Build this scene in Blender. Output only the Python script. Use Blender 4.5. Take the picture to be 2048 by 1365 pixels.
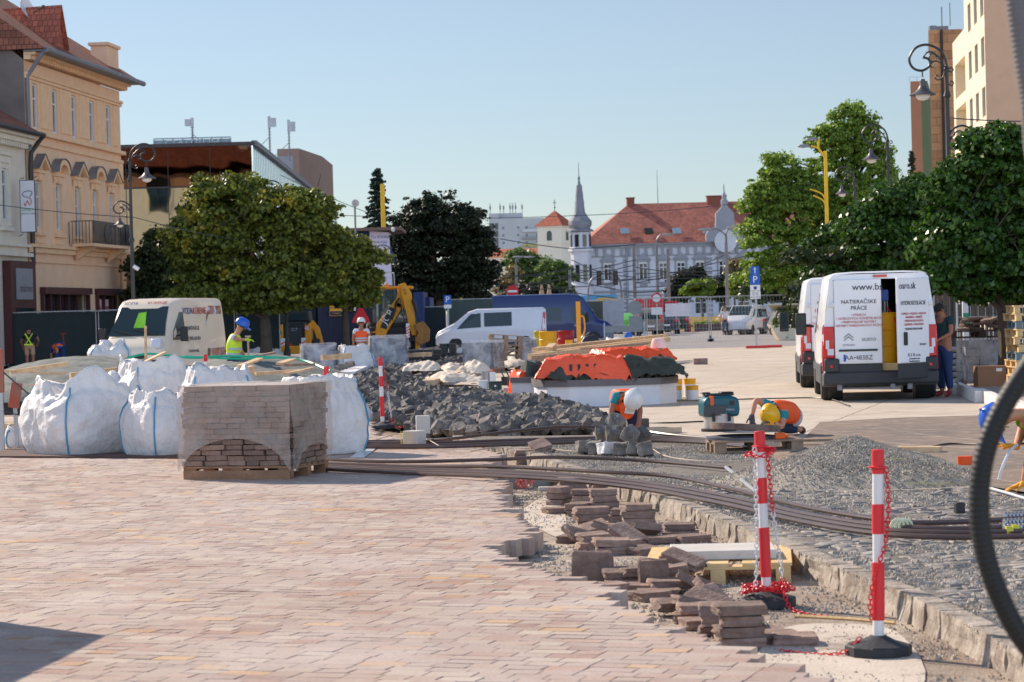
import bpy, bmesh, math, random, numpy as np
from mathutils import Vector, Matrix, Euler, noise
R = math.radians
rnd = random.Random(7)
npr = np.random.RandomState(5)
C = bpy.context.scene
for o in list(bpy.data.objects): bpy.data.objects.remove(o)
# ---------------------------------------------------------------- camera, light
F = 4836.; CH = 1.72
cam = bpy.data.objects.new('camera', bpy.data.cameras.new('camera')); C.collection.objects.link(cam)
cam.data.sensor_width = 36; cam.data.lens = 36*F/2048
CM = Matrix.Rotation(R(90-.68), 4, 'X') @ Matrix.Rotation(R(-1.5), 4, 'Z')
cam.matrix_world = Matrix.Translation((0, 0, CH)) @ CM
cam.data.clip_start = .5; cam.data.clip_end = 6000
cam.data.dof.use_dof = True; cam.data.dof.focus_distance = 27; cam.data.dof.aperture_fstop = 6.3
C.camera = cam
SUN_EL = 33; SUN_AZ = -45      # azimuth measured from +Y towards +X
w = bpy.data.worlds.new('World'); C.world = w; w.use_nodes = True
nt = w.node_tree; sky = nt.nodes.new('ShaderNodeTexSky'); sky.sky_type = 'NISHITA'; sky.sun_disc = False
sky.sun_elevation = R(SUN_EL); sky.sun_rotation = R(SUN_AZ); sky.altitude = 200
sky.air_density = 1.0; sky.dust_density = .1; sky.ozone_density = 5
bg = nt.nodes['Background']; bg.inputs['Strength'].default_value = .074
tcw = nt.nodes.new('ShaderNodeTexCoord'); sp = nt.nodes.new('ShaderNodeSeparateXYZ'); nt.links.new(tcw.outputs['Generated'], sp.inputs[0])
mrw = nt.nodes.new('ShaderNodeMapRange'); mrw.interpolation_type = 'SMOOTHSTEP'      # added fill: upper sky scaled up above the sky model for shaded walls
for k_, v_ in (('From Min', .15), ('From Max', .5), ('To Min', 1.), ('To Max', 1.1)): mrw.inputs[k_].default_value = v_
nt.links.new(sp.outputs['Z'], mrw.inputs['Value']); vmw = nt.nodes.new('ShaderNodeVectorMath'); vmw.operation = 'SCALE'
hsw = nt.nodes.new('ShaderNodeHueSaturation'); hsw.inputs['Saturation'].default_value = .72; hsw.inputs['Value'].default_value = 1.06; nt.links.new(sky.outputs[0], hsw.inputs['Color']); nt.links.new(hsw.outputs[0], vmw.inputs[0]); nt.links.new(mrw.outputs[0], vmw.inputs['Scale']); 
mr2 = nt.nodes.new('ShaderNodeMapRange'); mr2.interpolation_type = 'SMOOTHSTEP'      # added fill: unseen sky behind the camera scaled up to lift shaded faces
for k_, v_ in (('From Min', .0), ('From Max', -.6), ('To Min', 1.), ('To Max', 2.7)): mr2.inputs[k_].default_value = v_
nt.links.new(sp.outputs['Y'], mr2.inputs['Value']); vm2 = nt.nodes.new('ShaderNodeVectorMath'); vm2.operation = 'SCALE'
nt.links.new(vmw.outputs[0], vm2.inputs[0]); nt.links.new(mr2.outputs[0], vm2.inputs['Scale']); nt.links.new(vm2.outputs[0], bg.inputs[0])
sl = bpy.data.lights.new('sun', 'SUN'); sl.energy = 4.8; sl.angle = R(.5); sl.color = (1, .87, .72)
so = bpy.data.objects.new('sun', sl); C.collection.objects.link(so)
sd = Vector((math.sin(R(SUN_AZ))*math.cos(R(SUN_EL)), math.cos(R(SUN_AZ))*math.cos(R(SUN_EL)), math.sin(R(SUN_EL))))
so.rotation_euler = (-sd).to_track_quat('-Z', 'Y').to_euler(); so.location = (0, 0, 60)
C.view_settings.view_transform = 'Standard'; C.view_settings.look = 'None'
C.view_settings.exposure = .37; C.view_settings.gamma = 1
# ---------------------------------------------------------------- helpers
def ray(px, py): return (CM.to_3x3() @ Vector(((px-1024)/F, (682.5-py)/F, -1)))
def G(px, py, z=0.):
    d = ray(px, py); t = (z-CH)/d.z; return Vector((d.x*t, d.y*t, z))
def A(px, py, Y):
    d = ray(px, py); t = Y/d.y; return Vector((d.x*t, Y, CH+d.z*t))
class Pl:      # vertical plane through a ground point, running at an angle from +X
    def __init__(s, p, ang): s.p = Vector((p[0], p[1], 0)); s.a = R(ang); s.d = Vector((math.cos(s.a), math.sin(s.a), 0)); s.n = Vector((-s.d.y, s.d.x, 0))
    def at(s, px, py):
        r = ray(px, py); o = Vector((0, 0, CH)); t = (s.p-o).dot(s.n)/r.dot(s.n); q = o+r*t
        return (q-s.p).dot(s.d), q.z
class MB:
    def __init__(s): s.v = []; s.f = []; s.m = []; s.cur = 0; s.T = None
    def add(s, vs, fs):
        n = len(s.v)
        s.v += [tuple(s.T @ Vector(v)) for v in vs] if s.T else [tuple(v) for v in vs]
        s.f += [tuple(i+n for i in f) for f in fs]; s.m += [s.cur]*len(fs); return s
    def box(s, c, d, r=None):
        x, y, z = d[0]/2, d[1]/2, d[2]/2
        vs = [Vector((a*x, b*y, e*z)) for e in (-1, 1) for b in (-1, 1) for a in (-1, 1)]
        if r: m = Euler([R(q) for q in r]).to_matrix(); vs = [m @ v for v in vs]
        vs = [v+Vector(c) for v in vs]
        return s.add(vs, [(0, 2, 3, 1), (4, 5, 7, 6), (0, 1, 5, 4), (2, 6, 7, 3), (0, 4, 6, 2), (1, 3, 7, 5)])
    def bb(s, x0, x1, y0, y1, z0, z1): return s.box(((x0+x1)/2, (y0+y1)/2, (z0+z1)/2), (x1-x0, y1-y0, z1-z0))
    def cyl(s, a, b, r0, r1=None, n=12): return s.tube([a, b], [r0, r0 if r1 is None else r1], n)
    def beam(s, a, b, w, h):      # rectangular bar from a to b
        a = Vector(a); b = Vector(b); d = (b-a); L = d.length; d.normalize()
        up = Vector((0, 0, 1)) if abs(d.z) < .95 else Vector((0, 1, 0))
        x = d.cross(up).normalized(); y = x.cross(d).normalized()
        vs = [p+x*i*w/2+y*j*h/2 for p in (a, b) for i, j in ((-1, -1), (1, -1), (1, 1), (-1, 1))]
        return s.add(vs, [(0, 1, 2, 3), (7, 6, 5, 4), (0, 4, 5, 1), (1, 5, 6, 2), (2, 6, 7, 3), (3, 7, 4, 0)])
    def tube(s, pts, r, n=8, caps=True):
        pts = [Vector(p) for p in pts]; k = len(pts); rr = r if isinstance(r, (list, tuple)) else [r]*k
        vs = []; prev = None
        for i, p in enumerate(pts):
            t = (pts[min(i+1, k-1)]-pts[max(i-1, 0)])
            if t.length < 1e-9: t = Vector((0, 0, 1))
            t.normalize()
            if prev is None: x = t.cross(Vector((0, 0, 1)) if abs(t.z) < .9 else Vector((0, 1, 0))).normalized()
            else: x = (prev-t*prev.dot(t)).normalized()
            prev = x; y = t.cross(x)
            vs += [p+(x*math.cos(2*math.pi*j/n)+y*math.sin(2*math.pi*j/n))*rr[i] for j in range(n)]
        fs = [(i*n+j, i*n+(j+1) % n, (i+1)*n+(j+1) % n, (i+1)*n+j) for i in range(k-1) for j in range(n)]
        if caps: fs += [tuple(range(n))[::-1], tuple((k-1)*n+j for j in range(n))]
        return s.add(vs, fs)
    def lathe(s, prof, n=20, c=(0, 0, 0), a0=0., a1=2*math.pi, sq=None):
        full = abs(a1-a0-2*math.pi) < 1e-6; m = n if full else n+1; vs = []
        for r, z in prof:
            for j in range(m):
                a = a0+(a1-a0)*j/n; vs.append((c[0]+r*math.cos(a), c[1]+r*math.sin(a)*(sq or 1), c[2]+z))
        fs = [(i*m+j, i*m+(j+1) % m, (i+1)*m+(j+1) % m, (i+1)*m+j) for i in range(len(prof)-1) for j in range(n)]
        if full:
            if prof[0][0] > 1e-4: fs.append(tuple(range(m))[::-1])
            if prof[-1][0] > 1e-4: fs.append(tuple((len(prof)-1)*m+j for j in range(m)))
        return s.add(vs, fs)
    def prism(s, poly, a, b, ax='y'):
        f = {'y': lambda p, t: (p[0], t, p[1]), 'x': lambda p, t: (t, p[0], p[1]), 'z': lambda p, t: (p[0], p[1], t)}[ax]
        n = len(poly); vs = [f(p, a) for p in poly]+[f(p, b) for p in poly]
        return s.add(vs, [tuple(range(n)), tuple(range(n, 2*n))[::-1]]+[(i, i+n, (i+1) % n+n, (i+1) % n) for i in range(n)])
    def loft(s, rings, closed=True, caps=True):
        n = len(rings[0]); vs = [p for r in rings for p in r]
        fs = [(i*n+j, i*n+(j+1) % n, (i+1)*n+(j+1) % n, (i+1)*n+j) for i in range(len(rings)-1) for j in range(n if closed else n-1)]
        if caps and closed: fs += [tuple(range(n))[::-1], tuple((len(rings)-1)*n+j for j in range(n))]
        return s.add(vs, fs)
    def build(s, name, mats, parent=None, smooth=.6, bevel=0, fix=True, loc=None, rot=None):
        me = bpy.data.meshes.new(name); me.from_pydata(s.v, [], s.f)
        for m in (mats if isinstance(mats, (list, tuple)) else [mats]): me.materials.append(m)
        me.polygons.foreach_set('material_index', s.m)
        if fix or smooth:
            bm = bmesh.new(); bm.from_mesh(me)
            if fix: bmesh.ops.recalc_face_normals(bm, faces=bm.faces)
            if smooth:
                for f in bm.faces: f.smooth = True
                for e in bm.edges: e.smooth = len(e.link_faces) == 2 and e.calc_face_angle(0) < smooth
            bm.to_mesh(me); bm.free()
        o = bpy.data.objects.new(name, me); C.collection.objects.link(o)
        if parent: o.parent = parent
        if loc is not None: o.location = loc
        if rot is not None: o.rotation_euler = rot
        if bevel:
            b = o.modifiers.new('bevel', 'BEVEL'); b.width = bevel; b.segments = 2; b.limit_method = 'ANGLE'; b.angle_limit = R(40)
        return o
def tag(o, label=None, cat=None, group=None, kind=None):
    if label: o['label'] = label
    if cat: o['category'] = cat
    if group: o['group'] = group
    if kind: o['kind'] = kind
    return o
def thing(name, label, cat, loc=(0, 0, 0), rz=0, group=None):
    o = bpy.data.objects.new(name, None); C.collection.objects.link(o); o.location = loc; o.rotation_euler = (0, 0, R(rz))
    o.empty_display_size = .2
    return tag(o, label, cat, group)
def copy_tree(o, parent=None):
    c = o.copy(); C.collection.objects.link(c); c.parent = parent
    for ch in list(o.children): copy_tree(ch, c)
    return c
def smooth_path(pts, k=6):      # Catmull-Rom
    P = [Vector(p) for p in pts]; P = [P[0]*2-P[1]]+P+[P[-1]*2-P[-2]]; out = []
    for i in range(1, len(P)-2):
        for j in range(k):
            t = j/k; a, b, c, d = P[i-1:i+3]
            out.append(.5*((2*b)+(c-a)*t+(2*a-5*b+4*c-d)*t*t+(3*b-a-3*c+d)*t**3))
    return out+[P[-2]]
# ---------------------------------------------------------------- materials
def nodes(name):
    m = bpy.data.materials.new(name); m.use_nodes = True; t = m.node_tree; return m, t, t.nodes['Principled BSDF']
def nn(t, typ, **k):
    n = t.nodes.new('ShaderNode'+typ)
    for a, b in k.items():
        if a in n.inputs.keys(): n.inputs[a].default_value = b
        else: setattr(n, a, b)
    return n
_mc = {}
def mat(name, col, rough=.6, var=.12, sc=3., bump=0., bsc=40., metal=0., col2=None, alpha=1., emit=0., coat=0., trans=0., island=0., spec=.5, dist=.02, spots=None, sheen=0):
    if name in _mc: return _mc[name]
    m, t, p = nodes(name); _mc[name] = m
    tc = nn(t, 'TexCoord'); n = nn(t, 'TexNoise'); n.inputs['Scale'].default_value = sc; n.inputs['Detail'].default_value = 6; n.inputs['Roughness'].default_value = .65
    t.links.new(tc.outputs['Object'], n.inputs['Vector'])
    r = nn(t, 'MapRange'); r.inputs['From Min'].default_value = .32; r.inputs['From Max'].default_value = .68; t.links.new(n.outputs[0], r.inputs['Value'])
    mx = nn(t, 'Mix', data_type='RGBA'); t.links.new(r.outputs[0], mx.inputs[0])
    c1 = [c*(1-var) for c in col]; c2 = list(col2) if col2 else [min(1, c*(1+var)) for c in col]
    mx.inputs[6].default_value = (*c1, 1); mx.inputs[7].default_value = (*c2, 1); out = mx.outputs[2]
    if island:
        g = nn(t, 'NewGeometry'); hs = nn(t, 'HueSaturation'); mr = nn(t, 'MapRange'); mr.inputs['To Min'].default_value = 1-island; mr.inputs['To Max'].default_value = 1+island
        t.links.new(g.outputs['Random Per Island'], mr.inputs['Value']); t.links.new(mr.outputs[0], hs.inputs['Value']); t.links.new(out, hs.inputs['Color']); out = hs.outputs[0]
    if spots:      # (scale, threshold, colour)
        v = nn(t, 'TexNoise'); v.inputs['Scale'].default_value = spots[0]; v.inputs['Detail'].default_value = 8; v.inputs['Roughness'].default_value = .7; t.links.new(tc.outputs['Object'], v.inputs['Vector'])
        q = nn(t, 'MapRange'); q.inputs['From Min'].default_value = spots[1]; q.inputs['From Max'].default_value = spots[1]+.08; t.links.new(v.outputs[0], q.inputs['Value'])
        m2 = nn(t, 'Mix', data_type='RGBA'); t.links.new(q.outputs[0], m2.inputs[0]); t.links.new(out, m2.inputs[6]); m2.inputs[7].default_value = (*spots[2], 1); out = m2.outputs[2]
    t.links.new(out, p.inputs['Base Color'])
    p.inputs['Roughness'].default_value = rough; p.inputs['Metallic'].default_value = metal; p.inputs['Specular IOR Level'].default_value = spec
    p.inputs['Coat Weight'].default_value = coat; p.inputs['Alpha'].default_value = alpha; p.inputs['Transmission Weight'].default_value = trans; p.inputs['Sheen Weight'].default_value = sheen
    if emit: t.links.new(out, p.inputs['Emission Color']); p.inputs['Emission Strength'].default_value = emit
    if bump:
        b = nn(t, 'TexNoise'); b.inputs['Scale'].default_value = bsc; b.inputs['Detail'].default_value = 5; t.links.new(tc.outputs['Object'], b.inputs['Vector'])
        bp = nn(t, 'Bump'); bp.inputs['Strength'].default_value = bump; bp.inputs['Distance'].default_value = dist
        t.links.new(b.outputs[0], bp.inputs['Height']); t.links.new(bp.outputs[0], p.inputs['Normal'])
    return m
def rgb(r, g, b):      # sRGB 0-255 to linear
    return tuple(((c/255+.055)/1.055)**2.4 if c > 10 else c/255/12.92 for c in (r, g, b))
def leafmat(name, c1, c2, c3=None, patch=.5, sc=.5, tr=.4, rough=.45):
    m, t, p = nodes(name); tc = nn(t, 'TexCoord'); g = nn(t, 'NewGeometry')
    mx = nn(t, 'Mix', data_type='RGBA'); t.links.new(g.outputs['Random Per Island'], mx.inputs[0]); mx.inputs[6].default_value = (*c1, 1); mx.inputs[7].default_value = (*c2, 1); out = mx.outputs[2]
    if c3:
        n = nn(t, 'TexNoise'); n.inputs['Scale'].default_value = sc; n.inputs['Detail'].default_value = 4; n.inputs['Roughness'].default_value = .75; t.links.new(tc.outputs['Object'], n.inputs['Vector'])
        q = nn(t, 'MapRange'); q.inputs['From Min'].default_value = patch; q.inputs['From Max'].default_value = patch+.12; t.links.new(n.outputs[0], q.inputs['Value'])
        m2 = nn(t, 'Mix', data_type='RGBA'); t.links.new(q.outputs[0], m2.inputs[0]); t.links.new(out, m2.inputs[6]); m2.inputs[7].default_value = (*c3, 1); out = m2.outputs[2]
    t.links.new(out, p.inputs['Base Color']); p.inputs['Roughness'].default_value = rough; p.inputs['Specular IOR Level'].default_value = .35
    tl = nn(t, 'BsdfTranslucent'); hs = nn(t, 'HueSaturation'); hs.inputs['Value'].default_value = 1.25; hs.inputs['Saturation'].default_value = 1.1; t.links.new(out, hs.inputs['Color']); t.links.new(hs.outputs[0], tl.inputs[0])
    ms = nn(t, 'MixShader'); ms.inputs[0].default_value = tr; t.links.new(p.outputs[0], ms.inputs[1]); t.links.new(tl.outputs[0], ms.inputs[2])
    t.links.new(ms.outputs[0], t.nodes['Material Output'].inputs[0]); return m
def glassmat(name, col=(.02, .03, .035), rough=.05, alpha=1):
    m, t, p = nodes(name); p.inputs['Base Color'].default_value = (*col, 1); p.inputs['Roughness'].default_value = rough; p.inputs['Specular IOR Level'].default_value = .5; p.inputs['Alpha'].default_value = alpha
    tc = nn(t, 'TexCoord'); b = nn(t, 'TexNoise'); b.inputs['Scale'].default_value = 1.5; t.links.new(tc.outputs['Object'], b.inputs['Vector'])
    bp = nn(t, 'Bump'); bp.inputs['Strength'].default_value = .05; t.links.new(b.outputs[0], bp.inputs['Height']); t.links.new(bp.outputs[0], p.inputs['Normal']); _mc[name] = m; return m
GLASS = glassmat('window_glass'); CURT = mat('curtained_glass', rgb(44, 46, 54), .12, .3, 1.3, col2=rgb(150, 148, 152)); CARGLASS = glassmat('car_glass', (.03, .05, .055), .03)
WHITE = mat('white_paint', (.78, .78, .8), .35, .03, coat=.3); WFRAME = mat('white_frame', (.75, .75, .76), .5, .05)
BLACK = mat('black_plastic', (.02, .02, .022), .5, .2); RUBBER = mat('tyre_rubber', (.03, .03, .031), .8, .2, bump=.3)
STEEL = mat('galvanised_steel', (.42, .43, .45), .4, .12, metal=.7); DIRON = mat('cast_iron_paint', (.035, .032, .032), .45, .15)
WOOD = mat('sawn_wood', rgb(205, 165, 120), .75, .2, 6, bump=.3, bsc=30, col2=rgb(228, 196, 155)); OLDWOOD = mat('old_wood', rgb(150, 125, 105), .85, .3, 6, bump=.4, bsc=30)
PALWOOD = mat('pallet_wood', rgb(232, 190, 125), .75, .18, 5, bump=.3, bsc=30, col2=rgb(240, 205, 150))
CONC = mat('pale_concrete', rgb(205, 198, 190), .85, .08, 4, bump=.3, bsc=60, spots=(9, .62, rgb(170, 160, 150)))
RED = mat('red_plastic', (.72, .02, .03), .4, .08); WPLA = mat('white_plastic', (.78, .76, .76), .45, .05)
FONT = None
def txt(s, size, m, parent, mw, name='lettering', align='CENTER', ext=.002, sx=1.):
    cu = bpy.data.curves.new('t', 'FONT'); cu.body = s; cu.size = size; cu.align_x = align; cu.align_y = 'CENTER'; cu.extrude = ext; cu.space_character = 1.0; cu.resolution_u = 3
    o = bpy.data.objects.new('t', cu); C.collection.objects.link(o); dg = bpy.context.evaluated_depsgraph_get(); dg.update()
    me = bpy.data.meshes.new_from_object(o.evaluated_get(dg)); bpy.data.objects.remove(o)
    me.name = name; me.materials.clear(); me.materials.append(m); me.transform(mw @ Matrix.Diagonal((sx, 1, 1, 1)))
    q = bpy.data.objects.new(name, me); C.collection.objects.link(q); q.parent = parent; return q
def face(loc, rz=0, tilt=90): return Matrix.Translation(loc) @ Matrix.Rotation(R(rz), 4, 'Z') @ Matrix.Rotation(R(tilt), 4, 'X')
# ---------------------------------------------------------------- ground
def poly_sheet(name, pts, z, m, thick=0):
    b = MB(); P = [(p.x, p.y) for p in pts]
    if thick: b.prism(P, z-thick, z, 'z')
    else: b.add([(x, y, z) for x, y in P], [tuple(range(len(P)))])
    o = b.build(name, m, smooth=0); tag(o, kind='structure')
    return o
def groundmat(name, c1, c2, c3, s1=.35, s2=9., bump=.5, rough=.9, grain=120, crack=None, brush=None):
    m, t, p = nodes(name); tc = nn(t, 'TexCoord')
    def N(s, d=8, r=.7):
        n = nn(t, 'TexNoise'); n.inputs['Scale'].default_value = s; n.inputs['Detail'].default_value = d; n.inputs['Roughness'].default_value = r; t.links.new(tc.outputs['Object'], n.inputs['Vector']); return n
    def MR(src, a, b):
        q = nn(t, 'MapRange'); q.inputs['From Min'].default_value = a; q.inputs['From Max'].default_value = b; t.links.new(src, q.inputs['Value']); return q.outputs[0]
    a = N(s1); b = N(s2); g = N(grain, 3)
    m1 = nn(t, 'Mix', data_type='RGBA'); t.links.new(MR(a.outputs[0], .38, .62), m1.inputs[0]); m1.inputs[6].default_value = (*c1, 1); m1.inputs[7].default_value = (*c2, 1)
    m2 = nn(t, 'Mix', data_type='RGBA'); t.links.new(MR(b.outputs[0], .5, .72), m2.inputs[0]); t.links.new(m1.outputs[2], m2.inputs[6]); m2.inputs[7].default_value = (*c3, 1)
    m3 = nn(t, 'Mix', data_type='RGBA', blend_type='MULTIPLY'); m3.inputs[0].default_value = .6; t.links.new(m2.outputs[2], m3.inputs[6])
    gr = nn(t, 'MapRange'); gr.inputs['From Min'].default_value = .3; gr.inputs['From Max'].default_value = .7; gr.inputs['To Min'].default_value = .55; gr.inputs['To Max'].default_value = 1.3; t.links.new(g.outputs[0], gr.inputs['Value']); t.links.new(gr.outputs[0], m3.inputs[7]); out = m3.outputs[2]
    if crack:
        mp = nn(t, 'Mapping'); mp.inputs['Rotation'].default_value = (0, 0, R(crack[2])); t.links.new(tc.outputs['Object'], mp.inputs[0])
        br = nn(t, 'TexBrick', offset=0.); br.inputs['Scale'].default_value = 1; br.inputs['Brick Width'].default_value = crack[0]; br.inputs['Row Height'].default_value = crack[1]; br.inputs['Mortar Size'].default_value = .022; br.inputs['Mortar Smooth'].default_value = .4
        wv = N(2, 4); va = nn(t, 'VectorMath', operation='MULTIPLY_ADD'); t.links.new(wv.outputs[1], va.inputs[0]); va.inputs[1].default_value = (.12, .12, 0); t.links.new(mp.outputs[0], va.inputs[2]); t.links.new(va.outputs[0], br.inputs['Vector'])
        m4 = nn(t, 'Mix', data_type='RGBA'); t.links.new(br.outputs['Fac'], m4.inputs[0]); t.links.new(out, m4.inputs[6]); m4.inputs[7].default_value = (*rgb(150, 136, 124), 1); out = m4.outputs[2]
    t.links.new(out, p.inputs['Base Color']); p.inputs['Roughness'].default_value = rough; p.inputs['Specular IOR Level'].default_value = .25
    bp = nn(t, 'Bump'); bp.inputs['Strength'].default_value = bump; bp.inputs['Distance'].default_value = .03; t.links.new(g.outputs[0], bp.inputs['Height']); t.links.new(bp.outputs[0], p.inputs['Normal'])
    return m
SAND = groundmat('sandy_bed', rgb(165, 145, 128), rgb(215, 200, 182), rgb(128, 110, 95), .5, 3., .8, grain=60)
b = MB(); b.add([(-3500, -900, -.16), (3500, -900, -.16), (3500, 6000, -.16), (-3500, 6000, -.16)], [(0, 1, 2, 3)])
tag(b.build('ground', SAND, smooth=0), kind='structure')
ASPH = groundmat('far_asphalt', rgb(150, 146, 146), rgb(165, 160, 158), rgb(135, 130, 130), .2, 2, .3)
poly_sheet('road', [Vector((-400, 102, 0)), Vector((400, 102, 0)), Vector((900, 5000, 0)), Vector((-900, 5000, 0))], 0, ASPH)
SLABM = groundmat('concrete_road', rgb(198, 182, 164), rgb(214, 200, 184), rgb(176, 160, 144), .25, 1.6, .25, crack=(4.6, 3.4, 15))
# concrete road on the right and round the planters
poly_sheet('concrete_road', [G(1205, 868), G(1640, 876), G(2600, 872), Vector((45, 101.9, 0)), Vector((-2.2, 101.9, 0)), G(900, 765), G(830, 800), G(900, 830), G(1120, 850)], -.004, SLABM, .14)
poly_sheet('site_ground_left', [G(-500, 812), G(690, 806), G(700, 770), Vector((-3.2, 101.9, 0)), Vector((-80, 101.9, 0))], -.012, groundmat('worn_screed', rgb(196, 180, 168), rgb(170, 158, 150), rgb(140, 128, 120), .3, 2, .4), .14)
TAR = groundmat('brown_tar', rgb(158, 136, 120), rgb(128, 118, 112), rgb(188, 168, 148), .45, 3.5, .4)
poly_sheet('tar_strip', [G(1560, 925), G(1640, 845), G(1800, 836), G(2300, 822), G(2500, 1010), G(2048, 985), G(1800, 945)], .004, TAR)
# --- pink plaza paving: real pavers in rows
def edge_x(pl, y):      # x where polyline of world points crosses y
    best = None
    for a, b_ in zip(pl, pl[1:]):
        if (a.y-y)*(b_.y-y) <= 0 and abs(a.y-b_.y) > 1e-6:
            t = (y-a.y)/(b_.y-a.y); x = a.x+t*(b_.x-a.x); best = x if best is None else min(best, x)
    return best
EP = [(1760, 1400), (1690, 1365), (1600, 1338), (1500, 1311), (1478, 1286), (1335, 1252), (1280, 1228), (1228, 1213), (1217, 1199), (1230, 1175), (1186, 1167), (1124, 1149), (1045, 1130), (1016, 1121), (985, 1102), (985, 1094), (1058, 1079), (1068, 1059), (1056, 1052), (1020, 1015), (1004, 997), (1015, 972), (980, 957), (972, 945), (1000, 912), (990, 906), (960, 896), (938, 889), (760, 872), (740, 836), (720, 815)]
EPW = [G(*p) for p in EP]
ang = R(-20); ux = Vector((math.cos(ang), math.sin(ang), 0)); vx = Vector((-ux.y, ux.x, 0))
def edist(p, P):
    d = 9e9
    for a, c in zip(P, P[1:]):
        ab = Vector((c.x-a.x, c.y-a.y)); ap = Vector((p.x-a.x, p.y-a.y)); t = max(0, min(1, ap.dot(ab)/max(1e-9, ab.dot(ab)))); d = min(d, (ap-ab*t).length)
    return d
def inside_plaza(p):
    if p.y < 10 or p.y > 42 or p.x < -14: return False
    c = False      # even-odd test of the plaza outline
    for a, b_ in zip(PPOLY, PPOLY[1:]+PPOLY[:1]):
        if (a.y > p.y) != (b_.y > p.y) and p.x < (b_.x-a.x)*(p.y-a.y)/(b_.y-a.y)+a.x: c = not c
    return c
PPOLY = [Vector((2, 8, 0))]+EPW+[G(700, 806), G(-500, 806), Vector((-14, 8, 0))]
b = MB(); RW = .135
for k in range(-50, 345):
    v = k*RW+1.0; u = -26+rnd.random()*.4
    while u < 16:
        L = rnd.choice((.15, .18, .21, .25)); cu = u+L/2; p = ux*cu+vx*v
        if 9 < p.y < 42 and -14 < p.x < 8 and inside_plaza(p) and (inside_plaza(p+ux*L*.3) or rnd.random() < .5):
            z = rnd.gauss(0, .0005); t = .13; g = .0022
            tx = rnd.gauss(0, .001); ty = rnd.gauss(0, .001); b4 = []
            hx = L/2-g; hy = RW/2-g; r2 = .0018
            ring = lambda sx_, zz: [p+ux*(a*sx_[0])+vx*(c*sx_[1])+Vector((0, 0, zz+a*tx+c*ty)) for a, c in ((-1, -1), (1, -1), (1, 1), (-1, 1))]
            b.loft([ring((hx, hy), -t), ring((hx, hy), z-r2), ring((hx-r2, hy-r2), z)])
        u += L
def pavemat():
    m, t, p = nodes('pink_pavers'); g = nn(t, 'NewGeometry'); tc = nn(t, 'TexCoord')
    cr = nn(t, 'ValToRGB'); cr.color_ramp.interpolation = 'LINEAR'; e = cr.color_ramp.elements
    cols = [(0, (182, 152, 140)), (.2, (214, 192, 174)), (.4, (196, 174, 162)), (.55, (228, 210, 190)), (.7, (202, 178, 164)), (.84, (212, 184, 166)), (.95, (196, 158, 142)), (.985, (232, 190, 140)), (1, (232, 196, 152))]
    while len(e) < len(cols): e.new(.5)
    for i, (q, c) in enumerate(cols): e[i].position = q; e[i].color = (*[x*k_ for x, k_ in zip(rgb(*c), (.74, .72, .715))], 1)
    t.links.new(g.outputs['Random Per Island'], cr.inputs[0])
    n = nn(t, 'TexNoise'); n.inputs['Scale'].default_value = .55; n.inputs['Detail'].default_value = 8; n.inputs['Roughness'].default_value = .7; t.links.new(tc.outputs['Object'], n.inputs['Vector'])
    q = nn(t, 'MapRange'); q.inputs['From Min'].default_value = .42; q.inputs['From Max'].default_value = .68; q.inputs['To Max'].default_value = .7; t.links.new(n.outputs[0], q.inputs['Value'])
    mx = nn(t, 'Mix', data_type='RGBA'); t.links.new(q.outputs[0], mx.inputs[0]); t.links.new(cr.outputs[0], mx.inputs[6]); mx.inputs[7].default_value = (*rgb(204, 190, 182), 1)
    n2 = nn(t, 'TexNoise'); n2.inputs['Scale'].default_value = 45; n2.inputs['Detail'].default_value = 5; t.links.new(tc.outputs['Object'], n2.inputs['Vector'])
    m2 = nn(t, 'Mix', data_type='RGBA', blend_type='MULTIPLY'); m2.inputs[0].default_value = .35; t.links.new(mx.outputs[2], m2.inputs[6]); gr = nn(t, 'MapRange'); gr.inputs['From Min'].default_value = .3; gr.inputs['From Max'].default_value = .7; gr.inputs['To Min'].default_value = .6; gr.inputs['To Max'].default_value = 1.2; t.links.new(n2.outputs[0], gr.inputs['Value']); t.links.new(gr.outputs[0], m2.inputs[7])
    t.links.new(m2.outputs[2], p.inputs['Base Color']); p.inputs['Roughness'].default_value = .75; p.inputs['Specular IOR Level'].default_value = .3
    bp = nn(t, 'Bump'); bp.inputs['Strength'].default_value = .25; bp.inputs['Distance'].default_value = .01; t.links.new(n2.outputs[0], bp.inputs['Height']); t.links.new(bp.outputs[0], p.inputs['Normal']); return m
tag(b.build('plaza_paving', pavemat(), smooth=0, fix=False), kind='structure')
# sand filling the joints, well inside the outline
JP = [p for p in EPW]
b = MB(); b.add([(p.x-.35, p.y, -.0065) for p in [PPOLY[0]]+EPW]+[(p.x, p.y, -.0065) for p in PPOLY[-3:]], [tuple(range(len(PPOLY)))])
tag(b.build('joint_sand', mat('joint_sand', rgb(120, 98, 86), .9, .1, .5, col2=rgb(214, 194, 176)), smooth=0), kind='structure')
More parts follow.
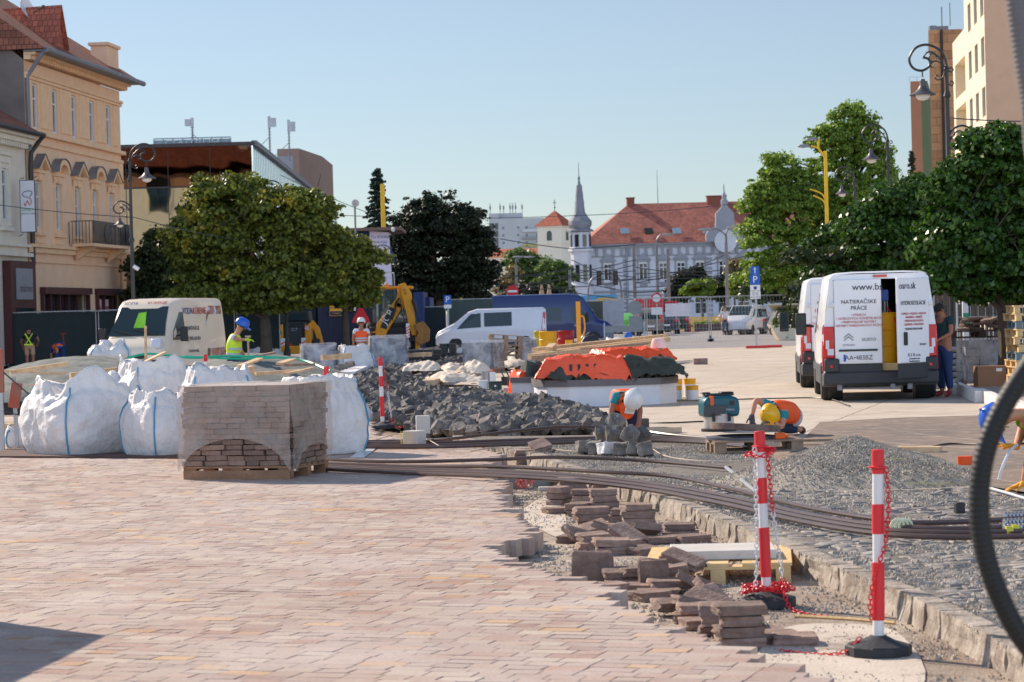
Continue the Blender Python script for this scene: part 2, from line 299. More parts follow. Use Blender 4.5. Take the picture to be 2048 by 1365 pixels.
# --- old cobbled street with a granite kerb
KL = [(905, 872), (935, 882), (985, 892), (1060, 906), (1120, 930), (1215, 958), (1300, 985), (1400, 1022), (1530, 1075), (1640, 1120), (1800, 1184), (1900, 1230), (2010, 1290), (2200, 1400)]
KW = [G(*p) for p in KL]
COB = [p for p in KW]+[G(2600, 1400), G(2500, 1010), G(2048, 985), G(1800, 945), G(1560, 925), G(1500, 878), G(1200, 868)]
def inpoly(p, P):
    c = False
    for a, b_ in zip(P, P[1:]+P[:1]):
        if (a.y > p.y) != (b_.y > p.y) and p.x < (b_.x-a.x)*(p.y-a.y)/(b_.y-a.y)+a.x: c = not c
    return c
poly_sheet('old_street_bed', [p+Vector((.12, .05, 0)) for p in KW]+COB[len(KW):], -.018, groundmat('grit', rgb(146, 138, 130), rgb(166, 157, 146), rgb(112, 104, 97), .6, 5, 1, grain=70), .135)
b = MB(); ang2 = R(12); cx_ = Vector((math.cos(ang2), math.sin(ang2), 0)); cy_ = Vector((-cx_.y, cx_.x, 0)); S = .145
for k in range(-40, 160):
    off = rnd.random()*S
    for j in range(-20, 90):
        p = cx_*(j*S+off+.02*rnd.random())+cy_*(k*S+.02*rnd.random()+.25*math.sin(j*.09))
        if 10.5 < p.y < 36 and -3 < p.x < 8 and inpoly(p, COB) and edist(p, KW) > .2 and abs(p.x*F/p.y) < 1150:
            z = -.012+rnd.gauss(0, .003)-.008*rnd.random(); hx = S/2-.003-rnd.random()*.006; hy = S/2-.004-rnd.random()*.008; a = rnd.gauss(0, .05); tx = rnd.gauss(0, .006); ty = rnd.gauss(0, .006)
            ex = cx_*math.cos(a)+cy_*math.sin(a); ey = cy_*math.cos(a)-cx_*math.sin(a)
            ring = lambda q, zz: [p+ex*(c*hx*q)+ey*(d*hy*q)+Vector((0, 0, zz+c*tx+d*ty)) for c, d in ((-1, -.8), (-.6, -1), (.7, -1), (1, -.7), (1, .8), (.6, 1), (-.7, 1), (-1, .7))]
            b.loft([ring(1, -.12), ring(1, z-.006), ring(.93, z)])
tag(b.build('cobbled_street', mat('cobble_stone', rgb(122, 116, 112), .8, .2, 1.5, bump=.5, bsc=40, col2=rgb(164, 156, 148), island=.16), smooth=.9, fix=False), kind='structure')
# kerb blocks with rough broken faces
b = MB()
for a, c in zip(KW, KW[1:]):
    L = (c-a).length; d = (c-a).normalized(); nrm = Vector((-d.y, d.x, 0)); s_ = 0
    if nrm.x < 0: nrm = -nrm
    while s_ < L-.02:
        l = min(L-s_, .12+rnd.random()*.25); p0 = a+d*s_; p1 = a+d*(s_+l-.003); jz = rnd.uniform(-.006, .002); rings = []
        j0 = rnd.uniform(-.006, .01); j1 = rnd.uniform(-.006, .01)
        for zz, o_ in ((-.17, rnd.uniform(-.03, .01)), (-.09, rnd.uniform(-.012, .012)), (-.03, rnd.uniform(-.004, .008)), (jz, rnd.uniform(.0, .008))):
            rings.append([p0+nrm*(o_+j0)+Vector((0, 0, zz)), p1+nrm*(o_+j1)+Vector((0, 0, zz+rnd.uniform(-.006, .006))), p1+nrm*(.14)+Vector((0, 0, zz)), p0+nrm*(.14)+Vector((0, 0, zz))])
        b.loft(rings); s_ += l
tag(b.build('kerb', mat('kerb_stone', rgb(138, 122, 108), .9, .25, 6, bump=.9, bsc=30, col2=rgb(190, 178, 164), island=.1), smooth=0), kind='structure')
# ---------------------------------------------------------------- buildings
def wall_holes(b, x0, x1, z0, z1, holes, y=0., dep=.22):
    xs = sorted({x0, x1}|{h[0] for h in holes}|{h[1] for h in holes}); zs = sorted({z0, z1}|{h[2] for h in holes}|{h[3] for h in holes})
    for xa, xb in zip(xs, xs[1:]):
        for za, zb in zip(zs, zs[1:]):
            mx, mz = (xa+xb)/2, (za+zb)/2
            if any(h[0] < mx < h[1] and h[2] < mz < h[3] for h in holes): continue
            b.add([(xa, y, za), (xb, y, za), (xb, y, zb), (xa, y, zb)], [(0, 1, 2, 3)])
    for a, c, d, e in holes:
        b.add([(a, y, d), (c, y, d), (c, y, e), (a, y, e), (a, y+dep, d), (c, y+dep, d), (c, y+dep, e), (a, y+dep, e)], [(0, 4, 5, 1), (1, 5, 6, 2), (2, 6, 7, 3), (3, 7, 4, 0)])
def window(par, x, z0, w_, h, y=.12, cols=2, tr=.35, m=None, T=None, ft=.07, glass=None):
    m = m or WFRAME
    def bld(fn):
        b = MB(); b.T = T; fn(b); return b
    def fr(b):
        b.bb(x-w_/2, x-w_/2+ft, y-.03, y+.04, z0, z0+h); b.bb(x+w_/2-ft, x+w_/2, y-.03, y+.04, z0, z0+h)
        b.bb(x-w_/2+ft, x+w_/2-ft, y-.03, y+.04, z0, z0+ft); b.bb(x-w_/2+ft, x+w_/2-ft, y-.03, y+.04, z0+h-ft, z0+h)
        if tr: b.bb(x-w_/2+ft, x+w_/2-ft, y-.035, y+.035, z0+h*(1-tr)-ft/2, z0+h*(1-tr)+ft/2)
        for k in range(1, cols): b.bb(x-w_/2+k*w_/cols-ft*.45, x-w_/2+k*w_/cols+ft*.45, y-.028, y+.03, z0+ft, z0+h-ft)
    f = bld(fr).build('window', m, par, smooth=0)
    b = MB(); b.T = T; b.bb(x-w_/2+.02, x+w_/2-.02, y+.045, y+.06, z0+.02, z0+h-.02); b.build('pane', glass or GLASS, f, smooth=0); return f
PEACH = mat('peach_render', rgb(240, 196, 158), .85, .06, 1.2, bump=.15, bsc=25, col2=rgb(244, 205, 170), spots=(.35, .66, rgb(232, 188, 150)))
PTRIM = mat('peach_trim', rgb(240, 198, 156), .85, .08, 2, bump=.15); ZINC = mat('zinc_sheet', rgb(128, 130, 135), .5, .15, 2, metal=.4)
def tilemat(name, c, sx=.22, sz=.3, rot=None):
    m, t, p = nodes(name); tc = nn(t, 'TexCoord'); br = nn(t, 'TexBrick', offset=.5); t.links.new(tc.outputs['UV'], br.inputs['Vector'])
    br.inputs['Scale'].default_value = 1; br.inputs['Brick Width'].default_value = sx; br.inputs['Row Height'].default_value = sz; br.inputs['Mortar Size'].default_value = .018; br.inputs['Mortar Smooth'].default_value = 1.
    br.inputs['Color1'].default_value = (*[x*.8 for x in c], 1); br.inputs['Color2'].default_value = (*[min(1, x*1.25) for x in c], 1); br.inputs['Mortar'].default_value = (*[x*.35 for x in c], 1)
    n = nn(t, 'TexNoise'); n.inputs['Scale'].default_value = .5; n.inputs['Detail'].default_value = 6; t.links.new(tc.outputs['Object'], n.inputs['Vector'])
    mx = nn(t, 'Mix', data_type='RGBA', blend_type='MULTIPLY'); mx.inputs[0].default_value = .6; t.links.new(br.outputs[0], mx.inputs[6]); mr = nn(t, 'MapRange'); mr.inputs['From Min'].default_value = .3; mr.inputs['From Max'].default_value = .7; mr.inputs['To Min'].default_value = .6; mr.inputs['To Max'].default_value = 1.25; t.links.new(n.outputs[0], mr.inputs['Value']); t.links.new(mr.outputs[0], mx.inputs[7])
    t.links.new(mx.outputs[2], p.inputs['Base Color']); p.inputs['Roughness'].default_value = .85
    bp = nn(t, 'Bump'); bp.inputs['Strength'].default_value = .8; bp.inputs['Distance'].default_value = .03; bp.invert = True; t.links.new(br.outputs['Fac'], bp.inputs['Height']); t.links.new(bp.outputs[0], p.inputs['Normal']); return m
def planeuv(o):      # metric UVs per face: u along the horizontal, v up the slope
    me = o.data; uv = me.uv_layers.new(name='UVMap')
    for p in me.polygons:
        n = p.normal; u = Vector((0, 0, 1)).cross(n)
        u = u.normalized() if u.length > .01 else Vector((1, 0, 0)); v = n.cross(u)
        for li in p.loop_indices: q = me.vertices[me.loops[li].vertex_index].co; uv.data[li].uv = (q.dot(u), q.dot(v))
    return o
TILE_RED = tilemat('red_roof_tile', rgb(176, 98, 76)); TILE_OLD = tilemat('old_roof_tile', rgb(150, 92, 72))
# -- peach house with shops, left side
p0 = A(250, 600, 114); p0.z = 0
PH = thing('town_house', 'peach three storey town house with pedimented windows, balcony and shopfronts', 'building', p0, 84)
XL = -14.75; cw = [-13.3, -10.48, -7.6, -4.78, -2.0]
b = MB(); holes = [(c-.36, c+.36, 9.87, 11.76) for c in cw]+[(c-.42, c+.42, 5.72, 7.72) for c in cw if c != cw[2]]+[(cw[2]-.45, cw[2]+.45, 5.25, 7.72)]+[(-13.2, -6.6, .3, 3.0), (-4.9, -.8, .3, 3.0)]
wall_holes(b, XL, 0, 0, 12.6, holes)
# end wall towards the department store, with a window that its glass reflects
b.add([(0, 0, 0), (0, 12, 0), (0, 12, 12.6), (0, 0, 12.6)], [(0, 1, 2, 3)]); b.add([(XL, 12, 0), (0, 12, 0), (0, 12, 12.6), (XL, 12, 12.6)], [(0, 1, 2, 3)])
b.build('wall', PEACH, PH, smooth=0, fix=False)
b = MB(); b.add([(XL, 0, 0), (XL, 12, 0), (XL, 12, 12.6), (XL, 6, 17.6), (XL, 0, 12.6)], [(0, 1, 2, 3, 4)])
b.build('gable_wall', mat('dirty_grey_render', rgb(135, 122, 114), .95, .35, .6, col2=rgb(140, 126, 116), bump=.3, spots=(.4, .62, rgb(80, 66, 60))), PH, smooth=0)
for i, c in enumerate(cw):
    window(PH, c, 9.89, .7, 1.85, .1, 1, .33, glass=CURT)
    if i == 2: window(PH, c, 5.27, .88, 2.43, .1, 2, .33, glass=CURT)
    else: window(PH, c, 5.74, .82, 1.96, .1, 2, .33, glass=CURT)
    s = MB()      # surround, keystone and pediment of the second storey
    for q in (-1, 1): s.bb(c+q*.56-.12, c+q*.56+.12, -.07, 0, 5.5, 8.0)
    s.bb(c-.68, c+.68, -.08, 0, 7.75, 8.02); s.bb(c-.74, c+.74, -.16, 0, 8.03, 8.17); s.prism([(c-.12, 7.72), (c+.12, 7.72), (c+.17, 8.1), (c-.17, 8.1)], -.13, -.085)
    s.bb(c-.7, c+.7, -.16, 0, 5.42, 5.56); s.bb(c-.5, c+.5, -.05, 0, 5.12, 5.4)
    if i % 2 == 0:
        s.prism([(c-.86, 8.18), (c-.62, 8.18), (c, 8.62), (c+.62, 8.18), (c+.86, 8.18), (c, 8.8)], -.36, 0); s.prism([(c-.5, 8.2), (c+.5, 8.2), (c, 8.52)], -.1, -.003)
    else:
        arc = [(c+.86*math.cos(a), 8.18+.56*math.sin(a)) for a in [math.pi*k/12 for k in range(13)]]; arc2 = [(c+.6*math.cos(a), 8.18+.36*math.sin(a)) for a in [math.pi*k/12 for k in range(13)]]
        for k in range(12): s.prism([arc[k], arc[k+1], arc2[k+1], arc2[k]], -.36, 0)
    s.build('window_surround', PTRIM, PH, smooth=0)
    l = MB()      # lead cover on the pediment
    if i % 2 == 0:
        for q in (-1, 1): l.prism([(c, 8.81), (c+q*.9, 8.19), (c+q*.9, 8.22), (c, 8.84)], -.4, .0)
    else:
        a3 = [(c+.9*math.cos(a), 8.2+.575*math.sin(a)) for a in [math.pi*k/12 for k in range(13)]]; a4 = [(x, z+.03) for x, z in a3]
        for k in range(12): l.prism([a3[k], a3[k+1], a4[k+1], a4[k]], -.4, 0)
    l.build('pediment_cover', ZINC, PH, smooth=0)
s = MB()
for k in range(6):
    xa = XL+.3 if k == 0 else cw[k-1]+.62; xb = cw[k]-.62 if k < 5 else -.6
    s.bb(xa, xb, -.06, 0, 9.95, 11.85)
s.bb(XL, 0.05, -.16, 0, 12.0, 12.12); s.bb(XL, .05, -.1, 0, 11.87, 11.99); s.bb(XL, .1, -.28, 0, 12.62, 12.8); s.bb(XL, .3, -.5, 0, 12.81, 12.93)
s.bb(XL, .12, -.22, 0, 9.6, 9.76); s.bb(XL, .1, -.1, 0, 9.2, 9.35); s.bb(XL, .15, -.28, 0, 4.92, 5.06); s.bb(XL, .12, -.16, 0, 4.7, 4.91); s.bb(XL, .08, -.08, 0, 4.3, 4.4)
s.bb(-.7, .06, -.08, 0, 0, 9.18); s.bb(XL, XL+.5, -.07, 0, 0, 4.28)
for k in range(42): s.bb(XL+.2+k*.35, XL+.34+k*.35, -.42, 0, 12.62, 12.805)
s.build('cornice', PTRIM, PH, smooth=0)
s = MB(); s.bb(XL-.1, .75, -.98, -.02, 12.94, 12.99); s.tube([(XL-.1, -.98, 12.99), (.8, -.98, 12.99)], .12, 10); s.tube([(XL+.05, -.85, 12.95), (XL+.1, -.3, 12.2), (XL+.1, -.1, 11.9), (XL+.1, -.12, 8.9)], .09, 8); s.build('gutter', ZINC, PH)
s = MB(); s.add([(XL-.2, -1, 13.02), (.8, -1, 13.02), (.8, 13, 13.02), (XL-.2, 13, 13.02), (XL-.2, 6, 17.9), (-5, 6, 17.9)], [(0, 1, 5, 4), (1, 2, 5), (2, 3, 4, 5), (0, 4, 3)])
rf = planeuv(s.build('roof', TILE_OLD, PH, smooth=0))
s = MB()      # dormer
dx = -10.2; s.T = None
s.add([(dx-.8, -.15, 13.6), (dx+.8, -.15, 13.6), (dx, -.15, 15.3), (dx, 3.4, 15.3), (dx-.95, .2, 13.5), (dx+.95, .2, 13.5), (dx+.95, -.35, 13.55), (dx-.95, -.35, 13.55), (dx, -.35, 15.4)], [(0, 1, 2), (8, 7, 4, 3), (8, 3, 5, 6)])
planeuv(s.build('dormer', TILE_RED, rf, smooth=0))
s = MB(); s.bb(-2.9, -.9, -.25, .5, 13.1, 14.45); s.bb(-3.0, -.8, -.35, .6, 14.46, 14.6); s.build('chimney', PEACH, rf, smooth=0)
s = MB()      # balcony
s.bb(-9.0, -2.6, -1.1, -.165, 5.07, 5.2); s.prism([(-1.0, 5.06), (-.17, 4.5), (-.17, 5.06)], -8.4, -8.1, 'x'); s.prism([(-1.0, 5.06), (-.17, 4.5), (-.17, 5.06)], -3.4, -3.1, 'x'); bal = s.build('balcony', PTRIM, PH, smooth=0)
s = MB(); 
for k in range(44):
    x = -9+k*6.4/43; s.cyl((x, -1.08, 5.2), (x, -1.08, 6.15), .018, n=5)
for k in range(8):
    for x in (-9, -2.6): s.cyl((x, -1.08+k*.15, 5.2), (x, -1.08+k*.15, 6.15), .018, n=5)
s.bb(-9.02, -2.58, -1.1, -1.05, 6.15, 6.19); s.bb(-9.02, -8.98, -1.05, -.1, 6.15, 6.19); s.bb(-2.62, -2.58, -1.05, -.1, 6.15, 6.19)
for x in (-4.3, -3.4): s.bb(x-.35, x+.35, -1.14, -1.12, 5.25, 6.1)
s.cyl((-6.9, -1.15, 5.65), (-6.9, -1.12, 5.65), .42, n=20); s.build('railing', DIRON, bal)
SHOPW = mat('dark_red_wood', rgb(78, 34, 34), .6, .2)
for xa, xb, n in ((-13.2, -6.6, 5), (-4.9, -.8, 3)):
    s = MB(); s.bb(xa-.25, xb+.25, -.25, 0, 3.0, 3.28); s.bb(xa-.2, xa, -.15, .1, .01, 2.99); s.bb(xb, xb+.2, -.15, .1, .01, 2.99)
    for k in range(1, n): x = xa+(xb-xa)*k/n; s.bb(x-.06, x+.06, -.02, .16, .31, 2.99)
    f = s.build('shopfront', SHOPW, PH, smooth=0); s = MB(); s.bb(xa, xb, .17, .2, .3, 3.0); s.build('pane', GLASS, f, smooth=0)
for x in (-4.1, -2.9):
    s = MB(); s.bb(x-.45, x+.45, .12, .16, 2.0, 2.8); q = s.build('notice', mat('notice_paper', rgb(225, 205, 205), .7, .05), PH, smooth=0); txt('LIZENING' if x > -3 else 'LIZING', .25, mat('notice_red', rgb(180, 60, 60)), q, face((x, .11, 2.4)))
T2 = Matrix.Translation((0, 0, 0)) @ Matrix.Rotation(R(90), 4, 'Z')
window(PH, 7.4, 9.95, 1.5, 2.3, -.05, 2, .5, T=T2, ft=.1, m=DIRON); window(PH, 4.2, 9.95, 1.5, 2.3, -.05, 2, .5, T=T2, ft=.1, m=DIRON)
s = MB()
for q in (7.4, 4.2): s.bb(.0, .06, q-.95, q-.76, 9.8, 12.4); s.bb(.0, .06, q+.76, q+.95, 9.8, 12.4)
s.build('window_surround', PTRIM, PH, smooth=0)
s = MB(); q = A(44, 40, 104)      # dish on the roof ridge
dT = thing('satellite_dish', 'white satellite dish on a pole above the peach house roof', 'satellite dish', A(44, 62, 104))
s.cyl((0, 0, -1.2), (0, 0, 2.6), .04, n=6); s.build('pole', DIRON, dT)
s = MB(); s.T = Matrix.Translation((.25, -.1, .95)) @ Matrix.Rotation(R(70), 4, 'Y') @ Matrix.Rotation(R(20), 4, 'X'); s.lathe([(0, -.12), (.25, -.1), (.42, -.03), (.5, .03), (.5, .05), (.4, -.01), (0, -.09)], 20); s.build('dish', WHITE, dT)
s = MB(); s.beam((.25, -.1, .6), (1.0, -.3, .95), .03, .03); s.box((1.0, -.3, .98), (.12, .1, .1)); s.build('arm', DIRON, dT)
# -- cream two storey house left of it
pl = Pl(p0, 84); CR = mat('cream_stucco', rgb(228, 216, 198), .85, .08, 1.5, bump=.2); CRT = mat('cream_trim', rgb(232, 222, 204), .85, .1, 2)
CH_ = thing('stucco_house', 'cream two storey stucco house at the left edge with dental clinic sign', 'building', p0, 84)
b = MB(); X0, X1 = -32, XL-.03; hol = [(-18.1, -17.2, 5.9, 8.0), (-21.2, -20.3, 5.9, 8.0), (-24.3, -23.4, 5.9, 8), (-17.6, -15.3, .2, 2.9), (-22, -19, .2, 3)]
wall_holes(b, X0, X1, 0, 9.1, hol, y=.05); b.add([(X0, .05, 0), (X0, 11, 0), (X0, 11, 9.1), (X0, .05, 9.1)], [(0, 1, 2, 3)]); b.build('wall', CR, CH_, smooth=0, fix=False)
for x in (-17.65, -20.75, -23.85): window(CH_, x, 5.92, .88, 2.06, .15, 2, .3)
s = MB()
for x in (-17.65, -20.75, -23.85):
    for q in (-1, 1): s.bb(x+q*.6-.12, x+q*.6+.12, -.03, .05, 5.7, 8.2)
    s.bb(x-.8, x+.8, -.12, .05, 8.5, 8.62); s.bb(x-.72, x+.72, -.02, .05, 8.21, 8.49); s.bb(x-.75, x+.75, -.1, .05, 5.5, 5.65)
s.bb(X0, X1, -.35, .05, 9.1, 9.3); s.bb(X0, X1, -.55, .05, 9.31, 9.45); s.bb(X0, X1, -.2, .05, 4.5, 4.65); s.bb(X0, X1, -.12, .05, 4.9, 5.0)
for k in range(60): s.bb(X0+k*.28, X0+k*.28+.14, -.28, .05, 8.9, 9.095)
s.build('cornice', CRT, CH_, smooth=0)
s = MB(); s.tube([(X0, -.7, 9.5), (X1+.25, -.7, 9.5), (X1+.3, -.5, 9.3), (X1+.2, -.15, 8.8), (X1+.2, -.12, 8.2), (X1+.2, -.12, 4.2)], .1, 8); s.build('gutter', DIRON, CH_)
s = MB(); s.add([(X0, -.7, 9.55), (X1, -.7, 9.55), (X1, 5.5, 13.2), (X0, 5.5, 13.2), (X1, 11.5, 9.55), (X0, 11.5, 9.55)], [(0, 1, 2, 3), (3, 2, 4, 5), (1, 4, 2)]); planeuv(s.build('roof', TILE_OLD, CH_, smooth=0))
s = MB(); s.bb(-18.2, -14.9, -.3, 0.04, .2, 4.3); q = s.build('shopfront', SHOPW, CH_, smooth=0); s = MB(); s.bb(-17.6, -15.3, -.34, -.31, .3, 2.4); s.build('pane', GLASS, q, smooth=0)
s = MB(); s.bb(-17.6, -15.5, -.36, -.31, 2.75, 4.0); q = s.build('shop_sign', mat('sign_grey', rgb(150, 150, 156), .6, .08), q, smooth=0)
GREYTX = mat('grey_letter', rgb(80, 80, 86), .6); txt('mairovo', .5, GREYTX, CH_, face((-16.4, -.365, 3.2)), 'sign_lettering')
ds = thing('clinic_sign', 'tall white dental clinic sign with a tooth outline on iron brackets', 'sign', A(56, 413, 97))
s = MB(); s.bb(-.31, .31, -.06, .06, -1.05, 1.05); s.build('frame', mat('dark_blue_frame', (.02, .02, .06), .5), ds, smooth=0)
s = MB(); s.bb(-.28, .28, -.07, -.061, -1.02, 1.02); s.build('panel', WHITE, ds, smooth=0)
txt('FAMILY', .155, mat('sign_green', rgb(60, 130, 50)), ds, face((0, -.075, -.15))); txt('DENTAL CARE', .085, mat('sign_dark', rgb(60, 60, 70)), ds, face((0, -.075, -.3)))
tp = [(-.16, .55), (-.2, .45), (-.1, .38), (.0, .36), (.12, .3), (.16, .2), (.1, .05), (.05, .1), (0, .22), (-.05, .1), (-.1, .02), (-.14, .15)]
for i, (seg, c) in enumerate(((tp[:5], (60, 50, 130)), (tp[4:], (200, 60, 50)))):
    s = MB(); s.tube(smooth_path([(x, -.08, z) for x, z in seg], 4), .015, 5); s.build('logo', mat('logo%d' % i, rgb(*c), .5), ds)
s = MB(); s.tube(smooth_path([(-.16, -.08, .55), (-.05, -.08, .6), (.15, -.08, .6), (.19, -.08, .5), (.1, -.08, .38)], 4), .015, 5); s.build('logo', _mc['logo0'], ds)
for a_, c_ in (((-.28, 0, 1.1), (-.28, .8, 1.2)), ((.2, 0, 1.1), (.4, 0, 1.2)), ((-.2, 0, -1.1), (-.4, 0, -1.2))): s = MB(); s.beam(a_, c_, .03, .03); s.build('bracket', DIRON, ds)
# -- department store with mirror glass
D0 = A(512, 600, 146); D0.z = 0
DS = thing('department_store', 'department store with bronze mirror glass front and long pale ribbed side', 'building', D0, 0)
def mirror(name, col, wav=.3, sc=.5, rough=.03):
    m, t, p = nodes(name); p.inputs['Base Color'].default_value = (*col, 1); p.inputs['Metallic'].default_value = 1; p.inputs['Roughness'].default_value = rough
    tc = nn(t, 'TexCoord'); n = nn(t, 'TexNoise'); n.inputs['Scale'].default_value = sc; n.inputs['Detail'].default_value = 1; t.links.new(tc.outputs['Object'], n.inputs['Vector'])
    bp = nn(t, 'Bump'); bp.inputs['Strength'].default_value = wav; bp.inputs['Distance'].default_value = .05; t.links.new(n.outputs[0], bp.inputs['Height']); t.links.new(bp.outputs[0], p.inputs['Normal']); return m
BZ = mirror('bronze_mirror', (.12, .09, .07)); PG = mirror('pale_mirror', (.27, .37, .40)); BLUEG = mirror('blue_mirror', (.86, .93, .96), .05, .3, .12)
SA = R(91); sx_, sy_ = math.cos(SA), math.sin(SA); L = 92
b = MB(); b.prism([(-18, .05), (-.05, .05), (L*sx_-.05, L*sy_), (-18, L)], 0, 12.35, 'z'); b.build('wall', mat('store_core', rgb(120, 120, 118), .8), DS, smooth=0)
for z0, z1, m in ((9.85, 12.2, BZ), (6.0, 9.75, PG), (.5, 5.9, mirror('dark_mirror', (.04, .04, .04)))):
    for k in range(7):
        b = MB(); x1 = -.02-k*2.55; b.bb(x1-2.5, x1, -.03, .03, z0, z1); b.build('glass_panel', m, DS, smooth=0)
b = MB(); b.bb(-18, .15, -.2, -.031, 12.21, 12.42); b.T = None; b.bb(-18, 0, -.06, .03, 9.76, 9.84); b.build('parapet', mat('dark_coping', rgb(70, 62, 60), .6), DS, smooth=0)
b = MB(); W = Matrix.Rotation(SA, 4, 'Z'); b.T = W
b.bb(0, L, -.06, .02, 1, 12.2); b.build('side_glazing', BLUEG, DS, smooth=0)
b = MB(); b.T = W
for k in range(75): b.bb(k*1.25, k*1.25+.09, -.075, -.061, 1, 12.2)
b.bb(0, L, -.3, .02, 12.21, 12.5); b.build('mullions', mat('grey_mullion', rgb(120, 128, 134), .6), DS, smooth=0)
b = MB(); q = A(308, 290, 152)-D0; q2 = A(462, 290, 152)-D0      # roof sign frame
for k in range(9): x = q.x+(q2.x-q.x)*k/8; b.bb(x-.03, x+.03, 5.9, 6, 12.35, 13.15)
b.bb(q.x, q2.x, 5.9, 6, 13.15, 13.22); b.bb(q.x, q2.x, 6.01, 6.05, 12.5, 13.1); f = b.build('sign_frame', mat('sign_frame_grey', rgb(150, 165, 170), .5), DS, smooth=0); txt('CENTRUM', .75, mat('sign_letter_grey', rgb(190, 196, 200), .5), f, face(((q.x+q2.x)/2, 5.85, 12.8)))
def mast(px, py_top, Y, base, boxes=1, brace=-1):
    p = A(px, py_top, Y); h = p.z-base; t = thing('antenna_mast', 'x', 'antenna', (p.x, Y, base))
    s = MB(); s.cyl((0, 0, 0), (0, 0, h), .05, n=6); s.beam((0, 0, h*.45), (brace*h*.5, 0, 0), .04, .04)
    for k in range(8): s.bb(-.12, .12, -.01, .01, h*.1+k*h*.08, h*.1+k*h*.08+.03)
    s.build('pole', ZINC, t)
    s = MB(); s.bb(.12*-brace, .45*-brace, -.12, .12, h*.72, h*.95); s.bb(-.09, .09, -.09, .09, h*.7, h); s.build('antenna_box', STEEL, t, smooth=0); return t
for px, py, Y, lab, br in ((384, 236, 152, 'short antenna mast beside the roof lettering of the department store', 1), (538, 233, 160, 'tall antenna mast left of the pair above the glass store roof', -1), (577, 240, 168, 'antenna mast nearest the brown penthouse, right of the pair', -1)):
    mast(px, py, Y, 12.6, brace=br)['label'] = lab
# blocks rising behind the store
PAN = mat('panel_block_brown', rgb(152, 126, 112), .9, .1, .5)
p = A(555, 330, 260); t = thing('apartment_block', 'brown flat roofed block rising just above the glass store roof', 'building', (p.x, 260, 0), 0)
wd = (615-545)/F*260; b = MB(); b.prism([(0, 0), (wd*.62, 0), (wd, 14), (wd, 30), (0, 30)], 0, p.z+1.7, 'z'); b.build('wall', PAN, t, smooth=0); b = MB(); b.bb(.1, wd*.45, -.05, 0, p.z-3.2, p.z+.9); b.build('panel', mat('panel_grey', rgb(150, 152, 160), .7), t, smooth=0)
p = A(617, 328, 330); t = thing('apartment_tower', 'reddish brown block with two small windows at the far end of the store roof', 'building', (p.x, 330, 0), 0); wd = 26/F*330
b = MB(); b.bb(0, wd, 0, 12, 0, p.z); b.build('wall', mat('panel_red', rgb(168, 122, 102), .9, .1, .5), t, smooth=0)
for xx in (.15, .62): window(t, wd*xx+.5, p.z-2.2, .55, 1.1, -.05, 1, 0)
# -- cream office building on the right
Q0 = A(1982, 600, 140); Q0.z = 0; plr = Pl(Q0, 84.5)
LIT = mat('cream_render', rgb(232, 216, 188), .85, .04, 1); RB = thing('office_block', 'tall cream office building with rows of narrow windows, right edge', 'building', Q0, 84.5)
# local x runs away from the camera, local -y is hidden: the street side faces local +y
b = MB(); Z1 = 30; floors = [6.6, 9.5, 12.43, 15.35, 18.27, 21.2, 24.1, 27.0]
cols = [plr.at(x, 150)[0] for x in (1966.5, 1953.5, 1941)]; rec = (plr.at(1932, 150)[0], plr.at(1909, 150)[0])
holes = [(c-.97, c+.97, f-.0, f+1.7) for c in cols for f in floors]
holes2 = [(rec[0]+.2, rec[1]-.2, f-.35, f+1.85) for f in floors if f < 18]
def wh(b, x0, x1, z0, z1, holes, y, dep):
    wall_holes(b, x0, x1, z0, z1, holes, y=y, dep=dep)
xe = plr.at(1932, 200)[0]; xf = plr.at(1907, 200)[0]
wall_holes(b, 0, xe, 0, Z1, holes, 0, -.3)
b.add([(0, 0, Z1), (0, -14, Z1), (xe, -14, Z1), (xe, 0, Z1)], [(0, 1, 2, 3)]); b.build('wall', LIT, RB, smooth=0, fix=False); b = MB(); b.bb(0, .02, -14, -.02, 0, Z1); b.build('end_wall', mat('tan_render', rgb(222, 178, 144), .85, .05, 1), RB, smooth=0)
ztop2 = plr.at(1932, 52)[1]
b = MB(); wall_holes(b, xe, xf, 0, ztop2, holes2, -.02, -1.6); b.add([(xe, 0, ztop2), (xe, -14, ztop2), (xf, -14, ztop2), (xf, 0, ztop2)], [(0, 1, 2, 3)]); b.build('balcony_wing', LIT, RB, smooth=0, fix=False)
b = MB()
for h in holes2: b.bb(h[0], h[1], -1.75, -1.62, h[2], h[3])
b.build('recess_wall', LIT, RB, smooth=0)
for f in floors:
    for c in cols: window(RB, c, f+.02, 1.94, 1.66, -.22, 2, .3, ft=.1, glass=CURT)
# tan tiled tower behind
TAN = tilemat('tan_tiles', rgb(205, 150, 105), .9, .6); _mc['tan'] = TAN
q = A(1870, 600, 175); zt = A(1885, 60, 175).z
t = thing('office_tower', 'tan tiled office tower with roof machinery between the cream and green blocks', 'building', (q.x, 175, 0), -4)
wd = (1935-1870)/F*175
b = MB(); b.prism([(0, 0), (wd, 0), (wd+5, 22), (3.9, 22)], 0, zt, 'z'); planeuv(b.build('wall', TAN, t, smooth=0))
b = MB(); b.bb(.9, wd*.75, 3, 5, zt, zt+.6); b.cyl((.4, 1, zt-1.5), (.4, 1, zt+.4), .4, .3, 8); b.cyl((1.3, 3, zt+.6), (1.3, 3, zt+2), .05, n=5); b.cyl((1.9, 3, zt+.6), (1.9, 3, zt+2.3), .04, n=5); b.build('roof_machinery', ZINC, t)
b = MB(); b.cyl((.9, -.1, 0), (.9, -.1, zt), .1, n=6); b.build('downpipe', DIRON, t)
q = A(1831, 600, 230); zt = A(1831, 163, 230).z; t = thing('residential_block', 'flat block painted terracotta, green and grey at the far right', 'building', (q.x, 230, 0), 0); s_ = 230/F
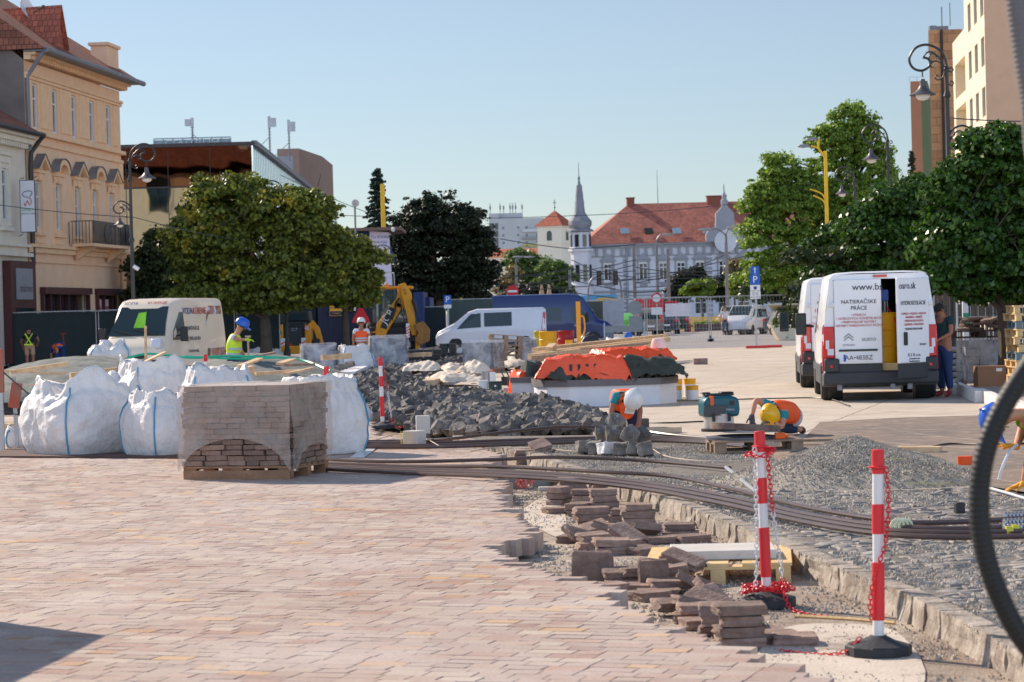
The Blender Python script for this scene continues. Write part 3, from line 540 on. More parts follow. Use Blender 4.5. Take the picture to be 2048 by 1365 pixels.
for nm, xa, xb, za, zb, c in (('wall', 0, 21, 11, zt, (180, 122, 90)), ('wall', 21, 34, 13, zt, (108, 118, 82)), ('wall', 0, 34, 0, 10.99, (160, 148, 138))):
    b = MB(); b.prism([(xa*s_, 0 if c[0] == 180 else -.04), (xb*s_, -.04), (xb*s_+4, 20), (xa*s_+3.6, 20)], za, zb, 'z'); b.build(nm, mat('rblk%d' % c[0], rgb(*c), .9, .06, .3), t, smooth=0)
b = MB()
for x in (0, .7, 1.4): b.cyl((x+.1, 1, zt), (x+.1, 1, zt+.5), .03, n=5)
b.beam((.1, 1, zt+.5), (1.5, 1, zt+.5), .04, .04); b.build('roof_rail', STEEL, t)
# -- grey blue palace across the square
def lp(px, py, Y, o): v = A(px, py, Y)-o; return v
PY = 320; s_ = PY/F
P0 = A(1172, 600, PY); P0.z = 0
PAL = thing('palace', 'grey blue palace with red tiled roof, skylights and a gabled centre bay', 'building', P0, 3.5)
pp = Pl(P0, 3.5); W1 = pp.at(1520, 500)[0]+8
GB = mat('grey_blue_render', rgb(212, 211, 216), .85, .06, .8, col2=rgb(222, 221, 224)); GBT = mat('grey_blue_trim', rgb(158, 158, 162), .85, .08, .8)
zc = pp.at(1300, 490)[1]
wx = [pp.at(x, 550)[0] for x in (1216.5, 1287, 1327, 1362.5, 1400.5, 1447)]; wx += [wx[-1]+2.6, wx[-1]+5.4]
zb, zt_ = pp.at(1216, 562)[1], pp.at(1216, 528)[1]
holes = [(x-.6, x+.6, zb, zt_) for x in wx]; gl = [(x-.85, x+.85, .8, pp.at(1216, 600)[1]) for x in wx[:-1]]
b = MB(); wall_holes(b, 0, W1, 0, zc, holes+gl, 0, .3); b.add([(0, 0, 0), (0, 16, 0), (0, 16, zc), (0, 0, zc)], [(0, 1, 2, 3)]); b.build('wall', GB, PAL, smooth=0, fix=False)
for x in wx: window(PAL, x, zb+.02, 1.16, zt_-zb-.04, .12, 2, .28, ft=.12)
for h in gl: window(PAL, (h[0]+h[1])/2, .82, 1.66, h[3]-.85, .12, 2, .3, ft=.1)
for x in wx:
    s = MB(); s.bb(x-.85, x-.62, -.1, 0, zb-.3, zt_+.2); s.bb(x+.62, x+.85, -.1, 0, zb-.3, zt_+.2); s.bb(x-.95, x+.95, -.2, 0, zt_+.21, zt_+.4); s.prism([(x-1.1, zt_+.42), (x+1.1, zt_+.42), (x, zt_+1.3)], -.25, 0)
    s.bb(x-.9, x+.9, -.2, 0, zb-.45, zb-.31); s.bb(x-.5, x+.5, -.08, 0, zb-.9, zb-.5); s.build('window_surround', GBT, PAL, smooth=0)
s = MB(); s.bb(-.05, W1, -.3, 0, zc-.35, zc); s.bb(-.05, W1, -.6, 0, zc+.01, zc+.2); s.bb(-.05, W1, -.12, 0, zc-1.5, zc-1.35); s.bb(-.05, W1, -.2, 0, zb-1.6, zb-1.35); s.bb(-.05, W1, -.12, 0, zb-2.1, zb-1.95)
for k in range(int(W1/1.1)): s.bb(k*1.1+.3, k*1.1+.65, -.22, 0, zc-1.34, zc-.36)
for k in range(14):
    for x in (3.6, (wx[0]+wx[1])/2, (wx[4]+wx[5])/2-.3): s.bb(x-.35, x+.35, -.06, 0, .5+k*.62, .9+k*.62)
s.build('cornice', GBT, PAL, smooth=0)
zr = pp.at(1300, 411)[1]+.6; xr = pp.at(1256, 413)[0]; yb = 16
s = MB(); s.add([(-.4, -.7, zc+.22), (W1, -.7, zc+.22), (W1, yb/2, zr), (xr+1, yb/2, zr), (-.4, yb, zc+.22), (W1, yb, zc+.22)], [(0, 1, 2, 3), (0, 3, 4), (4, 3, 2, 5)])
rf = planeuv(s.build('roof', tilemat('palace_roof_tile', rgb(178, 104, 86), .35, .42), PAL, smooth=0))
for px in (1252, 1300, 1356, 1416):
    x, z = pp.at(px, 467); fr = (z-zc-.22)/(zr-zc-.22); y = -.7+fr*(yb/2+.7)
    tt = math.atan2(zr-zc, yb/2+.7); s = MB(); s.box((x, y-.02, z+.35), (1.15, 1.3, .12), (math.degrees(tt), 0, 0)); s.build('skylight', mat('skylight_glass', rgb(150, 165, 175), .2) if px != 1300 else BLACK, rf, smooth=0)
for px, w_ in ((1274, 1.0), (1450, 2.6)):
    x, z = pp.at(px, 405); s = MB(); s.bb(x-w_/2, x+w_/2, yb/2-.6, yb/2+.4, zr-.8, zr+.7); s.bb(x-w_/2-.1, x+w_/2+.1, yb/2-.7, yb/2+.5, zr+.71, zr+.85); s.build('chimney', mat('brick_chimney', rgb(140, 80, 65), .9), rf, smooth=0)
x, z = pp.at(1449, 470); s = MB()      # gabled dormer over the centre bay
s.prism([(x-2.6, zc+.2), (x+2.6, zc+.2), (x+2.6, zc+1.1), (x+2.1, zc+1.9), (x+1.3, zc+2.1), (x+1.2, zc+3.9), (x, zc+5.2), (x-1.2, zc+3.9), (x-1.3, zc+2.1), (x-2.1, zc+1.9), (x-2.6, zc+1.1)], -.9, -.2)
s.lathe([(.45, 0), (.5, .8), (.3, 1.0), (.35, 1.4), (.1, 1.9), (.05, 3.0)], 8, (x, -.5, zc+4.8)); s.build('gable', GBT, PAL, smooth=0)
s = MB(); s.cyl((x, -1.0, zc+.2), (x, -.91, zc+.2), 1.5, n=20); s.build('medallion', GB, PAL)
s = MB(); s.cyl((wx[1]-2.2, -.15, 0), (wx[1]-2.2, -.15, zc), .12, n=6); s.build('downpipe', GBT, PAL)
# corner turret with its onion spire
tq = A(1164, 600, PY-1.5); tq.z = 0; k_ = s_
TW = thing('turret', 'corner turret of the palace with grey onion dome and tall spire', 'tower', tq, 0)
zz = lambda py: A(1164, py, PY-1.5).z
s = MB(); s.lathe([(1.55, 0), (1.55, zz(575)), (1.75, zz(574)), (1.75, zz(570)), (1.35, zz(568)), (1.35, zz(505)), (1.65, zz(503)), (1.65, zz(497)), (1.4, zz(495)), (1.4, zz(465))], 8); s.build('wall', GB, TW, smooth=0)
s = MB()
for zb_, zt2 in ((zz(564), zz(530)), (zz(494), zz(470))):
    for a in range(8): s.box((1.33*math.cos(R(a*45+22.5)), 1.33*math.sin(R(a*45+22.5)), (zb_+zt2)/2), (.12, .5, zt2-zb_), (0, 0, a*45+22.5))
s.build('window', GLASS, TW, smooth=0)
s = MB(); s.lathe([(1.75, zz(464)), (1.75, zz(461)), (1.3, zz(458)), (1.55, zz(450)), (1.55, zz(443)), (1.1, zz(435)), (.7, zz(425)), (.6, zz(410)), (.62, zz(408)), (.5, zz(395)), (.52, zz(393)), (.38, zz(375)), (.42, zz(373)), (.2, zz(368)), (.12, zz(360)), (.2, zz(357)), (.06, zz(352)), (.03, zz(325))], 8); s.build('spire', mat('slate_grey', rgb(138, 138, 144), .8, .15, 1), TW, smooth=0)
# -- church tower
CY = 430; cq = A(1114, 600, CY); cq.z = 0; zz = lambda py: A(1114, py, CY).z
CT = thing('church_tower', 'pale yellow church tower with red pyramid roof and cross', 'tower', cq, -28)
CWM = mat('pale_yellow_render', rgb(240, 228, 206), .85, .05, .5); hw = 2.35
b = MB(); b.bb(-hw, hw, -hw, hw, 0, zz(456)); b.bb(-hw-.2, hw+.2, -hw-.2, hw+.2, zz(455.8), zz(453)); b.bb(-hw-.15, hw+.15, -hw-.15, hw+.15, zz(489), zz(486)); b.build('wall', CWM, CT, smooth=0)
for sgn, ax in ((-1, 'y'), (1, 'x')):
    b = MB()
    pr = [(-.5, zz(482)), (.5, zz(482)), (.5, zz(468))]+[(.5*math.cos(a), zz(468)+.5*math.sin(a)) for a in [math.pi*k/6 for k in range(1, 6)]]+[(-.5, zz(468))]
    b.prism(pr, sgn*hw-.03, sgn*hw+.03, ax); b.build('window', GLASS, CT, smooth=0)
b = MB(); h2 = hw+.45; za, zb_ = zz(452.8), zz(421); b.add([(-h2, -h2, za), (h2, -h2, za), (h2, h2, za), (-h2, h2, za), (0, 0, zb_)], [(0, 1, 4), (1, 2, 4), (2, 3, 4), (3, 0, 4), (3, 2, 1, 0)]); planeuv(b.build('roof', tilemat('church_tile', rgb(190, 100, 72), .35, .4), CT, smooth=0))
b = MB(); b.cyl((0, 0, zb_-.2), (0, 0, zb_+1.9), .06, n=5); b.lathe([(0, -.2), (.2, 0), (0, .2)], 8, (0, 0, zb_+.5)); b.bb(-.3, .3, -.04, .04, zb_+1.3, zb_+1.42); b.build('cross', DIRON, CT)
q = A(1000, 600, CY+5); t = thing('church', 'long red tiled roof of the church nave left of its tower', 'building', (q.x, CY+5, 0), 0); wd = (1085-985)/F*CY; za, zb_ = A(1040, 512, CY).z, A(1040, 494, CY).z
b = MB(); b.bb(-2, wd, 2, 12, 0, za); b.build('wall', CWM, t, smooth=0); b = MB(); b.add([(-2.3, 1.5, za), (wd, 1.5, za), (wd, 7, zb_), (-1, 7, zb_), (-2.3, 12.5, za), (wd, 12.5, za)], [(0, 1, 2, 3), (3, 2, 5, 4), (0, 3, 4)]); planeuv(b.build('roof', tilemat('nave_tile', rgb(190, 100, 72), .35, .4), t, smooth=0))
# -- concrete apartment block far behind
AY = 900; a0 = A(982, 600, AY); a0.z = 0; t = thing('apartment_block', 'grey concrete apartment block with rooftop antennas far behind the church', 'building', a0, 0); u = AY/F
zt = A(1040, 437, AY).z; zt2 = A(1000, 427, AY).z; GC = mat('grey_concrete', rgb(190, 188, 186), .9, .08, .1)
b = MB(); b.bb(0, 20*u, -.1, 14, 0, zt2); b.bb(20.05*u, 110*u, 0, 14, 0, zt); b.bb(20.05*u, 68*u, 3, 10, zt, zt2+.1); b.build('wall', GC, t, smooth=0)
b = MB()
for k in range(9):
    z = zt-4-k*2.75
    b.bb(1*u, 10*u, -.2, -.11, z, z+2.4); b.bb(12*u, 18*u, -.2, -.11, z, z+2.4)
b.build('stair_glazing', GLASS, t, smooth=0)
for k in range(9):
    z = zt-4.2-k*2.75
    for x in (28, 58, 75, 96): window(t, x*u, z, 1.1, 1.4, -.1, 2, 0, ft=.12)
    b = MB(); b.bb(66*u, 100*u, -1.0, -.01, z-1, z-.85); b.bb(66*u, 100*u, -1.05, -1.01, z-.85, z+.1); b.build('balcony', mat('balc%d' % (k % 3), rgb(*((205, 205, 205), (150, 150, 150), (190, 175, 110))[k % 3]), .8), t, smooth=0)
for x in (3, 23, 30, 43, 48, 54, 67): b = MB(); b.cyl((x*u, 5, zt2), (x*u, 5, zt2+3+(x % 5)*.3), .14, n=5); b.bb(x*u-.3, x*u+.3, 4.9, 5.1, zt2+1.6, zt2+3); b.build('roof_antenna', ZINC, t, smooth=0)
# ---------------------------------------------------------------- trees
BARK = mat('tree_bark', rgb(82, 70, 60), .9, .3, 4, bump=.6, bsc=20)
def leaves(cl, n, size, seed, flat=.35, squash=.8, nm='crown', m=None, par=None, shape=0):
    rs = np.random.RandomState(seed); cl = np.array(cl, float); w_ = cl[:, 3]**2; idx = rs.choice(len(cl), n, p=w_/w_.sum())
    d = rs.normal(size=(n, 3)); d /= np.linalg.norm(d, axis=1)[:, None]; d[:, 2] = np.where(d[:, 2] < -.2, -d[:, 2]*.6, d[:, 2]); lump = 1+.55*np.sin(idx*12.9898)*np.cos(idx*4.1)
    rr = cl[idx, 3]*lump*(.35+.75*rs.rand(n)**.7); P = cl[idx, :3]+d*rr[:, None]*np.array([1, 1, squash])
    N = d*.9+rs.normal(size=(n, 3))*.55+np.array([0, 0, flat]); N /= np.linalg.norm(N, axis=1)[:, None]
    T = np.cross(N, rs.normal(size=(n, 3))); T /= np.linalg.norm(T, axis=1)[:, None]; B = np.cross(N, T); S = size*(.6+.7*rs.rand(n))[:, None]
    if shape == 0: pts = [(-.5, 0, 0), (0, -.38, .06), (.6, 0, -.08), (0, .38, .06)]
    else: pts = [(-.5, 0, 0), (-.1, -.5, .04), (.15, -.3, 0), (.6, 0, -.1), (.15, .3, 0), (-.1, .5, .04)]
    k = len(pts); V = np.stack([P+(T*a+B*b_+N*c)*S for a, b_, c in pts], 1).reshape(-1, 3)
    me = bpy.data.meshes.new(nm); me.vertices.add(n*k); me.vertices.foreach_set('co', V.ravel()); me.loops.add(n*k); me.loops.foreach_set('vertex_index', np.arange(n*k, dtype=np.int32))
    me.polygons.add(n); me.polygons.foreach_set('loop_start', np.arange(0, n*k, k, dtype=np.int32)); me.polygons.foreach_set('loop_total', np.full(n, k, dtype=np.int32)); me.update(calc_edges=True); me.materials.append(m)
    o = bpy.data.objects.new(nm, me); C.collection.objects.link(o); o.parent = par; return o
def tree(label, base, Y, blobs, n, size, m, seed, cr=.5, group=None, trunk=.16, dens=1., bare=0, shape=0, name='broadleaf_tree', cat='tree'):
    rs = random.Random(seed); b0 = A(base, 640, Y); b0.z = 0; t = thing(name, label, cat, b0, 0, group); u = Y/F; cl = []; cen = []
    for px, py, rx, ry in blobs:
        c = A(px, py, Y)-b0; rx *= u; ry *= u; c.y = rs.uniform(-.4, .4)*rx; cen.append(c); k = max(6, int(dens*7*(rx*rx*ry)**(2/3)/cr**2))
        for _ in range(k):
            d = Vector([rs.gauss(0, 1) for _ in range(3)]).normalized(); q = rs.uniform(.45, 1)**.5; r = cr*rs.uniform(.6, 1.35)
            cl.append((c.x+d.x*rx*q*.9, c.y+d.y*rx*q*.85, c.z+d.z*ry*q*.9, r*(.75 if q > .9 else 1)))
            if rs.random() < .45: q2 = rs.uniform(.98, 1.18); cl.append((c.x+d.x*rx*q2*.95, c.y+d.y*rx*q2*.85, c.z+d.z*ry*q2*.95, r*rs.uniform(.25, .5)))
    leaves(cl, n, size, seed, m=m, par=t, shape=shape)
    zmin = min(c.z for c in cen); b = MB(); top = Vector((0, 0, max(1.2, zmin*.75))); b.tube([(0, 0, -.05), (.03, 0, top.z*.5), top], [trunk*1.25, trunk, trunk*.85], 9)
    for c in cen:
        mid = top.lerp(c, .5)+Vector((rs.uniform(-.2, .2), rs.uniform(-.2, .2), .2)); b.tube([top, mid, c], [trunk*.55, trunk*.35, trunk*.15], 6)
        for q in rs.sample(cl, min(len(cl), 7)):
            q = Vector(q[:3])
            if (q-c).length < 3.5: b.tube([mid.lerp(c, .6), (c+q)/2+Vector((0, 0, -.1)), q], [trunk*.2, trunk*.12, .012], 5)
    for _ in range(bare):
        q = Vector(rs.choice(cl)[:3]); e = q+Vector((rs.uniform(-.5, .5), rs.uniform(-.9, -.2), rs.uniform(.2, .8))); b.tube([q, q.lerp(e, .5)+Vector((.08, 0, 0)), e], [.025, .018, .008], 4)
    b.build('trunk', BARK, t, fix=False); return t
def conifer(label, px, Y, ytop, ybot, wpx, n, m, seed, sparse=1.):
    rs = random.Random(seed); b0 = A(px, 640, Y); b0.z = 0; t = thing('spruce_tree', label, 'tree', b0); zt = A(px, ytop, Y).z; H = zt; W_ = wpx*Y/F; cl = []; b = MB(); b.tube([(0, 0, 0), (0, 0, H*.98)], [.18, .02], 7); z = H*.98; zb = A(px, ybot, Y).z
    while z > zb:
        fr = (H-z)/(H-zb); L = W_*(.08+.92*fr**.8)*sparse
        for k in range(5+int(fr*4)):
            a = rs.uniform(0, 6.28); l = L*rs.uniform(.55, 1.15); e = Vector((math.cos(a)*l, math.sin(a)*l, z-l*.25+rs.uniform(-.1, .1)))
            b.tube([(0, 0, z), e*.5+Vector((0, 0, z*.5)), e], [.03, .02, .01], 4)
            for j in range(1, 6): q = Vector((0, 0, z)).lerp(e, j/5); cl.append((q.x, q.y, q.z-.05, .1+.2*l*(1-abs(j/5-.5))*.55))
        z -= .16+.22*fr
    b.build('trunk', BARK, t, fix=False); leaves(cl, n, .16, seed, flat=-.1, squash=.6, m=m, par=t); return t
L_MAPLE = leafmat('maple_leaf', rgb(62, 78, 34), rgb(138, 142, 56), rgb(196, 172, 62), .575, .55, .3)
L_MAPLE_D = leafmat('dark_maple_leaf', rgb(36, 50, 28), rgb(72, 84, 42), rgb(120, 120, 50), .62, .6, .25)  # darker green maple foliage
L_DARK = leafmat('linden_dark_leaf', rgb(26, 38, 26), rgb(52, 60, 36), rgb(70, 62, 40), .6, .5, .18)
L_LIGHT = leafmat('ash_leaf', rgb(90, 118, 46), rgb(156, 178, 80), None, tr=.45)
L_GLOSS = leafmat('glossy_maple_leaf', rgb(36, 62, 26), rgb(84, 116, 44), rgb(160, 166, 56), .64, .45, .32, .3)
L_MID = leafmat('park_leaf', rgb(84, 110, 58), rgb(124, 142, 76), None, tr=.35)
L_OLIVE = leafmat('olive_leaf', rgb(120, 112, 66), rgb(150, 130, 84), None, tr=.3)
L_NEEDLE = leafmat('spruce_needle', rgb(30, 50, 42), rgb(50, 70, 56), None, tr=.1)
tree('big maple with yellowing leaves behind the workers on the left', 530, 90, [(450, 420, 80, 70), (480, 395, 65, 45), (560, 425, 85, 50), (610, 440, 75, 60), (420, 490, 95, 70), (520, 510, 120, 80), (620, 510, 95, 75), (460, 570, 130, 50), (590, 580, 120, 45), (380, 470, 50, 40), (420, 600, 90, 30), (540, 605, 110, 28)], 100000, .145, L_MAPLE, 11, .42, 'trees along the square', .22, bare=60, shape=1)
tree('small dark maple between the peach house and the big maple', 330, 112, [(320, 500, 45, 38), (300, 540, 40, 45), (350, 560, 60, 50), (320, 590, 60, 35), (300, 600, 50, 35), (370, 600, 70, 30)], 30000, .15, L_MAPLE_D, 12, .45, 'trees along the square', .14, shape=1)
tree('low round maple at the right foot of the big yellowing maple', 690, 92, [(690, 510, 50, 40), (725, 540, 42, 40), (660, 560, 60, 45), (700, 590, 55, 30)], 28000, .145, L_MAPLE, 13, .45, 'trees along the square', .14, shape=1)
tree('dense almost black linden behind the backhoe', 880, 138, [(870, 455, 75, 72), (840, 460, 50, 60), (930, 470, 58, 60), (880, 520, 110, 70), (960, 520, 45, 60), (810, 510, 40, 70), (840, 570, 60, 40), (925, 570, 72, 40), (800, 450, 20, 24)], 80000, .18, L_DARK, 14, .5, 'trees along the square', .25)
conifer('dark spruce behind the yellow mast left of the black linden', 762, 150, 332, 600, 56, 30000, L_NEEDLE, 15)
conifer('small distant spruce tip right of the tall ash tree', 1831, 190, 296, 560, 26, 9000, L_NEEDLE, 16)
tree('tall feathery light green ash behind the parking sign', 1620, 118, [(1700, 258, 50, 50), (1660, 290, 50, 40), (1740, 300, 42, 36), (1730, 360, 60, 55), (1650, 370, 70, 60), (1560, 340, 42, 40), (1535, 400, 45, 50), (1600, 430, 90, 70), (1530, 480, 50, 60), (1690, 440, 80, 80), (1560, 540, 75, 45), (1650, 540, 80, 50), (1500, 440, 22, 40), (1765, 350, 20, 30)], 125000, .15, L_LIGHT, 17, .42, 'trees along the right pavement', .25, dens=.9)
tree('leafy maple above the pallet stack at the right edge', 2010, 47, [(2010, 330, 75, 70), (1960, 330, 60, 60), (1930, 400, 70, 70), (2050, 400, 80, 90), (1990, 470, 90, 70), (2080, 480, 80, 90), (1940, 500, 70, 60), (1890, 460, 40, 50), (2030, 545, 100, 40), (1930, 555, 60, 35), (2110, 400, 60, 120), (1885, 480, 55, 65), (1905, 545, 60, 45), (2060, 575, 80, 32), (1990, 575, 110, 36), (1985, 290, 50, 36), (2040, 290, 50, 50), (1900, 380, 40, 40)], 120000, .105, L_GLOSS, 18, .27, 'maples in a row on the right', .17, shape=1)
tree('maple crown behind the white vans, second in the right row', 1850, 66, [(1840, 400, 60, 45), (1790, 430, 62, 60), (1870, 470, 80, 60), (1780, 500, 80, 60), (1850, 540, 90, 40), (1740, 460, 45, 45), (1900, 560, 60, 35), (1800, 560, 60, 35)], 90000, .115, L_GLOSS, 19, .38, 'maples in a row on the right', .15, shape=1)
tree('farthest and lowest maple of the right row, above the second van', 1690, 86, [(1700, 480, 50, 45), (1660, 500, 50, 48), (1640, 540, 42, 35), (1710, 540, 65, 38)], 36000, .13, L_GLOSS, 20, .4, 'maples in a row on the right', .13, shape=1)
for i, (lab, bx, Y, bl, n, m) in enumerate((
    ('green park tree left of the church tower, behind the power lines', 1045, 262, [(1040, 525, 38, 25), (1075, 545, 35, 30), (1040, 575, 38, 30)], 12000, L_MID),
    ('park tree hiding the foot of the church tower', 1115, 255, [(1110, 545, 32, 26), (1130, 570, 22, 30), (1095, 580, 32, 25)], 11000, L_MID),
    ('brownish park tree beside the grey street lamp', 1028, 240, [(1022, 560, 22, 22), (1018, 590, 30, 20)], 7000, L_OLIVE),
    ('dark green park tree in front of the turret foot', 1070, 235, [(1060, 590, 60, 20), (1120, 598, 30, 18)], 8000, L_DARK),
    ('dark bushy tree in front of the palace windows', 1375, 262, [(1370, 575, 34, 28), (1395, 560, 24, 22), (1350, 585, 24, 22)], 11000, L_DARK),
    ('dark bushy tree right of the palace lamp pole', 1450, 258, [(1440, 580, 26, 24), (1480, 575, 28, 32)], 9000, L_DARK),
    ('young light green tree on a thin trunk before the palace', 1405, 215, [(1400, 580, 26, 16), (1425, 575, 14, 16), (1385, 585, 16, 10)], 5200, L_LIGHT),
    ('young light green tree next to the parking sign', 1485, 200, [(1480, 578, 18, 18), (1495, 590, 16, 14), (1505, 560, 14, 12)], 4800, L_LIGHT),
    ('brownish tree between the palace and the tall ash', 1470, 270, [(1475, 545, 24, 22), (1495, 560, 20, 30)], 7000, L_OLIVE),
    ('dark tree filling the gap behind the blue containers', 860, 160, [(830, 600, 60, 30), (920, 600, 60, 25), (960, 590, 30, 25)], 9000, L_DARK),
    ('dark tree behind the second van at the street corner', 1570, 150, [(1560, 590, 60, 20), (1620, 585, 50, 24)], 12000, L_MAPLE_D))):
    tree(lab, bx, Y, bl, n, .3, m, 30+i, .7, 'park trees across the square', .12)
# ---------------------------------------------------------------- vehicles
RIM = mat('alloy_rim', rgb(150, 150, 155), .4, .1, metal=.7); LRED = mat('tail_lamp_red', (.6, .01, .02), .15, .1, coat=.6); LWHT = mat('lamp_clear', rgb(215, 215, 220), .15, .05, coat=.6)
def slab(b, pts, th=.01):
    pts = [Vector(p) for p in pts]; n = Vector((0, 0, 0))
    for i in range(len(pts)): n += pts[i].cross(pts[(i+1) % len(pts)])
    n.normalize(); k = len(pts); return b.add([p-n*th for p in pts]+[p+n*th for p in pts], [tuple(range(k))[::-1], tuple(range(k, 2*k))]+[(i, (i+1) % k, (i+1) % k+k, i+k) for i in range(k)])
def ring(y, zb, zm, zt, wb, wm, wt, r=.1):
    h = [(wb*.9, zb), (wb, zb+.06), (wm, zm-.12), (wm, zm), ((wm+wt)/2+.01, (zm+zt-r)/2), (wt, zt-r), (wt-r*.35, zt-r*.3), (wt-r*1.2, zt), (wt*.5, zt+.015)]
    return [(x, y, z) for x, z in h]+[(-x, y, z) for x, z in h[::-1]]
def hull(t, st, m, name='body', rear=True, front=True):
    rs = [ring(*s) for s in st]; b = MB(); b.loft(rs, caps=False); n = len(rs[0]); v = len(rs)
    if rear: b.f.append(tuple(range(n))); b.m.append(0)
    if front: b.f.append(tuple((v-1)*n+i for i in range(n))[::-1]); b.m.append(0)
    return b.build(name, m, t, smooth=.7)
def sx(st, y, z):
    for a, c in zip(st, st[1:]):
        if a[0] <= y <= c[0]+1e-6:
            f = (y-a[0])/(c[0]-a[0]); zm, zt, wb, wm, wt = [a[k]+(c[k]-a[k])*f for k in (2, 3, 4, 5, 6)]; r = .1
            return wm if z < zm else wm+(wt-wm)*min(1, (z-zm)/max(.01, zt-r-zm))
    return st[0][5]
def side(t, st, poly, sgn, m, name, off=.012, par=None):
    b = MB(); slab(b, [(sgn*(sx(st, y, z)+off*.4), y, z) for y, z in poly], off); return b.build(name, m, par or t, smooth=0)
def wheel(t, x, y, r=.34, w_=.23, arch=True, sgn=1, am=None):
    if arch:
        b = MB(); b.cyl((x-sgn*.25, y, r+.02), (x+sgn*.012, y, r+.02), r+.09, n=24); b.build('wheel_arch', am or BLACK, t)
    b = MB(); o = [(r*.62, -w_/2), (r*.93, -w_/2), (r, -w_*.36), (r, w_*.36), (r*.93, w_/2), (r*.62, w_/2)]
    b.T = Matrix.Translation((x, y, r)) @ Matrix.Rotation(R(90*sgn), 4, 'Y'); b.lathe(o, 26); q = b.build('wheel', RUBBER, t)
    b = MB(); b.T = Matrix.Translation((x, y, r)) @ Matrix.Rotation(R(90*sgn), 4, 'Y'); b.lathe([(0, w_*.38), (r*.2, w_*.42), (r*.25, w_*.3), (r*.55, w_*.36), (r*.63, w_*.47), (r*.63, w_*.3)], 20)
    for k in range(5): a = R(72*k); b.box((r*.4*math.cos(a), r*.4*math.sin(a), w_*.38), (r*.35, r*.16, .03), (0, 0, 72*k))
    b.build('rim', RIM, q)
def duc_st(L, H, lo=.42):      # large panel van: rear at y=0
    return [(0, lo, 1.15, H-.03, .93, .985, .86), (.12, lo-.04, 1.15, H, .97, 1.0, .87), (L-2.1, lo-.06, 1.15, H, .98, 1.0, .87), (L-1.75, lo-.06, 1.15, H-.04, .98, 1.0, .86), (L-1.45, lo-.06, 1.15, H-.18, .98, 1.0, .83), (L-.98, lo-.06, 1.12, 1.62, .98, 1.0, .84), (L-.72, lo-.06, 1.08, 1.3, .98, .99, .88), (L-.3, lo-.1, .95, 1.14, .97, .96, .82), (L-.06, lo-.12, .8, .95, .92, .9, .8), (L, lo-.05, .7, .82, .84, .8, .7)]
def mirror_arm(t, x, y, z, sgn, m=BLACK, h=.42):
    b = MB(); b.beam((x, y, z), (x+sgn*.18, y+.05, z+.02), .05, .05); b.box((x+sgn*.25, y, z+.05), (.2, .14, h)); o = b.build('wing_mirror', m, t, bevel=.03); b = MB(); b.box((x+sgn*.25, y-.075, z+.05), (.15, .012, h*.85)); b.build('mirror_glass', CARGLASS, o, smooth=0)
def hinge(t, x, z):
    b = MB(); b.box((x, -.045, z), (.11, .05, .075)); b.box((x, -.075, z), (.05, .03, .04)); b.build('hinge', WHITE, t, bevel=.008)
REDTX = mat('red_letter', rgb(190, 70, 70), .6); NAVY = mat('navy_letter', rgb(48, 52, 78), .6); DTX = mat('dark_letter', rgb(70, 68, 72), .6)
VW = mat('van_white', (.84, .84, .86), .32, .03, 1.5, coat=.35); BUMP = mat('van_bumper', rgb(70, 72, 76), .55, .1)
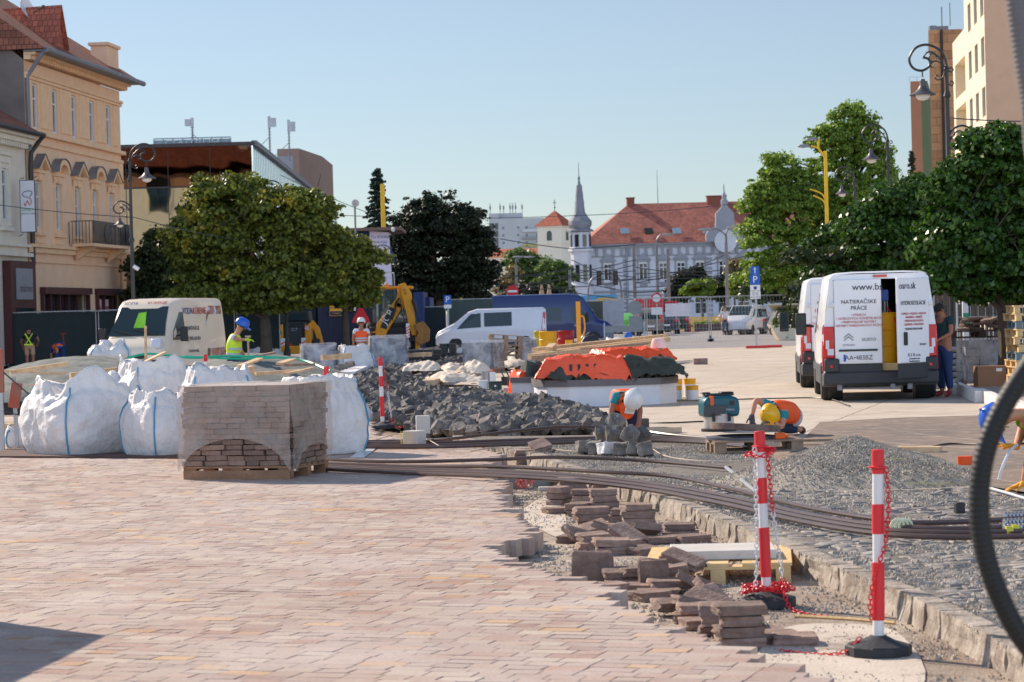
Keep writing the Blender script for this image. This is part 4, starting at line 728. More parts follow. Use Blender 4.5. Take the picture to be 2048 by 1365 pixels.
def jumper(label, base, rz, open_doors, L=4.95, H=2.26):
    t = thing('delivery_van', label, 'van', base, rz, 'white panel vans of the coating crew'); st = duc_st(L, H)
    hull(t, st, VW, rear=not open_doors)
    b = MB()      # sill and skirt
    b.bb(-1.0, 1.0, .1, L-.5, .26, .5); b.build('skirt', BUMP, t, bevel=.02)
    for sgn in (-1, 1):
        wheel(t, sgn*.89, .95, .345, .24, True, sgn); wheel(t, sgn*.89, .95+3.0, .345, .24, True, sgn)
        side(t, st, [(.08, .54), (.02, .54), (.02, 1.36), (.16, 1.3), (.2, .8)], sgn, LRED, 'tail_lamp_side')
        side(t, st, [(L-1.0, 1.18), (L-1.55, 1.18), (L-2.05, 1.2), (L-2.05, 1.92), (L-1.78, 1.92), (L-1.15, 1.42)], sgn, CARGLASS, 'side_window')
        side(t, st, [(.5, .5), (L-.75, .5), (L-.75, .62), (.5, .62)], sgn, BUMP, 'side_moulding', .02); mirror_arm(t, sgn*1.0, L-1.2, 1.3, sgn)
    b = MB(); slab(b, [(-.78, L-.99, 1.6), (.78, L-.99, 1.6), (.72, L-1.72, 2.12), (-.72, L-1.72, 2.12)], .02); b.T = Matrix.Translation((0, .02, .03)); b.build('windscreen', CARGLASS, t, smooth=0)
    b = MB(); b.bb(-1.0, 1.0, -.12, .12, .3, .52); b.bb(-.98, -.72, -.13, .1, .52, .76); b.bb(.72, .98, -.13, .1, .52, .76); b.build('rear_bumper', mat('bumper_dark', rgb(52, 53, 57), .6, .1), t, bevel=.03)
    b = MB(); 
    for x in (-.72, .2, .5): b.bb(x-.04, x+.04, -.05, .1, .2, .31)
    b.cyl((-.6, .4, .33), (-.35, .35, .3), .06); b.build('exhaust', ZINC, t)
    for sgn in (-1, 1):
        b = MB(); b.bb(.8*sgn if sgn > 0 else -.985, .985 if sgn > 0 else -.8, -.06, .03, .76, 1.32); l = b.build('tail_lamp', LRED, t, bevel=.02)
        b = MB(); x0 = .80*sgn; b.bb(min(x0+sgn*.01, x0+sgn*.12), max(x0+sgn*.01, x0+sgn*.12), -.066, -.055, .82, .93); b.bb(min(x0+sgn*.09, x0+sgn*.15), max(x0+sgn*.09, x0+sgn*.15), -.066, -.055, .93, 1.08); b.build('reversing_lamp', LWHT, l, smooth=0)
        b = MB(); b.bb(sgn*.86-.025, sgn*.86+.025, -.14, -.125, .42, .47) if False else b.bb(sgn*.86-.025, sgn*.86+.025, -.142, -.128, .6, .65); b.build('reflector', LRED, t, smooth=0)
    b = MB(); b.bb(-.1, .14, -.05, -.02, 2.17, 2.21); b.build('brake_lamp', LRED, t, smooth=0)
    b = MB()      # rear frame round the doors
    b.prism([(-.97, .76), (-.8, .76), (-.8, 1.32), (-.79, 2.1), (-.8, 2.14), (.8, 2.14), (.79, 2.1), (.84, .76), (.97, .76), (.985, 1.2), (.86, 2.16), (.78, H-.03), (-.78, H-.03), (-.86, 2.16), (-.985, 1.2)], -.02, .02, 'y')
    b.build('rear_frame', VW, t, smooth=0)
    def door(x0, x1, hx, name='rear_door'):      # hinged at hx, local origin on the hinge
        b = MB(); b.bb(x0-hx, x1-hx, -.035, .02, .66, 2.14); d = b.build(name, VW, t, bevel=.015); d.location = (hx, -.03, 0)
        b = MB(); b.bb(x0-hx+.005, x1-hx-.005, -.05, .015, .40, .655); b.build('door_kick_panel', _mc['bumper_dark'], d, smooth=0, bevel=.01); return d
    ld = door(-.79, .035, -.79); rd = door(.05, .83, .83) if open_doors else door(.045, .79, .79)
    if open_doors:
        rd.rotation_euler = (0, 0, R(43))
        b = MB(); b.add([(-.82, .02, .52), (.82, .02, .52), (.82, 3, .52), (-.82, 3, .52), (-.8, .02, 2.13), (.8, .02, 2.13), (.8, 3, 2.13), (-.8, 3, 2.13)], [(0, 1, 2, 3), (7, 6, 5, 4), (0, 3, 7, 4), (2, 1, 5, 6), (3, 2, 6, 7)]); b.build('cargo_bay', mat('cargo_dark', (.05, .05, .055), .8), t, smooth=0, fix=False)
        b = MB(); b.bb(-.2, .75, .05, 1.3, .53, .62); b.bb(-.2, .75, .05, .15, .62, .66)
        pa = thing('loading_pallet', 'wooden pallet on the floor inside the open white van', 'pallet', base, rz); b.build('deck', PALWOOD, pa, smooth=0)
        dr = thing('steel_drum', 'tall yellow drum standing inside the open white van', 'drum', Vector(base)+Matrix.Rotation(R(rz), 3, 'Z') @ Vector((.06, .42, .66)), rz)
        b = MB(); b.lathe([(.285, 0), (.29, .02), (.28, .03), (.28, .28), (.295, .3), (.28, .32), (.28, .56), (.295, .58), (.28, .6), (.28, .85), (.295, .87), (.29, .885), (.27, .87), (0, .87)], 28); b.build('shell', YEL, dr)
        b = MB(); b.box((-.14, -.27, .42), (.1, .02, .1), (0, 45, 20)); b.build('hazard_label', WHITE, dr, smooth=0)
        pu = thing('spray_pump', 'blue headed spray pump standing on the yellow drum', 'pump', Vector(base)+Matrix.Rotation(R(rz), 3, 'Z') @ Vector((.12, .42, 1.53)), rz)
        b = MB(); b.bb(-.07, .07, -.07, .07, .22, .42); b.bb(-.14, -.09, -.05, .05, .26, .4); b.build('motor', mat('pump_blue', (.02, .1, .5), .4), pu, bevel=.01); b = MB(); b.cyl((0, 0, 0), (0, 0, .22), .03); b.cyl((.05, 0, 0), (.05, 0, .22), .012); b.cyl((-.05, 0, 0), (-.05, 0, .22), .012); b.build('cylinder', STEEL, pu)
        b = MB(); b.tube(smooth_path([(.05, -.05, .1), (.15, -.2, -.1), (.25, -.25, -.5), (.3, -.2, -.75)], 5), .015, 6); b.build('paint_hose', RED, pu)
    P = lambda x, z, y=-.042: face((x+.79, y, z))
    if True:
        txt('www.bs', .165, NAVY, ld, P(-.2, 2.0)); txt('NATIERAČSKE', .096, NAVY, ld, P(-.36, 1.745)); txt('PRÁCE', .096, NAVY, ld, P(-.36, 1.635))
        for k, s in enumerate(('• STRIECH', '• OCEĽOVÝCH KONŠTRUKCIÍ', '• PRIEMYSELNÉ NÁTERY', '• NÁTERY PARKOVACÍCH PLÔCH')): txt(s, .058, REDTX, ld, P(-.37, 1.515-.062*k))
        txt('GUSTO', .075, DTX, ld, P(-.2, 1.08)); txt('CITROËN', .038, DTX, ld, P(-.55, .99), sx=1.3)
        for dz in (0, .05):
            b = MB(); slab(b, [(.16, -.04, 1.06+dz), (.24, -.04, 1.12+dz), (.32, -.04, 1.06+dz), (.32, -.04, 1.085+dz), (.24, -.04, 1.15+dz), (.16, -.04, 1.085+dz)], .004); b.build('emblem', RIM, ld, smooth=0)
        b = MB(); b.bb(.07, .74, -.055, -.036, .88, .915); b.build('handle_bar', BLACK, ld, smooth=0)
        b = MB(); b.bb(.14, .64, -.06, -.037, .70, .83); pl_ = b.build('number_plate', WHITE, ld, smooth=0); b = MB(); b.bb(.145, .185, -.064, -.0605, .705, .825); b.build('plate_band', mat('plate_blue', (.02, .1, .5)), pl_, smooth=0)
        txt('AA•483BZ', .115, mat('plate_black', (.02, .02, .02)), pl_, face((.41, -.063, .765)), sx=.95)
        Q = lambda x, z, y=-.042: face((x, y, z)); xr = -.4
        txt('osro.sk', .165, NAVY, rd, Q(xr-.14, 2.0), sx=.85); txt('HYDROIZOLÁCIE', .1, DTX, rd, Q(xr, 1.70), sx=.8)
        for k, s in enumerate(('• STRIECH • PODLÁH • MOSTOV', '• BAZÉNOV • NÁDRŽÍ', '• PARKOVACÍCH PLÔCH', '• JAZIEROK • BALKÓNOV')): txt(s, .052, REDTX, rd, Q(xr, 1.515-.062*k), sx=.85)
        txt('MOBILNÉ PIESKOVANIE', .05, DTX, rd, Q(xr, 1.25), sx=.85); txt('Jumper', .06, DTX, rd, Q(-.17, .985)); txt('B. S. O. s.r.o.', .075, DTX, rd, Q(xr, .8), sx=.8)
        for k, s in enumerate(('Zvolenská cesta 21', '974 05 Banská Bystrica', '+421 905 512 345', 'info@bsosro.sk')): pass
        for k, w_ in enumerate((.28, .3, .2, .3)): txt('Zvolenská cesta' if k == 0 else ('Banská Bystrica' if k == 1 else ('t.č. 0905' if k == 2 else 'obchod@bsosro')), .042, DTX, rd, Q(xr, .735-k*.045))
        b = MB(); b.bb(-.66, -.57, -.06, -.035, .97, 1.2); b.build('door_handle', BLACK, rd, bevel=.02)
    for z in (.66, 1.7): hinge(t, -.84, z); hinge(t, .87, z)
    return t, st
YEL = mat('yellow_drum_paint', rgb(236, 170, 20), .4, .06, 2, spots=(4, .68, rgb(200, 140, 30))); YELM = mat('machine_yellow', rgb(226, 152, 22), .45, .1, 2, spots=(3, .62, rgb(170, 118, 40)))
vb = (G(1660, 803)+G(1868, 801))/2; vb.z = 0
van1, st1 = jumper('white van with its right rear door open showing a yellow drum', vb, -5, True)
side(van1, st1, [(L_, z_) for L_, z_ in ((1.7, .6), (2.7, .6), (2.7, 1.95), (1.7, 1.95))], 1, VW, 'sliding_door', .04)
b = MB(); fr = [(-.05, .45), (-1.1, .5), (-1.12, 1.2), (-.72, 1.92), (-.08, 1.92)]      # open front passenger door
b.prism(fr, -.03, .03, 'x'); fd = b.build('front_door', VW, van1, bevel=.015, loc=(1.03, 3.6+.1, 0), rot=(0, 0, R(-118))); b = MB(); b.prism([(-.15, 1.22), (-.98, 1.22), (-.68, 1.82), (-.15, 1.82)], -.036, .036, 'x'); b.build('door_window', CARGLASS, fd, smooth=0)
for yy, tx, c, sz in ((1.2, 'OCEĽ', NAVY, .12), (2.2, 'STRIECH', REDTX, .1)):
    txt(tx, sz, c, van1, face((-1.03, yy, 1.6), -90)); txt(tx, sz, c, van1, face((-1.03, yy, 1.3), -90))
vb2 = G(1704, 776); van2, st2 = jumper('white van parked just ahead and left of the open one', vb2, -5, False)
for yy, tx, c, z in ((1.0, 'NÁTERY', NAVY, 1.9), (1.0, 'NÁTERY', REDTX, 1.4), (2.4, 'PODLAHY', NAVY, 1.85), (2.4, 'STRIECH', REDTX, 1.42), (1.5, 'bsosro.sk', NAVY, 2.08)):
    txt(tx, .13, c, van2, face((-1.03, yy, z), -90))
# beige plumbing van on the left
BEI = mat('van_beige', rgb(236, 218, 194), .35, .04, 1.5, coat=.35)
bb_ = A(318, 600, 68); bb_.z = 0; bv = thing('delivery_van', 'beige plumbing van with water and flame picture on its side', 'van', bb_, 180-13); L, H = 5.4, 2.38; stb = duc_st(L, H)
bv.location = bb_-Matrix.Rotation(R(180-13), 3, 'Z') @ Vector((-.98, L, 0))+Vector((0, 0, 0)); hull(bv, stb, BEI)
for sgn in (-1, 1):
    wheel(bv, sgn*.89, 1.0, .345, .24, True, sgn); wheel(bv, sgn*.89, 4.45, .345, .24, True, sgn)
    side(bv, stb, [(L-1.0, 1.18), (L-1.55, 1.18), (L-2.0, 1.2), (L-2.0, 1.98), (L-1.75, 1.98), (L-1.15, 1.42)], sgn, CARGLASS, 'side_window'); mirror_arm(bv, sgn*1.0, L-1.2, 1.3, sgn)
    b = MB(); b.box((sgn*.78, L-.36, 1.02), (.3, .5, .3), (25, 0, 0)); b.build('headlight', LWHT, bv, bevel=.05)
b = MB(); slab(b, [(-.86, L-.7, 1.33), (.86, L-.7, 1.33), (.78, L-1.0, 1.68), (-.78, L-1.0, 1.68)], .02); slab(b, [(-.78, L-.995, 1.67), (.78, L-.995, 1.67), (.72, L-1.42, 2.14), (-.72, L-1.42, 2.14)], .02); b.T = None; ws = b.build('windscreen', CARGLASS, bv, smooth=0)
b = MB(); b.beam((-.6, L-.66, 1.36), (.1, L-.8, 1.52), .03, .03); b.beam((.1, L-.66, 1.36), (.7, L-.8, 1.5), .03, .03); b.build('wiper', BLACK, bv)
b = MB(); b.bb(-.9, .9, L-.1, L+.05, .35, .65); b.build('front_bumper', BUMP, bv, bevel=.04)
b = MB(); b.bb(-.55, .55, L-.05, L+.03, .68, .78); b.build('grille', BLACK, bv)
VB = mat('voda_blue', rgb(40, 70, 140)); VR = mat('kurenie_red', rgb(190, 50, 50))
fm = lambda x, z, y: Matrix.Translation((x, y, z)) @ Matrix.Rotation(R(180), 4, 'Z') @ Matrix.Rotation(R(60), 4, 'X')
txt('VODA', .15, VB, bv, fm(.45, 2.25, L-1.5)); txt('KÚRENIE', .15, VR, bv, fm(-.35, 2.25, L-1.5)); 
sm_ = lambda y, z: face((-1.0-.02+(z-1.15)*.09, y, z), -90)
sp_ = Matrix.Rotation(R(5.5), 4, 'X')
def sidetxt(s, size, m, y, z): txt(s, size, m, bv, Matrix.Translation((-(sx(stb, y, z)+.02), y, z)) @ Matrix.Rotation(R(-90), 4, 'Z') @ Matrix.Rotation(R(84.5), 4, 'X'))
sidetxt('VODA', .28, VB, 3.0, 2.0); sidetxt('-KÚRENIE', .28, VR, 2.05, 2.0); sidetxt('VODOINŠTALÁCIE', .16, DTX, 2.9, 1.5); sidetxt('☎ 0905 634 854', .16, DTX, 2.8, 1.2); sidetxt('kúrenie-voda', .15, DTX, 2.8, .85)
def picmat():
    m, t, p = nodes('flame_and_water_print'); tc = nn(t, 'TexCoord'); n = nn(t, 'TexNoise'); n.inputs['Scale'].default_value = 2.2; n.inputs['Distortion'].default_value = 1.5; t.links.new(tc.outputs['Object'], n.inputs['Vector'])
    cr = nn(t, 'ValToRGB'); e = cr.color_ramp.elements
    for q, c in ((0, (20, 24, 40)), (.42, (120, 60, 30)), (.5, (220, 130, 50)), (.56, (90, 110, 160)), (.65, (210, 220, 235))): k = e.new(q); k.color = (*rgb(*c), 1)
    t.links.new(n.outputs[0], cr.inputs[0]); t.links.new(cr.outputs[0], p.inputs['Base Color']); p.inputs['Roughness'].default_value = .3; return m
side(bv, stb, [(.15, .6), (1.6, .6), (1.6, 1.7), (1.2, 2.15), (.15, 2.15)], -1, picmat(), 'side_picture', .012)
b = MB(); slab(b, [(-.2, L-.86, 1.55), (.15, L-.86, 1.55), (.1, L-1.17, 1.97), (-.12, L-1.2, 2.0)], .012); b.build('hanging_vest', mat('lime_vest', rgb(150, 220, 60), .7), bv, smooth=0)
# white passenger van, side on
def small_van(name, label, cat, base, rz, st, m, wins, wy, r, lamps=(), glass=None, rear_l=None, group=None):
    t = thing(name, label, cat, base, rz, group); hull(t, st, m); hw_ = max(s[5] for s in st)
    for sgn in (-1, 1):
        for y in wy: wheel(t, sgn*(hw_-.11), y, r, .21, True, sgn)
        for w_ in wins: side(t, st, w_, sgn, glass or CARGLASS, 'side_window')
        side(t, st, [(wy[0]+.5, .28), (wy[1]-.5, .28), (wy[1]-.5, .4), (wy[0]+.5, .4)], sgn, BUMP, 'sill', .015)
        if rear_l: side(t, st, rear_l, sgn, LRED, 'tail_lamp', .015)
        for f_ in lamps: side(t, st, f_, sgn, LWHT, 'headlight', .015)
    return t
stV = [(0, .35, 1.0, 1.82, .85, .9, .72), (.12, .3, 1.0, 1.9, .92, .95, .78), (3.1, .28, 1.0, 1.9, .94, .95, .8), (3.5, .28, 1.0, 1.78, .94, .95, .76), (4.2, .28, .98, 1.25, .94, .95, .78), (4.55, .28, .9, 1.08, .93, .93, .78), (4.9, .3, .75, .9, .88, .86, .7), (5.0, .35, .6, .72, .8, .75, .6)]
q = A(1090, 600, 110); q.z = 0
vt = small_van('passenger_van', 'white van seen side on facing left behind the site, dark rear side window', 'van', (q.x, 110, 0), 90+1, stV, mat('silver_white', rgb(222, 222, 228), .3, .03, coat=.4), [[(2.95, 1.08), (4.05, 1.02), (3.4, 1.68), (2.95, 1.72)], [(1.55, 1.12), (2.8, 1.1), (2.8, 1.72), (1.55, 1.74)]], (.95, 4.1), .33, rear_l=[(.05, .85), (.2, .8), (.22, 1.0), (.13, 1.7), (.03, 1.7)], lamps=[[(4.6, .78), (4.95, .68), (4.9, .86), (4.65, .98)]])
b = MB(); slab(b, [(-.7, 4.15, 1.27), (.7, 4.15, 1.27), (.62, 3.55, 1.78), (-.62, 3.55, 1.78)], .02); b.build('windscreen', CARGLASS, vt, smooth=0)
for nm_, (ya, za, yb_, zb_) in {'door_seam': (2.88, .35, 2.9, 1.8), 'panel_seam': (1.48, .35, 1.5, 1.8)}.items(): side(vt, stV, [(ya, za), (yb_, za), (yb_, zb_), (ya, zb_)], 1, BUMP, nm_, .013)
side(vt, stV, [(3.05, .92), (3.3, .92), (3.3, .97), (3.05, .97)], 1, BLACK, 'door_handle', .02)
# blue high roof van behind it
BLU = mat('van_blue', rgb(13, 40, 98), .3, .05, coat=.5); stB = duc_st(5.9, 2.55)
q = A(984, 600, 119); bl = thing('minibus', 'dark blue high roofed minibus facing right behind the white van', 'van', (q.x, 119, 0), -90+2); hull(bl, stB, BLU)
for sgn in (-1, 1):
    for y in (1.1, 4.9): wheel(bl, sgn*.89, y, .345, .24, True, sgn)
    for w_ in ([(3.35, 1.25), (2.3, 1.25), (2.3, 1.9), (3.35, 1.9)], [(2.1, 1.25), (1.1, 1.25), (1.1, 1.9), (2.1, 1.9)], [(.95, 1.25), (.2, 1.25), (.2, 1.9), (.95, 1.9)], [(4.75, 1.2), (4.3, 1.16), (3.85, 1.2), (3.85, 1.92), (4.05, 1.92), (4.6, 1.5)]): side(bl, stB, w_, sgn, CARGLASS, 'side_window')
    mirror_arm(bl, sgn*1.0, 4.6, 1.35, sgn)
b = MB(); slab(b, [(-.8, 4.98, 1.62), (.8, 4.98, 1.62), (.74, 4.3, 2.3), (-.74, 4.3, 2.3)], .03); b.build('windscreen', CARGLASS, bl, smooth=0); txt('ford', .16, WHITE, bl, face((1.02, 4.1, 1.0), 90))
# --- far traffic
stC = [(0, .3, .75, 1.0, .78, .82, .62), (.25, .24, .8, 1.1, .84, .88, .66), (1.0, .22, .85, 1.42, .86, .9, .62), (2.2, .2, .85, 1.45, .87, .9, .62), (3.1, .2, .84, 1.05, .87, .9, .68), (4.0, .24, .72, .86, .84, .86, .66), (4.25, .3, .55, .68, .74, .74, .6)]
stM = [(0, .35, .95, 1.62, .82, .86, .68), (.2, .3, .95, 1.72, .86, .9, .72), (2.6, .25, .95, 1.76, .88, .9, .72), (3.5, .25, .92, 1.12, .88, .9, .74), (4.2, .28, .8, .95, .84, .86, .68), (4.4, .35, .6, .7, .76, .76, .6)]
wC = [[(.7, .92), (1.85, .92), (1.85, 1.3), (1.1, 1.3)], [(1.95, .92), (2.95, .92), (2.4, 1.3), (1.95, 1.3)]]; wM = [[(.4, 1.02), (1.2, 1.02), (1.2, 1.52), (.4, 1.52)], [(1.3, 1.02), (2.1, 1.02), (2.1, 1.54), (1.3, 1.54)], [(2.2, 1.02), (3.3, 1.0), (2.65, 1.54), (2.2, 1.54)]]
tl = [(.02, .72), (.35, .7), (.35, .85), (.05, .92)]; tm = [(.02, .85), (.18, .85), (.18, 1.4), (.02, 1.4)]
def at_(px, Y): v = A(px, 600, Y); return (v.x, Y, 0)
def far_car(name, label, px, Y, rz, st, col, w_, rear=None, wy=(.8, 3.4), lamps=(), wsd=True):
    m = mat('paint_%d_%d' % (px, Y), rgb(*col), .3, .05, coat=.5); t = small_van(name, label, 'car' if st is stC else 'van', at_(px, Y), rz, st, m, w_, wy, .31, rear_l=rear, lamps=lamps)
    b = MB()
    if st is stC: slab(b, [(-.6, .4, 1.14), (.6, .4, 1.14), (.54, .98, 1.4), (-.54, .98, 1.4)], .02)
    else: slab(b, [(-.62, -.01, 1.05), (.62, -.01, 1.05), (.58, .03, 1.55), (-.58, .03, 1.55)], .02)
    b.build('rear_window', CARGLASS, t, smooth=0); b = MB()
    if st is stC: slab(b, [(-.62, 3.05, 1.1), (.62, 3.05, 1.1), (.55, 2.3, 1.42), (-.55, 2.3, 1.42)], .025)
    else: slab(b, [(-.66, 3.42, 1.18), (.66, 3.42, 1.18), (.6, 2.68, 1.72), (-.6, 2.68, 1.72)], .025)
    b.build('windscreen', CARGLASS, t, smooth=0); b = MB(); b.bb(-.26, .26, -.03, .02, .55, .67); b.build('number_plate', WHITE, t, smooth=0)
    for sgn in (-1, 1): b = MB(); b.box((sgn*.68, .02, .88 if st is stC else 1.1), (.24, .08, .16 if st is stC else .45)); b.build('tail_lamp', LRED, t, smooth=0); b = MB(); b.box((sgn*.66, st[-1][0]-.12, .66), (.3, .2, .16)); b.build('headlight', LWHT, t, smooth=0)
    return t
far_car('parked_car', 'bright lime green car behind the mesh fence panel', 1262, 168, 6, stC, (98, 200, 50), wC)
far_car('parked_minivan', 'grey brown minivan with pale roof seen from behind beyond the fence', 1300, 152, 4, stM, (120, 108, 100), wM)
far_car('parked_car', 'dark blue hatchback tucked right of the grey brown minivan', 1331, 160, -4, stC, (30, 36, 60), wC)
far_car('parked_car', 'black car last in the row right of the minivan', 1352, 172, -6, stC, (28, 28, 32), wC)
far_car('parked_minivan', 'white minivan facing the camera left of the beige skip', 1512, 150, 180-24, stM, (222, 222, 225), wM)
far_car('parked_car', 'dark grey saloon with red tail lamp beside the beige skip', 1540, 141, -62, stC, (62, 66, 80), wC)
far_car('parked_minivan', 'small white van nose behind the white minivan', 1478, 190, 180-20, stM, (215, 205, 200), wM)
for px0, px1, Y, lab in ((1120, 1235, 205, 'blue and yellow trolleybus roof passing behind the blue minibus'), (1586, 1660, 190, 'blue and yellow trolleybus behind the second white van')):
    a, c = A(px0, 600, Y), A(px1, 600, Y); t = thing('trolleybus', lab, 'bus', (a.x, Y, 0)); Lb = max(c.x-a.x, 3.6); b = MB(); b.bb(0, Lb, 0, 2.5, .35, 2.2); b.build('body', mat('bus_yellow', rgb(240, 200, 40), .4), t, bevel=.1)
    b = MB(); b.bb(0, Lb, .0, 2.5, 2.2, 3.0); b.build('roof', mat('bus_blue', rgb(90, 180, 225), .4), t, bevel=.15); b = MB(); b.prism([(Lb*.45, 2.3), (Lb, 2.3), (Lb, 2.75), (Lb*.7, 2.75)], -.02, -.004); b.build('stripe', _mc['bus_yellow'], t, smooth=0)
    b = MB(); b.bb(.2, Lb-.2, -.02, -.004, 1.2, 2.1); b.build('side_window', CARGLASS, t, smooth=0)
    for y in (1.0, Lb-1): b = MB(); b.cyl((y, -.02, .45), (y, .3, .45), .45, n=20); b.build('wheel', RUBBER, t)
t = thing('box_truck', 'red box truck behind the parked cars', 'truck', at_(1263, 195), 0); b = MB(); b.bb(.3, 2.6, 0, 2.4, .8, 2.55); b.build('box', mat('truck_red', rgb(190, 40, 50), .4), t, bevel=.05); b = MB(); b.bb(2.65, 3.8, .1, 2.3, .5, 2.3); b.build('cab', _mc['truck_red'], t, bevel=.2); b = MB(); b.bb(2.8, 3.6, .06, .11, 1.4, 2.0); b.build('side_window', CARGLASS, t, smooth=0)
for x in (.9, 3.2): b = MB(); b.cyl((x, -.02, .45), (x, .3, .45), .45, n=20); b.build('wheel', RUBBER, t)
# --- backhoe loader
u = 103/F; q = A(785, 640, 103); JB = thing('backhoe_loader', 'yellow backhoe loader with its arm folded up, seen from behind', 'excavator', (q.x, 103, 0), 0)
def T_(px, py): return ((px-785)*u, (631.5-py)*u+CH)
def arm(b, pts, w_, y0=-.16, y1=.16):      # tapered plate along points (x,z), widths per point
    L_, R_ = [], []
    for i, p in enumerate(pts):
        a = Vector(pts[max(i-1, 0)]); c = Vector(pts[min(i+1, len(pts)-1)]); d = (c-a).normalized(); n = Vector((-d.y, d.x)); L_.append(tuple(Vector(p)+n*w_[i]/2)); R_.append(tuple(Vector(p)-n*w_[i]/2))
    b.prism(L_+R_[::-1], y0, y1)
b = MB(); b.bb(-1.0, 1.0, .2, 3.6, .7, 1.25); b.bb(-.5, .5, 3.6, 5.2, .8, 1.6); b.bb(-1.05, 1.05, .0, .25, .55, 1.0); b.build('chassis', BLACK, JB, bevel=.05)
b = MB(); 
for x in (-1.02, .62): 
    for y in (.5, 2.1): b.beam((x+.1, y, 1.2), (x+.1, y, 2.82), .09, .09)
b.bb(-.98, .8, .5, 2.15, 1.2, 1.42); cb = b.build('cab', BLACK, JB, smooth=0)
b = MB(); b.bb(-.9, .7, .5, .53, 1.43, 2.8); b.bb(-.93, -.9, .56, 2.05, 1.43, 2.8); b.bb(.7, .73, .56, 2.05, 1.43, 2.8); b.build('glass', glassmat('cab_glass', (.08, .14, .15), .05, .6), cb, smooth=0)
b = MB(); b.bb(-1.1, .85, .3, 2.3, 2.84, 2.97); b.build('roof', YELM, JB, bevel=.05)
for x in (-.8, -.5, .3, .55): b = MB(); b.box((x, .28, 2.78), (.16, .08, .1)); b.build('work_light', LWHT, JB, smooth=0)
b = MB(); b.lathe([(.07, 0), (.07, .1), (.03, .14), (0, .14)], 10, (-.25, 1.0, 2.97)); b.build('beacon', mat('orange_lens', rgb(240, 120, 20), .2), JB)
for sgn in (-1, 1): wheel(JB, sgn*.95, 1.1, .72, .45, False, sgn); wheel(JB, sgn*.9, 4.2, .5, .35, False, sgn)
bm_ = MB(); arm(bm_, [T_(757, 684), T_(764, 655), T_(800, 606)], [.35, .55, .42]); arm(bm_, [T_(797, 616), T_(806, 590), T_(806, 570)], [.42, .4, .3]); bo = bm_.build('boom', YELM, JB, bevel=.03)
bm_ = MB(); arm(bm_, [T_(808, 568), T_(815, 590), T_(823, 640), T_(829, 672)], [.2, .42, .34, .22], -.12, .12); bm_.T = Matrix.Translation((0, -.35, 0)); bm_.v = [(x, y-.3, z) for x, y, z in bm_.v]; dp = bm_.build('dipper', YELM, JB, bevel=.03)
b = MB(); x, z = T_(842, 668); b.prism([(x-.3, z+.35), (x+.1, z+.5), (x+.38, z+.15), (x+.35, z-.35), (x, z-.5), (x-.25, z-.3), (x-.1, z)], -.75, -.1); bk = b.build('bucket', mat('worn_bucket', rgb(150, 105, 50), .7, .3), JB, bevel=.02)
for a_, c_ in (((782, 640), (800, 596)), ((828, 600), (842, 650))):
    b = MB(); a3, c3 = T_(*a_), T_(*c_); y = -.25 if a_[0] < 800 else -.5; m3 = ((a3[0]+c3[0])/2, (a3[1]+c3[1])/2); b.cyl((a3[0], y, a3[1]), (m3[0], y, m3[1]), .08); b.cyl((m3[0], y, m3[1]), (c3[0], y, c3[1]), .04); b.build('hydraulic_ram', BLACK, bo)
b = MB(); b.tube(smooth_path([(T_(803, 600)[0], -.5, T_(803, 600)[1]), (T_(806, 630)[0], -.55, T_(806, 630)[1]), (T_(816, 650)[0], -.55, T_(816, 650)[1]), (T_(812, 620)[0], -.5, T_(812, 620)[1])]), .02, 6); b.build('hydraulic_hose', BLACK, dp)
b = MB(); p1, p2 = T_(766, 650), T_(786, 618); slab(b, [(p1[0]-.12, -.17, p1[1]-.1), (p1[0]+.14, -.17, p1[1]-.2), (p2[0]+.14, -.17, p2[1]-.05), (p2[0]-.12, -.17, p2[1]+.1)], .005); dk = b.build('name_plate', BLACK, bo, smooth=0)
x, z = T_(776, 634); txt('JCB', .42, WHITE, bo, Matrix.Translation((x, -.185, z)) @ Matrix.Rotation(R(-54), 4, 'Y') @ Matrix.Rotation(R(90), 4, 'X'))
x, z = T_(812, 585); txt('JCB', .16, BLACK, dp, Matrix.Translation((x, -.43, z)) @ Matrix.Rotation(R(76), 4, 'Y') @ Matrix.Rotation(R(90), 4, 'X'))
def stripes(t, x0, x1, z0, z1, y, name='warning_board'):
    b = MB(); b.bb(x0, x1, y, y+.02, z0, z1); q = b.build(name, WPLA, t, smooth=0); w_ = x1-x0; b = MB(); k = 0; z = z0
    while z+w_*.6+w_*.3 < z1+.01: b.prism([(x0, z), (x1, z+w_*.6), (x1, z+w_*.6+w_*.35), (x0, z+w_*.35)], y-.004, y); z += w_*.8
    b.build('red_stripes', RED, q, smooth=0)
stripes(JB, *[T_(x, 0)[0] for x in (813, 820)], T_(0, 676)[1], T_(0, 648)[1], -.7)
b = MB(); b.prism([(-.95, -.12+1.15), (-.45, .55), (-.4, 1.15)], .05, .15); b.bb(-1.15, -.95, -.1, .1, .05, 1.0); b.bb(.95, 1.15, -.1, .1, .05, 1.0); b.build('stabiliser', YELM, JB, smooth=0)
x, z = T_(722, 630); b = MB(); b.prism([(x-.38, z-.3), (x+.38, z-.3), (x+.33, z-.12), (x+.08, z+.34), (x-.08, z+.34), (x-.33, z-.12)], -.02, .01); b.build('warning_triangle', RED, JB, smooth=0); b = MB(); b.beam((x, .03, z), (-.9, .5, z-.3), .04, .04); b.build('bracket_arm', BLACK, JB)
